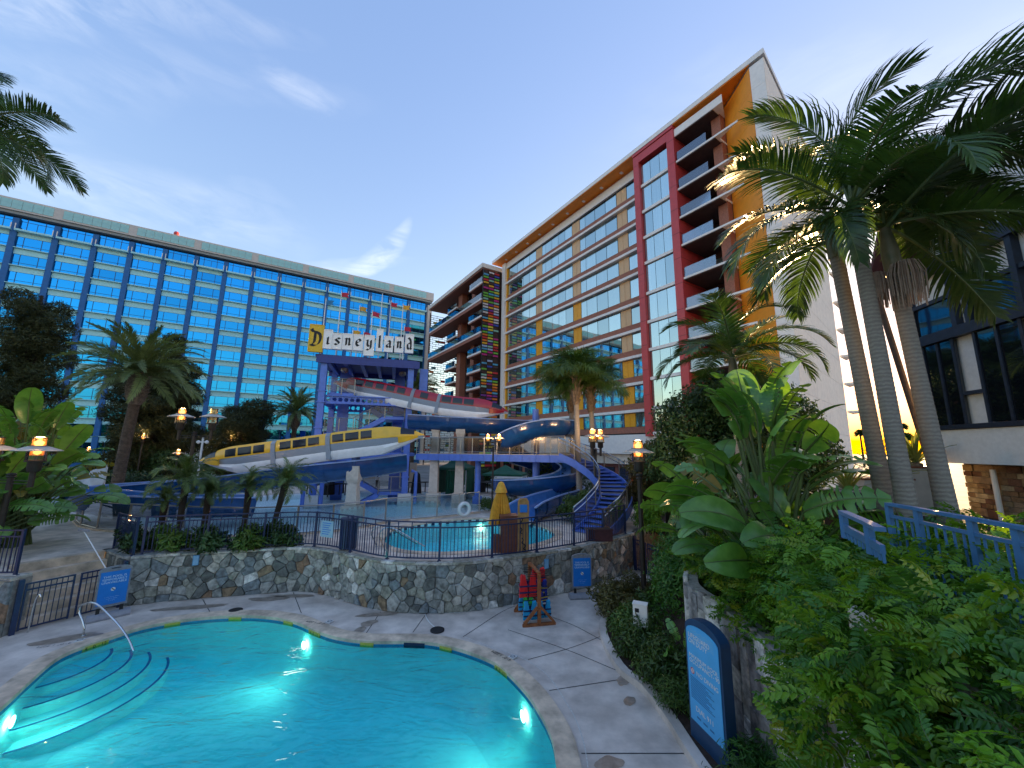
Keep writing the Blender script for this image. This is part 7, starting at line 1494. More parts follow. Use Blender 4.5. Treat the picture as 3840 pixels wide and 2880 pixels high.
def frond_mesh(name, L, arch, leaf, n, m, droop=0.5, wid=0.035, lift=0.35, spread=65, plume=0.0, seed=0, pet=0.12, rach=0.03):
    """pinnate palm frond along +X: rachis bends down by arch (radians), leaflets hang by droop"""
    rnd = random.Random(seed); pts = []; ang = lift; p = Vector((0, 0, 0)); K = 22; tang = []
    for i in range(K + 1):
        pts.append(p.copy()); t = Vector((math.cos(ang), 0, math.sin(ang))); tang.append(t); p = p + t * L / K; ang -= arch / K * (0.5 + 1.0 * i / K)
    d = MB(); d.m = 1; d.tube(pts, [rach * (1 - 0.85 * i / K) for i in range(K + 1)], 5); d.m = 0
    for i in range(n):
        u = pet + (1 - pet) * (i + 0.5) / n; f = u * K; j = min(int(f), K - 1); o = pts[j].lerp(pts[j + 1], f - j); t = tang[j]; upv = Vector((-t.z, 0, t.x))
        ll = leaf * (0.45 + 0.55 * math.sin(math.pi * min(1, 0.12 + 0.9 * (u - pet) / (1 - pet)))) * rnd.uniform(0.88, 1.1) * (1 if u < 0.9 else 0.75)
        for s in (1, -1):
            sp = R(spread) * (1.0 - 0.55 * u) + rnd.uniform(-0.08, 0.08); el = 0.28 + rnd.uniform(-1, 1) * plume
            dirv = (t * math.cos(sp) + Vector((0, s, 0)) * math.sin(sp) * math.cos(el) + upv * math.sin(sp) * math.sin(el)).normalized()
            q = o.copy(); v = []; w_ = wid; seg = 4; side = t - dirv * t.dot(dirv); side = side.normalized() if side.length > 1e-3 else upv
            dd = dirv.copy()
            for k in range(seg + 1):
                ww = w_ * (0.55, 1.0, 0.9, 0.6, 0.06)[k] * 0.5; v += [q - side * ww, q + side * ww]
                q = q + dd * ll / seg; dd = (dd + Vector((0, 0, -droop * (0.25 + 0.35 * k)))).normalized()
            d.add(v, [(2 * k, 2 * k + 1, 2 * k + 3, 2 * k + 2) for k in range(seg)])
    return d.mesh(name, [m, 'petiole'])
def trunk(pts, radii, name, m, parent, rings=0.0, amp=0.0, n=14):
    P_, L = resample(pts, rings / 3 if rings else 0.25); N = len(P_); r_ = []
    for i in range(N):
        t = i / (N - 1); f = t * (len(radii) - 1); j = min(int(f), len(radii) - 2); rr = radii[j] + (radii[j + 1] - radii[j]) * (f - j); r_.append(rr * (1 + (amp if rings and i % 3 == 0 else 0) + 0.02 * noise.noise((i * 0.7, 1, 2))))
    return MB().tube(P_, r_, n).build(name, m, parent, smooth=True, ang=60)
def palm(name, label, base, top, radii, bark, fronds, spec, group, rings=0.0, amp=0.05, shaft=None, lean=None, seed=1, rot0=0.0):
    """spec: list of (count, elevation range, scale range)"""
    base = Vector(base); top = Vector(top); t_ = thing(name, label, 'palm', base, 0, group); h = top - base; rnd = random.Random(seed)
    mid = h * 0.5 + Vector((lean[0], lean[1], 0)) if lean else h * 0.5
    trunk([Vector((0, 0, -0.3)), mid, h], radii, 'trunk', bark, t_, rings, amp)
    top_l = h.copy()
    if shaft:
        dirn = (h - mid).normalized(); trunk([top_l, top_l + dirn * shaft[0] * 0.5, top_l + dirn * shaft[0]], [shaft[1], shaft[1] * 0.95, shaft[2]], 'crownshaft', 'crownshaft', t_); top_l = top_l + dirn * shaft[0]
    k = 0
    for cnt, (e0, e1), (s0, s1) in spec:
        for i in range(cnt):
            az = rot0 + 2 * math.pi * (i + rnd.uniform(-0.25, 0.25)) / cnt + k * 0.9; el = R(rnd.uniform(e0, e1)); sc = rnd.uniform(s0, s1)
            place(rnd.choice(fronds), 'frond', t_, top_l + Vector((0, 0, rnd.uniform(-0.08, 0.08))), rot=(rnd.uniform(-0.35, 0.35), -el, az), scale=sc)
        k += 1
    return t_, top_l
# ---- king palms, right foreground
KF = [frond_mesh('frond', 3.0, 1.35 + 0.35 * k, 0.80, 66, 'palm_king', 0.30 + 0.2 * k, 0.042, 0.25, 74, 0.14, seed=k, rach=0.035) for k in range(3)]
KG = [frond_mesh('frond', 3.7, 1.5 + 0.4 * k, 1.0, 84, 'palm_king', 0.5 + 0.25 * k, 0.04, 0.25, 74, 0.16, seed=50 + k, rach=0.04) for k in range(2)]
kpd = [((7.55, 8.0), (3130, 905), 'nearer left king palm trunk twinned with another beside the half-timbered building'), ((7.35, 7.4), (3215, 880), 'king palm with thick green crownshaft second from left at right'), ((8.1, 7.4), (3345, 960), 'king palm with hanging flower tassels nearest the half-timbered building')]
KS = [[(5, (-30, 10), (0.8, 0.95)), (2, (30, 60), (0.9, 1.0))], [(4, (-30, 0), (0.95, 1.1)), (2, (15, 45), (1.0, 1.15)), (2, (80, 88), (0.95, 1.1))], [(4, (-25, 5), (1.0, 1.15)), (2, (15, 45), (1.1, 1.25)), (1, (75, 85), (0.9, 1.0))]]
for k, ((x, y), tp_, lb) in enumerate(kpd):
    t2 = YP(tp_[0], tp_[1], y - 0.1); bz = bank_z(x, y)
    o, tl = palm('king_palm', lb, (x, y, bz), (t2.x, t2.y, t2.z - 0.4), [0.175, 0.145, 0.13, 0.125], 'bark_grey', KF, KS[k], 'king palms at right', rings=0.09, amp=0.025, shaft=(1.0, 0.15, 0.08), seed=5 + k, rot0=[1.6, 2.9, 0.4][k])
    if k == 1:
        for az, el, sc_q in ((-30, 52, 1.1), (5, 46, 1.15), (186, 22, 0.9), (-60, 40, 1.05), (150, 78, 0.95), (20, 68, 1.05), (-15, 30, 1.1)): place(KG[az % 2], 'frond', o, tl, rot=(0.2, -R(el), R(az)), scale=sc_q)
    if k == 2:
        for az, el, sc_q in ((-15, 40, 1.1), (25, 34, 1.1), (-50, 45, 1.05), (-5, 18, 1.0), (-75, 30, 0.9)): place(KG[az % 2], 'frond', o, tl, rot=(-0.2, -R(el), R(az)), scale=sc_q)
    if k == 2:
        for (dx, dy, dz_, s) in ((-0.1, -0.25, 0.35, 1.0), (-0.55, 0.05, 0.25, 0.75)):
            rnd = random.Random(40 + int(dx * 100)); d = MB(); h = Vector((t2.x, t2.y, t2.z - 0.4)) - Vector((x, y, bz))
            for i in range(75):
                a = rnd.uniform(0, 2 * math.pi); r_ = 0.24 * s * math.sqrt(rnd.random()); tip = Vector((r_ * math.cos(a), r_ * math.sin(a), -rnd.uniform(0.55, 0.95) * s))
                d.tube([(0, 0, 0), (tip.x * 0.9, tip.y * 0.9, 0.10 * s * (1 - r_ / 0.26)), (tip.x * 1.25, tip.y * 1.25, -0.22 * s), (tip.x * 1.2, tip.y * 1.2, tip.z)], 0.0085, 4, cap=False)
            d.build('flower_tassel', 'flower_strand', o, loc=h + Vector((dx * 0.6, dy, dz_ - 0.25)))
# ---- king palm behind the big-leaved plant
p = YP(2745, 1330, 13.5); palm('king_palm', 'king palm rising behind the giant paddle-leaf plant', (p.x, p.y, 2.0), (p.x, p.y, p.z - 0.9), [0.2, 0.16, 0.15], 'bark_grey', KF, [(8, (-15, 15), (0.95, 1.15)), (6, (25, 60), (0.95, 1.15)), (2, (70, 85), (0.8, 0.9))], 'king palms at right', rings=0.12, shaft=(0.8, 0.17, 0.09), seed=21)
# ---- palm just outside the left edge whose fronds hang into view
p = YP(-190, 560, 8.8); palm('king_palm', 'palm at the left edge of view with dark fronds hanging into the sky', (p.x - 0.6, p.y, 0.0), (p.x, p.y, p.z), [0.22, 0.17, 0.15], 'bark_grey', KF, [(10, (-25, 10), (0.75, 0.95)), (8, (15, 60), (0.75, 0.95))], None, rings=0.12, shaft=(0.8, 0.17, 0.09), seed=31)
# ---- queen palms before the banded hotel
QF = [frond_mesh('frond', 2.6, 1.7 + 0.3 * k, 1.05, 70, 'palm_queen', 0.75 + 0.15 * k, 0.03, 0.5, 70, 0.55, seed=10 + k, rach=0.03) for k in range(3)]
for px, py, yy, lb, sd in ((2158, 1400, 24.0, 'queen palm with drooping crown in front of the banded hotel, left trunk', 3), (2214, 1432, 25.5, 'queen palm with drooping crown in front of the banded hotel, right trunk', 4), (2140, 1440, 27.0, 'queen palm with grey trunk standing behind the front pair', 6)):
    p = YP(px, py + 25, yy); b = (p.x + 0.15, p.y, 1.46)
    o, tl = palm('queen_palm', lb, b, (p.x, p.y, p.z), [0.20, 0.17, 0.16, 0.15], 'bark_grey', QF, [(14, (-5, 25), (0.95, 1.15)), (12, (25, 60), (0.95, 1.2)), (5, (60, 85), (0.85, 1.0))], 'queen palms before the banded hotel', rings=0.16, amp=0.05, seed=sd)
    rnd = random.Random(sd); h = Vector((p.x - b[0], p.y - b[1], p.z - b[2])); d = MB()
    for i in range(26):
        a = i * 2.4; zz_ = -1.5 + 1.7 * i / 26; r_ = 0.22 + 0.12 * math.sin(math.pi * i / 26); q = h + Vector((r_ * math.cos(a) * 0.6, r_ * math.sin(a) * 0.6, zz_)); d.add([q + Vector((-0.09 * math.sin(a), 0.09 * math.cos(a), -0.2)), q + Vector((0.09 * math.sin(a), -0.09 * math.cos(a), -0.2)), q + Vector((r_ * 0.75 * math.cos(a) + 0.05, r_ * 0.75 * math.sin(a), 0.28)), q + Vector((r_ * 0.7 * math.cos(a) - 0.05, r_ * 0.7 * math.sin(a), 0.3))], [(0, 1, 2, 3)])
    d.lathe([(0.16, -1.6), (0.27, -1.0), (0.29, -0.5), (0.2, 0.1)], 10, h); d.build('leaf_bases', 'dry_boot', o)
# ---- date palms
DF = [frond_mesh('frond', 3.0, 0.95 + 0.35 * k, 0.46, 64, 'palm_date', 0.10, 0.035, 0.1, 55, 0.35, seed=20 + k, rach=0.035) for k in range(3)]
def date(label, px, py, yy, s, seed, n=46, fs=1.0):
    p = YP(px, py, yy); t_ = thing('date_palm', label, 'palm', (p.x - 0.25 * s, p.y, 1.46), 0, 'date palms'); h = Vector((0.25 * s, 0, p.z - 1.46)); rnd = random.Random(seed)
    trunk([Vector((0, 0, -0.3)), h * 0.5, h - Vector((0, 0, 1.7 * s))], [0.30 * s, 0.27 * s, 0.26 * s], 'trunk', 'bark_brown', t_, 0.13, 0.09)
    d = MB(); d.lathe([(0.30 * s, -1.95 * s), (0.48 * s, -1.5 * s), (0.56 * s, -0.9 * s), (0.46 * s, -0.2 * s), (0.2 * s, 0.1 * s)], 16, h)
    for i in range(130):
        a = i * 2.399; u = i / 130; zz_ = (-1.75 + 1.7 * u) * s; r_ = (0.40 + 0.18 * math.sin(math.pi * (0.25 + 0.6 * u))) * s; q = h + Vector((r_ * math.cos(a), r_ * math.sin(a), zz_)); tn = Vector((-math.sin(a), math.cos(a), 0)) * 0.07 * s; ou = Vector((math.cos(a), math.sin(a), 0.5)) * 0.12 * s
        d.add([q - tn, q + tn, q + tn * 0.5 + ou, q - tn * 0.5 + ou], [(0, 1, 2, 3)])
    d.build('leaf_bases', 'dry_boot', t_)
    for i in range(n):
        u = i / n; el = R(-18 + 95 * u + rnd.uniform(-6, 6)); place(rnd.choice(DF), 'frond', t_, h, rot=(rnd.uniform(-0.5, 0.5), -el, i * 2.399 + rnd.uniform(-0.2, 0.2)), scale=s * fs * rnd.uniform(0.9, 1.1))
date('large date palm with orange-brown trunk head left of the slide tower', 525, 1400, 24.0, 1.02, 2, 64, 1.22)
date('small date palm beyond the left column of the slide tower', 1112, 1545, 42, 0.92, 3, 50, 1.15); date('date palm seen through and right of the slide tower', 1562, 1455, 46, 1.15, 4)
# ---- pygmy date palms behind the near fence
PF = [frond_mesh('frond', 1.15, 1.5 + 0.4 * k, 0.26, 42, 'palm_pygmy', 0.35, 0.014, 0.45, 60, 0.35, seed=30 + k, rach=0.012) for k in range(3)]
for px, ytop, yb, yy, s, lb, sd in ((700, 1800, 2050, 15.2, 1.25, 'largest pygmy date palm at the left of the fence bed', 1), (785, 1850, 2050, 15.7, 1.0, 'pygmy date palm just right of the largest one', 2), (935, 1832, 2040, 15.6, 0.95, 'slim pygmy date palm in the middle of the fence bed', 3), (1072, 1815, 2040, 15.4, 1.15, 'leaning pygmy date palm at the right of the fence bed', 4), (620, 1880, 2050, 16.0, 0.8, 'low pygmy date palm at the far left of the fence bed', 5)):
    p = YP(px, ytop, yy); b = (p.x - (0.45 if sd == 4 else 0.05), p.y, 1.5); palm('pygmy_date_palm', lb, b, (p.x, p.y, p.z), [0.10, 0.085, 0.10, 0.13], 'bark_dark', PF, [(13, (-25, 10), (0.9 * s, 1.1 * s)), (12, (10, 45), (0.9 * s, 1.1 * s)), (8, (45, 80), (0.8 * s, s))], 'pygmy date palms in the fence bed', rings=0.07, amp=0.12, seed=sd)
# ---- giant bird-of-paradise clumps
def paddle(name, Lb, wid, seed, m, splits=5):
    rnd = random.Random(seed); d = MB(); K = 16; cut = sorted(rnd.sample(range(3, K - 1), splits)); pts = []; ang = 0.10; p = Vector((0, 0, 0))
    for i in range(K + 1): pts.append((p.copy(), ang)); p = p + Vector((math.cos(ang), 0, math.sin(ang))) * Lb / K; ang -= 0.075 * (0.4 + 1.3 * i / K)
    prof = lambda t: wid * 0.5 * (math.sin(math.pi * min(1, t * 0.93 + 0.05)) ** 0.55)
    for s in (1, -1):
        i = 0
        while i < K:
            j = i + 1
            while j < K and j not in cut: j += 1
            dr = rnd.uniform(0.0, 0.30) if splits else 0.05; v = []
            for k in range(i, j + 1):
                q, a = pts[k]; w_ = prof(k / K) * (1 if not (k in (i, j) and 0 < k < K) else 0.93); sh = (0.03 if k == i and i else (-0.03 if k == j and j < K else 0)); 
                for f, b in ((0.0, 0.0), (0.5, 0.16), (1.0, 0.16 - dr)): v.append((q.x + sh * f, s * w_ * f * (1 - 0.12 * dr), q.z + w_ * b * (1 if f < 1 else 1.0)))
            d.add(v, [(3 * k + c, 3 * k + 3 + c, 3 * k + 4 + c, 3 * k + 1 + c) if s > 0 else (3 * k + 1 + c, 3 * k + 4 + c, 3 * k + 3 + c, 3 * k + c) for k in range(j - i) for c in (0, 1)]); i = j
    d.m = 1; d.tube([q for q, _ in pts], [0.022 * (1 - 0.8 * i / K) for i in range(K + 1)], 6)
    me = d.mesh(name, [m, 'petiole']); me.polygons.foreach_set('use_smooth', [True] * len(me.polygons)); return me
BL = [paddle('leaf', 1.15, 0.52, 1, 'banana', 0), paddle('leaf', 1.25, 0.55, 2, 'banana', 5), paddle('leaf', 1.2, 0.52, 3, 'banana', 8), paddle('leaf', 1.0, 0.50, 4, 'banana', 2)]; BD = paddle('leaf', 1.0, 0.35, 8, 'banana_dry', 6)
def clump(label, base, n, H_, spread, seed, s=1.0, dirs=None, azb=None):
    t_ = thing('bird_of_paradise_plant', label, 'plant', base, 0, 'giant paddle-leaf plants'); rnd = random.Random(seed); d = MB()
    for i in range(n):
        az = 2.399 * i + rnd.uniform(-0.3, 0.3); u = (i + 0.5) / n; out = spread * (0.15 + 0.85 * u) * rnd.uniform(0.7, 1.1); hh = H_ * (1.0 - 0.75 * u ** 1.4) * rnd.uniform(0.85, 1.08) + 0.25
        root = Vector((rnd.uniform(-0.35, 0.35), rnd.uniform(-0.35, 0.35), 0)); tip = Vector((math.cos(az) * out, math.sin(az) * out, hh)); mid = root.lerp(tip, 0.55) + Vector((-math.cos(az), -math.sin(az), 0)) * out * 0.22
        c = catmull([root, mid, tip], 5); d.tube(c, [0.045 * s * (1 - 0.55 * k / (len(c) - 1)) for k in range(len(c))], 6); tg = (c[-1] - c[-2]).normalized(); el = math.asin(max(-1, min(1, tg.z))) * (0.95 if u < 0.4 else 0.55) - (0.1 if u > 0.6 else 0)
        place(BD if rnd.random() < 0.05 else rnd.choice(BL), 'leaf', t_, c[-1], rot=(rnd.uniform(-1.3, 1.3), -el, az + rnd.uniform(-0.4, 0.4)), scale=s * rnd.uniform(0.75, 1.15))
    d.build('stems', 'petiole', t_, smooth=True)
p = YP(2890, 1960, 8.6); clump('giant paddle-leaf plant with tall split leaves in front of the dark tree', (p.x, p.y, bank_z(p.x, p.y) - 0.1), 56, 4.0, 1.6, 3, 1.2)
p = YP(2700, 1960, 10.4); clump('lower paddle-leaf clump left of the tall one', (p.x, p.y, bank_z(p.x, p.y)), 30, 1.9, 1.4, 8, 1.15)
p = YP(3000, 1930, 8.0); clump('small paddle-leaf clump beside the palm trunks', (p.x, p.y, bank_z(p.x, p.y)), 12, 1.5, 1.2, 9, 0.9)
clump('tall paddle-leaf clump at the left edge behind the lamp post', (-17.8, 14.6, 1.5), 74, 4.0, 2.1, 4, 1.15); clump('broad paddle-leaf clump at the left edge nearest the fence', (-17.3, 13.2, 1.5), 54, 2.4, 1.8, 5, 1.1); clump('dark paddle-leaf clump behind the left clumps', (-20.3, 15.8, 1.5), 54, 4.0, 2.2, 6, 1.15)
g = G(2555, 2500, 0.5); clump('small glossy paddle-leaf plant left of the lifeguard sign', (3.85, 9.4, 0.15), 7, 0.6, 0.35, 12, 0.5)
# ---- broadleaf trees and conifers: trunk, limbs, leafy crown
def tree(name, label, base, blobs, n, leaf, m, trunk_r=0.2, th=None, group=None, aspect=0.45, jit=0.6, up=0.1, shell=0.5, bark='bark_dark', limbs=True):
    t_ = thing(name, label, 'tree', base, 0, group); B_ = Vector(base); th = th or max(b[2] for b in blobs)
    if trunk_r: trunk([Vector((0, 0, -0.3)), Vector((0.1, 0, th * 0.5)), Vector((0.0, 0.05, th))], [trunk_r, trunk_r * 0.7, trunk_r * 0.3], 'trunk', bark, t_)
    if limbs and trunk_r:
        d = MB()
        for (x, y, z, a, b, c) in blobs: d.tube(catmull([(0, 0, th * 0.35), (x * 0.5, y * 0.5, (th * 0.35 + z) * 0.55), (x, y, z)], 4), [trunk_r * 0.45 * (1 - 0.1 * k) for k in range(9)], 6)
        d.build('limbs', bark, t_, smooth=True)
    P_, N_ = blobs_np(blobs, n, shell); v, q = leaves_np(P_, N_, leaf, aspect, 0.25, jit, up); place(np_mesh('crown', v, q, m), 'crown', t_); return t_
def rblobs(n, R_, H0, H1, r0, r1, seed, flat=0.8, taper=0.0):
    rnd = random.Random(seed); out = []
    for i in range(n):
        u = i / max(1, n - 1); a = 2.399 * i; rr = R_ * math.sqrt(rnd.random()) * (1 - taper * u); z = H0 + (H1 - H0) * u; r_ = rnd.uniform(r0, r1) * (1 - taper * 0.6 * u); out.append((rr * math.cos(a), rr * math.sin(a), z, r_, r_, r_ * flat))
    return out
tree('broadleaf_tree', 'dense dark round tree in front of the banded hotel', (9.3, 16.5, 2.3), [(-1.9, -0.3, 3.9, 1.7, 1.6, 1.5), (-0.6, -0.4, 4.9, 1.6, 1.6, 1.4), (0.9, -0.2, 4.9, 1.7, 1.6, 1.4), (2.4, 0.1, 4.1, 1.5, 1.5, 1.4), (-2.6, 0.2, 2.4, 1.3, 1.4, 1.3), (0.2, -0.6, 3.2, 2.2, 1.5, 1.5), (2.9, -0.4, 2.7, 1.4, 1.4, 1.3), (-1.2, -0.9, 2.0, 1.7, 1.2, 1.2), (1.5, -0.9, 1.8, 1.6, 1.2, 1.2)], 42000, 0.16, 'leaf_dark', 0.25, 4.5)
tree('broadleaf_tree', 'smaller bronze green tree left of the dark round tree', (7.6, 19.5, 1.5), rblobs(7, 1.3, 1.2, 3.6, 0.7, 1.1, 5), 9000, 0.14, 'leaf_bronze', 0.14, 3.4)
tree('conifer', 'dark feathery conifer at the far left edge', (-43.0, 33.5, 1.45), rblobs(26, 2.4, 2, 16.5, 1.5, 2.3, 6, 0.75, 0.4), 60000, 0.34, 'leaf_pine', 0.35, 17, 'conifers at left', 0.16, 0.9)
tree('conifer', 'broad dark conifer left of the large date palm', (-33.5, 36.0, 1.45), rblobs(30, 4.2, 1.5, 10.8, 1.6, 2.5, 7, 0.6, 0.45), 70000, 0.34, 'leaf_pine', 0.4, 12.5, 'conifers at left', 0.16, 0.9)
tree('conifer', 'slim dark conifer top rising behind the date palm fronds', (-35.0, 39.0, 1.45), rblobs(10, 1.2, 8, 14.5, 1.0, 1.6, 8, 0.7, 0.5), 16000, 0.32, 'leaf_pine', 0.3, 15, 'conifers at left', 0.16, 0.9)
tree('conifer', 'dark conifer behind the large date palm trunk', (-25.5, 37.0, 1.45), rblobs(14, 2.6, 1, 7.2, 1.5, 2.2, 9, 0.6, 0.3), 36000, 0.32, 'leaf_pine', 0.3, 8, 'conifers at left', 0.16, 0.9)
for k, (px, py, yy, n_, R_, h_, m, lb) in enumerate([(600, 1700, 36, 8, 1.8, 3.0, 'leaf_dark', 'bare-limbed low tree right of the date palm trunk'), (760, 1720, 40, 7, 1.8, 2.6, 'leaf_hedge', 'green shrub left of the yellow train'), (870, 1680, 44, 7, 2.0, 2.8, 'leaf_hedge', 'green shrub behind the yellow train roof'), (1010, 1690, 46, 7, 2.0, 2.2, 'leaf_hedge', 'green shrub below the small date palm'), (430, 1800, 30, 8, 1.9, 2.4, 'leaf_dark', 'dark low shrub under the conifers'), (250, 1800, 30, 8, 2.2, 2.8, 'leaf_dark', 'dark shrub above the white tarp'), (1790, 1790, 40, 5, 1.0, 1.9, 'leaf_dark', 'dark shrub below the green canopy')]):
    p = YP(px, py, yy); tree('shrub', lb, (p.x, p.y, 1.45), rblobs(n_, R_, 0.8, max(1.0, p.z - 1.45), 0.9, 1.4, 30 + k, 0.8), 6000, 0.2, m, 0.1, max(1.0, p.z - 1.6), 'shrubs before the blue hotel')['category'] = 'shrub'
# planting around stair, slide and fence bed
def shrub(label, c, blobs, n, leaf, m, aspect=0.4, jit=0.6, up=0.3, group='low shrubs', name='shrub'):
    t_ = thing(name, label, 'shrub', c, 0, group); P_, N_ = blobs_np(blobs, n, 0.35); P_[:, 2] = np.maximum(P_[:, 2], 0.02); v, q = leaves_np(P_, N_, leaf, aspect, 0.3, jit, up); place(np_mesh('foliage', v, q, m), 'foliage', t_)
    d = MB(); rnd = random.Random(len(label))
    for (x, y, z, a, b, cc) in blobs: d.tube([(x * 0.4, y * 0.4, -0.1), (x * 0.8, y * 0.8, z * 0.6), (x, y, z)], [0.02, 0.015, 0.008], 5)
    d.build('stems', 'bark_dark', t_); return t_
shrub('shrub between spiral slide and curved stair', (3.2, 20.3, 1.5), rblobs(6, 0.7, 0.3, 1.3, 0.4, 0.65, 1), 3500, 0.12, 'leaf_low'); shrub('shrub inside the curve of the stair', (4.6, 21.2, 1.5), rblobs(6, 0.8, 0.3, 1.0, 0.4, 0.65, 2), 3200, 0.12, 'leaf_hedge'); shrub('bright shrub right of the stair foot', (6.3, 18.4, 1.5), rblobs(6, 0.5, 0.3, 1.2, 0.4, 0.6, 3), 3000, 0.14, 'leaf_fresh', 0.25)
shrub('shrub behind the stair beside the hoarding', (7.8, 22.5, 1.5), rblobs(7, 1.0, 0.4, 1.9, 0.6, 0.9, 4), 4000, 0.14, 'leaf_hedge'); shrub('dark ground shrub under the spiral slide', (-0.2, 23.6, 1.5), rblobs(7, 1.3, 0.2, 0.6, 0.35, 0.5, 5), 3200, 0.2, 'leaf_low', 0.18); shrub('dark shrub mass behind the spiral slide', (3.6, 30.5, 1.5), rblobs(9, 2.4, 0.5, 2.6, 0.9, 1.3, 6), 7000, 0.2, 'leaf_dark')
for k, (px, yy, w_) in enumerate(((560, 14.6, 0.7), (690, 14.5, 0.8), (830, 14.6, 0.8), (960, 14.9, 0.8), (1060, 15.2, 0.6))):
    p = YP(px, 2040, yy); shrub(['glossy low shrub at the left corner of the fence bed', 'glossy low shrub below the largest pygmy palm', 'glossy low shrub between the pygmy palms', 'glossy low shrub in the right half of the fence bed', 'glossy low shrub at the right end of the fence bed'][k], (p.x, p.y, 1.5), rblobs(5, w_, 0.15, 0.55, 0.3, 0.45, 40 + k), 1500, 0.2, ['leaf_dark', 'leaf_low'][k % 2], 0.3)
# ---- clipped hedge and trailing foreground shrub on the bank
shrub('dense clipped hedge block beside the small right gate', (6.3, 12.6, 0.2), [(-0.9, -0.5, 1.6, 1.15, 1.0, 1.55), (0.4, -0.8, 1.9, 1.3, 1.0, 1.4), (-0.6, 0.7, 1.5, 1.2, 1.0, 1.5), (0.9, 0.5, 2.0, 1.3, 1.1, 1.4), (1.9, -0.6, 2.4, 1.3, 1.1, 1.0), (-0.3, -1.5, 1.8, 1.2, 1.0, 1.2)], 26000, 0.085, 'leaf_hedge', 0.5, 0.5, 0.3, 'clipped hedges', 'hedge')
shrub('dense dark hedge slope left of the paddle-leaf plants', (5.1, 11.0, 0.2), [(-0.5, 0.4, 1.1, 0.8, 0.9, 1.2), (0.2, -0.3, 1.6, 0.9, 0.9, 1.2), (-0.3, 1.2, 1.2, 0.8, 0.8, 1.3), (0.6, 0.8, 1.9, 0.9, 0.9, 1.1)], 15000, 0.08, 'leaf_hedge', 0.5, 0.5, 0.3, 'clipped hedges', 'hedge')
LOWS = [((3.35, 13.4), 'bronze green shrub at the far end of the curbed bed', 'leaf_bronze'), ((3.3, 12.4), 'bronze green shrub left of the white meter box', 'leaf_bronze'), ((3.35, 11.3), 'leafy shrub in front of the white meter box', 'leaf_low'), ((3.25, 10.2), 'leafy shrub below the meter box by the curb', 'leaf_low'), ((3.4, 9.2), 'leafy shrub left of the lifeguard sign', 'leaf_low'), ((4.3, 13.9), 'dark shrub at the foot of the near lamp post', 'leaf_bronze'), ((4.2, 12.2), 'low shrub behind the white meter box', 'leaf_low')]
for k, ((x, y), lb, m) in enumerate(LOWS): shrub(lb, (x, y, 0.1), rblobs(7, 0.5, 0.2, 0.62, 0.32, 0.5, 60 + k, 0.85), 2600, 0.115, m, 0.3, 0.5, 0.5)
for k, ((x, y), lb) in enumerate([((3.5, 8.5), 'fine leaved plant at the left foot of the lifeguard sign'), ((3.25, 6.2), 'fine leaved plant in front of the lifeguard sign'), ((3.7, 6.3), 'feathery plant right of the lifeguard sign'), ((3.55, 5.6), 'feathery plant at the bottom edge below the sign'), ((3.9, 6.9), 'feathery plant behind the lifeguard sign foot')]): shrub(lb, (x, y, 0.1), rblobs(6, 0.35, 0.15, 0.42, 0.25, 0.4, 80 + k), 2200, 0.12, 'leaf_hedge' if k > 1 else 'leaf_low', 0.14, 0.5, 0.8)
def sprig_mesh(seed, L=0.34, n=7, lf=0.085, m='leaf_fresh'):
    rnd = random.Random(seed); d = MB(); pts = []; a = rnd.uniform(0.1, 0.5); p = Vector((0, 0, 0))
    for i in range(n + 1): pts.append((p.copy(), a)); p = p + Vector((math.cos(a), 0, math.sin(a))) * L / n; a -= rnd.uniform(0.06, 0.2)
    d.m = 1; d.tube([q for q, _ in pts], [0.004] * (n + 1), 3, cap=False); d.m = 0
    for i in range(1, n + 1):
        q, a = pts[i]; t = Vector((math.cos(a), 0, math.sin(a))); ll = lf * (0.65 + 0.5 * math.sin(math.pi * i / (n + 0.6))) * rnd.uniform(0.85, 1.15)
        for s in ((1, -1) if i < n else (1, -1, 0)):
            dv = (t * 0.55 + Vector((0, s, 0)) * 0.85 + Vector((0, 0, rnd.uniform(-0.35, 0.1)))).normalized() if s else t; sd = dv.cross(Vector((0, 0, 1))).normalized(); w_ = ll * 0.21; up_ = Vector((0, 0, w_ * 0.5))
            d.add([q, q + dv * ll * .3 + sd * w_ + up_, q + dv * ll * .75 + sd * w_ * .9 + up_, q + dv * ll - up_ * 0.7, q + dv * ll * .75 - sd * w_ * .9 + up_, q + dv * ll * .3 - sd * w_ + up_], [(0, 1, 2, 3), (0, 3, 4, 5)])
    return d.mesh('leaf_sprig', [m, 'petiole'])
SPG = [sprig_mesh(k) for k in range(4)]; SPL = [sprig_mesh(20 + k, m='leaf_lime') for k in range(2)]; SPD = [sprig_mesh(30 + k, m='leaf_hedge') for k in range(3)]
bush = thing('trailing_shrub', 'big trailing shrub with feathery compound leaves filling the lower right', 'shrub', (5.0, 6.5, 0.0)); Bo = Vector((5.0, 6.5, 0))
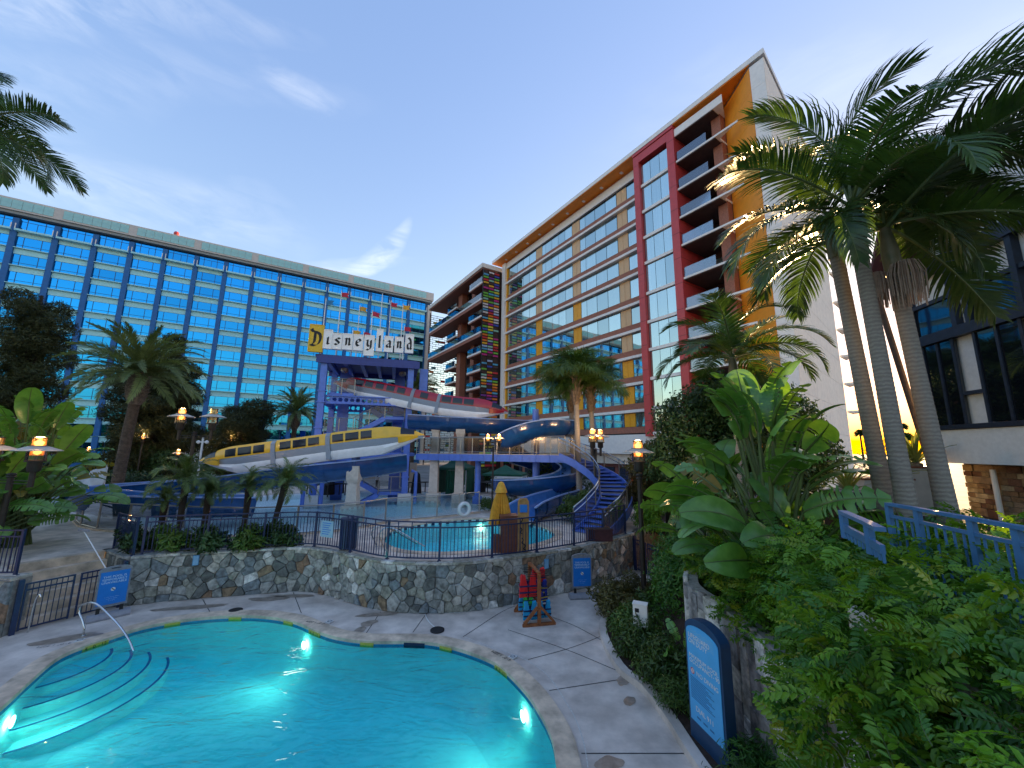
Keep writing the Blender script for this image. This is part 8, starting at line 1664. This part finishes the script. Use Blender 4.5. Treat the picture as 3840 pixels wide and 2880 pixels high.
BB = [(5.6, 10.4, 2.35, 1.35, 1.1, 0.95), (5.6, 9.2, 2.65, 1.4, 1.0, 0.95), (5.5, 8.0, 2.75, 1.35, 1.0, 1.0), (5.5, 6.9, 2.85, 1.4, 0.95, 1.05), (6.6, 6.2, 3.3, 1.4, 1.0, 0.7), (6.9, 8.2, 3.2, 1.4, 1.1, 0.8), (4.85, 5.9, 2.5, 0.95, 0.9, 1.1), (4.6, 5.0, 2.6, 0.9, 0.8, 1.15), (4.5, 4.3, 2.5, 0.85, 0.7, 1.1), (3.9, 3.7, 2.2, 0.7, 0.7, 1.1), (5.6, 3.4, 3.35, 0.8, 0.7, 0.75), (4.7, 7.6, 2.1, 0.75, 0.9, 0.7), (7.9, 6.6, 3.6, 1.1, 1.0, 0.6), (4.15, 5.5, 1.6, 0.7, 0.9, 0.9), (3.55, 3.3, 3.2, 0.75, 0.65, 0.85), (4.35, 4.1, 3.45, 0.75, 0.7, 0.72), (5.2, 4.9, 3.55, 0.8, 0.75, 0.68), (4.3, 2.7, 3.5, 0.8, 0.6, 0.75), (3.2, 2.3, 2.9, 0.65, 0.6, 1.0), (4.9, 6.2, 3.3, 0.95, 0.8, 0.75), (3.3, 4.3, 2.5, 0.55, 0.6, 1.0), (6.0, 5.4, 3.6, 0.9, 0.8, 0.6), (2.95, 3.5, 3.2, 0.45, 0.5, 0.8), (3.35, 4.15, 3.4, 0.5, 0.5, 0.8), (3.9, 3.0, 3.2, 0.6, 0.5, 0.85), (2.75, 2.7, 2.7, 0.4, 0.45, 0.85)]
P_, N_ = blobs_np(BB, 13000, 0.3); cam_d = np.linalg.norm(P_ - np.array([0, 0, EYE]), axis=1)
facing = ((P_ - np.array([0, 0, EYE])) * N_).sum(1) < 1.2
P_, N_, cam_d = P_[facing], N_[facing], cam_d[facing]; order = np.argsort(cam_d); rnd = random.Random(77); V_, Q_, MI = [], [], []
def sprig_M(i):
    n_ = Vector(N_[i]); az = math.atan2(n_.y, n_.x) + rnd.uniform(-1.4, 1.4); el = rnd.uniform(-0.6, 0.9); sc = rnd.uniform(0.5, 1.15)
    return Matrix.Translation(Vector(P_[i]) - Bo) @ Matrix.Rotation(az, 4, 'Z') @ Matrix.Rotation(-el, 4, 'Y') @ Matrix.Rotation(rnd.uniform(-1.1, 1.1), 4, 'X') @ Matrix.Scale(sc, 4)
def pick():
    u = rnd.random(); return rnd.choice(SPL) if u < 0.10 else rnd.choice(SPG) if u < 0.62 else rnd.choice(SPD)
for k, i in enumerate(order[:300]):
    o = place(pick(), 'leaf_sprig', bush); o.matrix_local = sprig_M(i)
cache = {}
off = 0; bm_mats = ['leaf_fresh', 'leaf_lime', 'leaf_hedge']
acc = {m: ([], [], [0]) for m in bm_mats}
for i in order[300:]:
    me = pick(); key = me.name
    if key not in cache:
        v = np.array([q.co[:] for q in me.vertices]); q4 = np.array([list(p.vertices) for p in me.polygons if p.material_index == 0]); cache[key] = (v, q4, me.materials[0].name)
    v, q4, mn = cache[key]; M_ = np.array(sprig_M(i)); vv = v @ M_[:3, :3].T + M_[:3, 3]; a = acc[mn]; a[0].append(vv); a[1].append(q4 + a[2][0]); a[2][0] += len(v)
for mn, (vs_, qs_, _) in acc.items():
    o = place(np_mesh('leaf_mass', np.concatenate(vs_), np.concatenate(qs_), mn), 'leaf_mass', bush); o['kind'] = 'stuff'
for k in range(60):
    i = int(order[rnd.randrange(len(order))]); p = Vector(P_[i]) - Bo; r_ = Vector((p.x + 0.5, p.y + rnd.uniform(-0.5, 0.5), max(0.5, p.z - 1.3))); MB().tube(catmull([r_, r_.lerp(p, 0.6) + Vector((0, 0, 0.15)), p + Vector((-0.1, 0, -0.05))], 4), [0.02, 0.018, 0.016, 0.014, 0.012, 0.01, 0.009, 0.008, 0.006], 5).build('branch', 'petiole', bush)
# ---- striped agaves in the planters
def blade_mesh(seed):
    rnd = random.Random(seed); d = MB(); K = 7; a = rnd.uniform(0.75, 1.0); p = Vector((0, 0, 0)); v = []
    for i in range(K + 1):
        t = i / K; w_ = 0.04 * (0.6 + 1.1 * t - 1.65 * t ** 2.2); w_ = max(w_, 0.002); v += [(p.x, -w_, p.z + 0.012), (p.x, 0, p.z), (p.x, w_, p.z + 0.012)]; p = p + Vector((math.cos(a), 0, math.sin(a))) * 0.75 / K; a -= 0.16 * t + 0.03
    d.add(v, [(3 * i + j, 3 * i + 3 + j, 3 * i + 4 + j, 3 * i + 1 + j) for i in range(K) for j in (0, 1)]); return d.mesh('blade', 'agave')
BLD = [blade_mesh(k) for k in range(3)]
for px, py, yy, s, lb in ((3185, 1850, 10.2, 1.0, 'yellow striped agave on the dark cabinet'), (3315, 1795, 11.2, 1.25, 'yellow striped agave left of the leaning palm trunk'), (3435, 1740, 12.0, 1.3, 'yellow striped agave in the upper planter'), (3290, 1720, 13.5, 0.9, 'agave tops far behind the palm trunks')):
    p = YP(px, py, yy); t_ = thing('striped_agave', lb, 'agave', (p.x, p.y, p.z), 0, 'striped agaves'); rnd = random.Random(px)
    for i in range(46): place(rnd.choice(BLD), 'blade', t_, (0, 0, 0), rot=(rnd.uniform(-0.2, 0.2), -R(rnd.uniform(-25, 38)), 2.399 * i), scale=s * rnd.uniform(0.8, 1.15))
    MB().lathe([(0.14 * s, -0.35), (0.12 * s, 0.02), (0.02, 0.08)], 10).build('stem', 'dry_boot', t_)
# distant fan palms and roofline against the sunset
for px, py, yy, lb in ((3385, 1600, 120, 'tiny far fan palm left in the sunset gap'), (3400, 1640, 90, 'tiny far fan palm right in the sunset gap'), (3225, 1625, 110, 'tiny far fan palm left of the palm trunks')):
    p = YP(px, py, yy); t_ = thing('distant_palm', lb, 'palm', (p.x, p.y, 1.44), 0, 'far palms in the sunset'); hh = p.z - 1.44; MB().tube([(0, 0, 0), (0, 0, hh)], [0.3, 0.2], 6).build('trunk', 'bark_dark', t_); d = MB()
    for i in range(60):
        a = 2.399 * i; el = -0.6 + 1.9 * i / 60; dv = Vector((math.cos(a) * math.cos(el), math.sin(a) * math.cos(el), math.sin(el))) * 1.7; sd = Vector((-math.sin(a), math.cos(a), 0)) * 0.25; q = Vector((0, 0, hh)); d.add([q, q + dv * 0.6 + sd, q + dv - Vector((0, 0, 0.4)), q + dv * 0.6 - sd], [(0, 1, 2, 3)])
    d.build('fronds', 'leaf_dark', t_)

# unseen trees added behind the viewpoint to darken reflections in the lower hotel windows
bt = tree('reflection_tree', 'unseen dark tree added behind the viewpoint for window reflections', (-46, -34, 1.4), rblobs(14, 5.0, 3, 10, 2.6, 3.8, 91, 0.85, 0.3), 9000, 0.9, 'leaf_dark', 0.5, 13, 'unseen trees added for window reflections')
for k in range(1, 15):
    c = copy_tree(bt); a = R(-200 + 14.5 * k); c.location = (70 * math.cos(a) + 4 * math.sin(k * 5), 62 * math.sin(a) - 5, 1.4); c.rotation_euler = (0, 0, k * 1.3); q = 0.85 + 0.35 * ((k * 7) % 5) / 5; c.scale = (q, q, q)
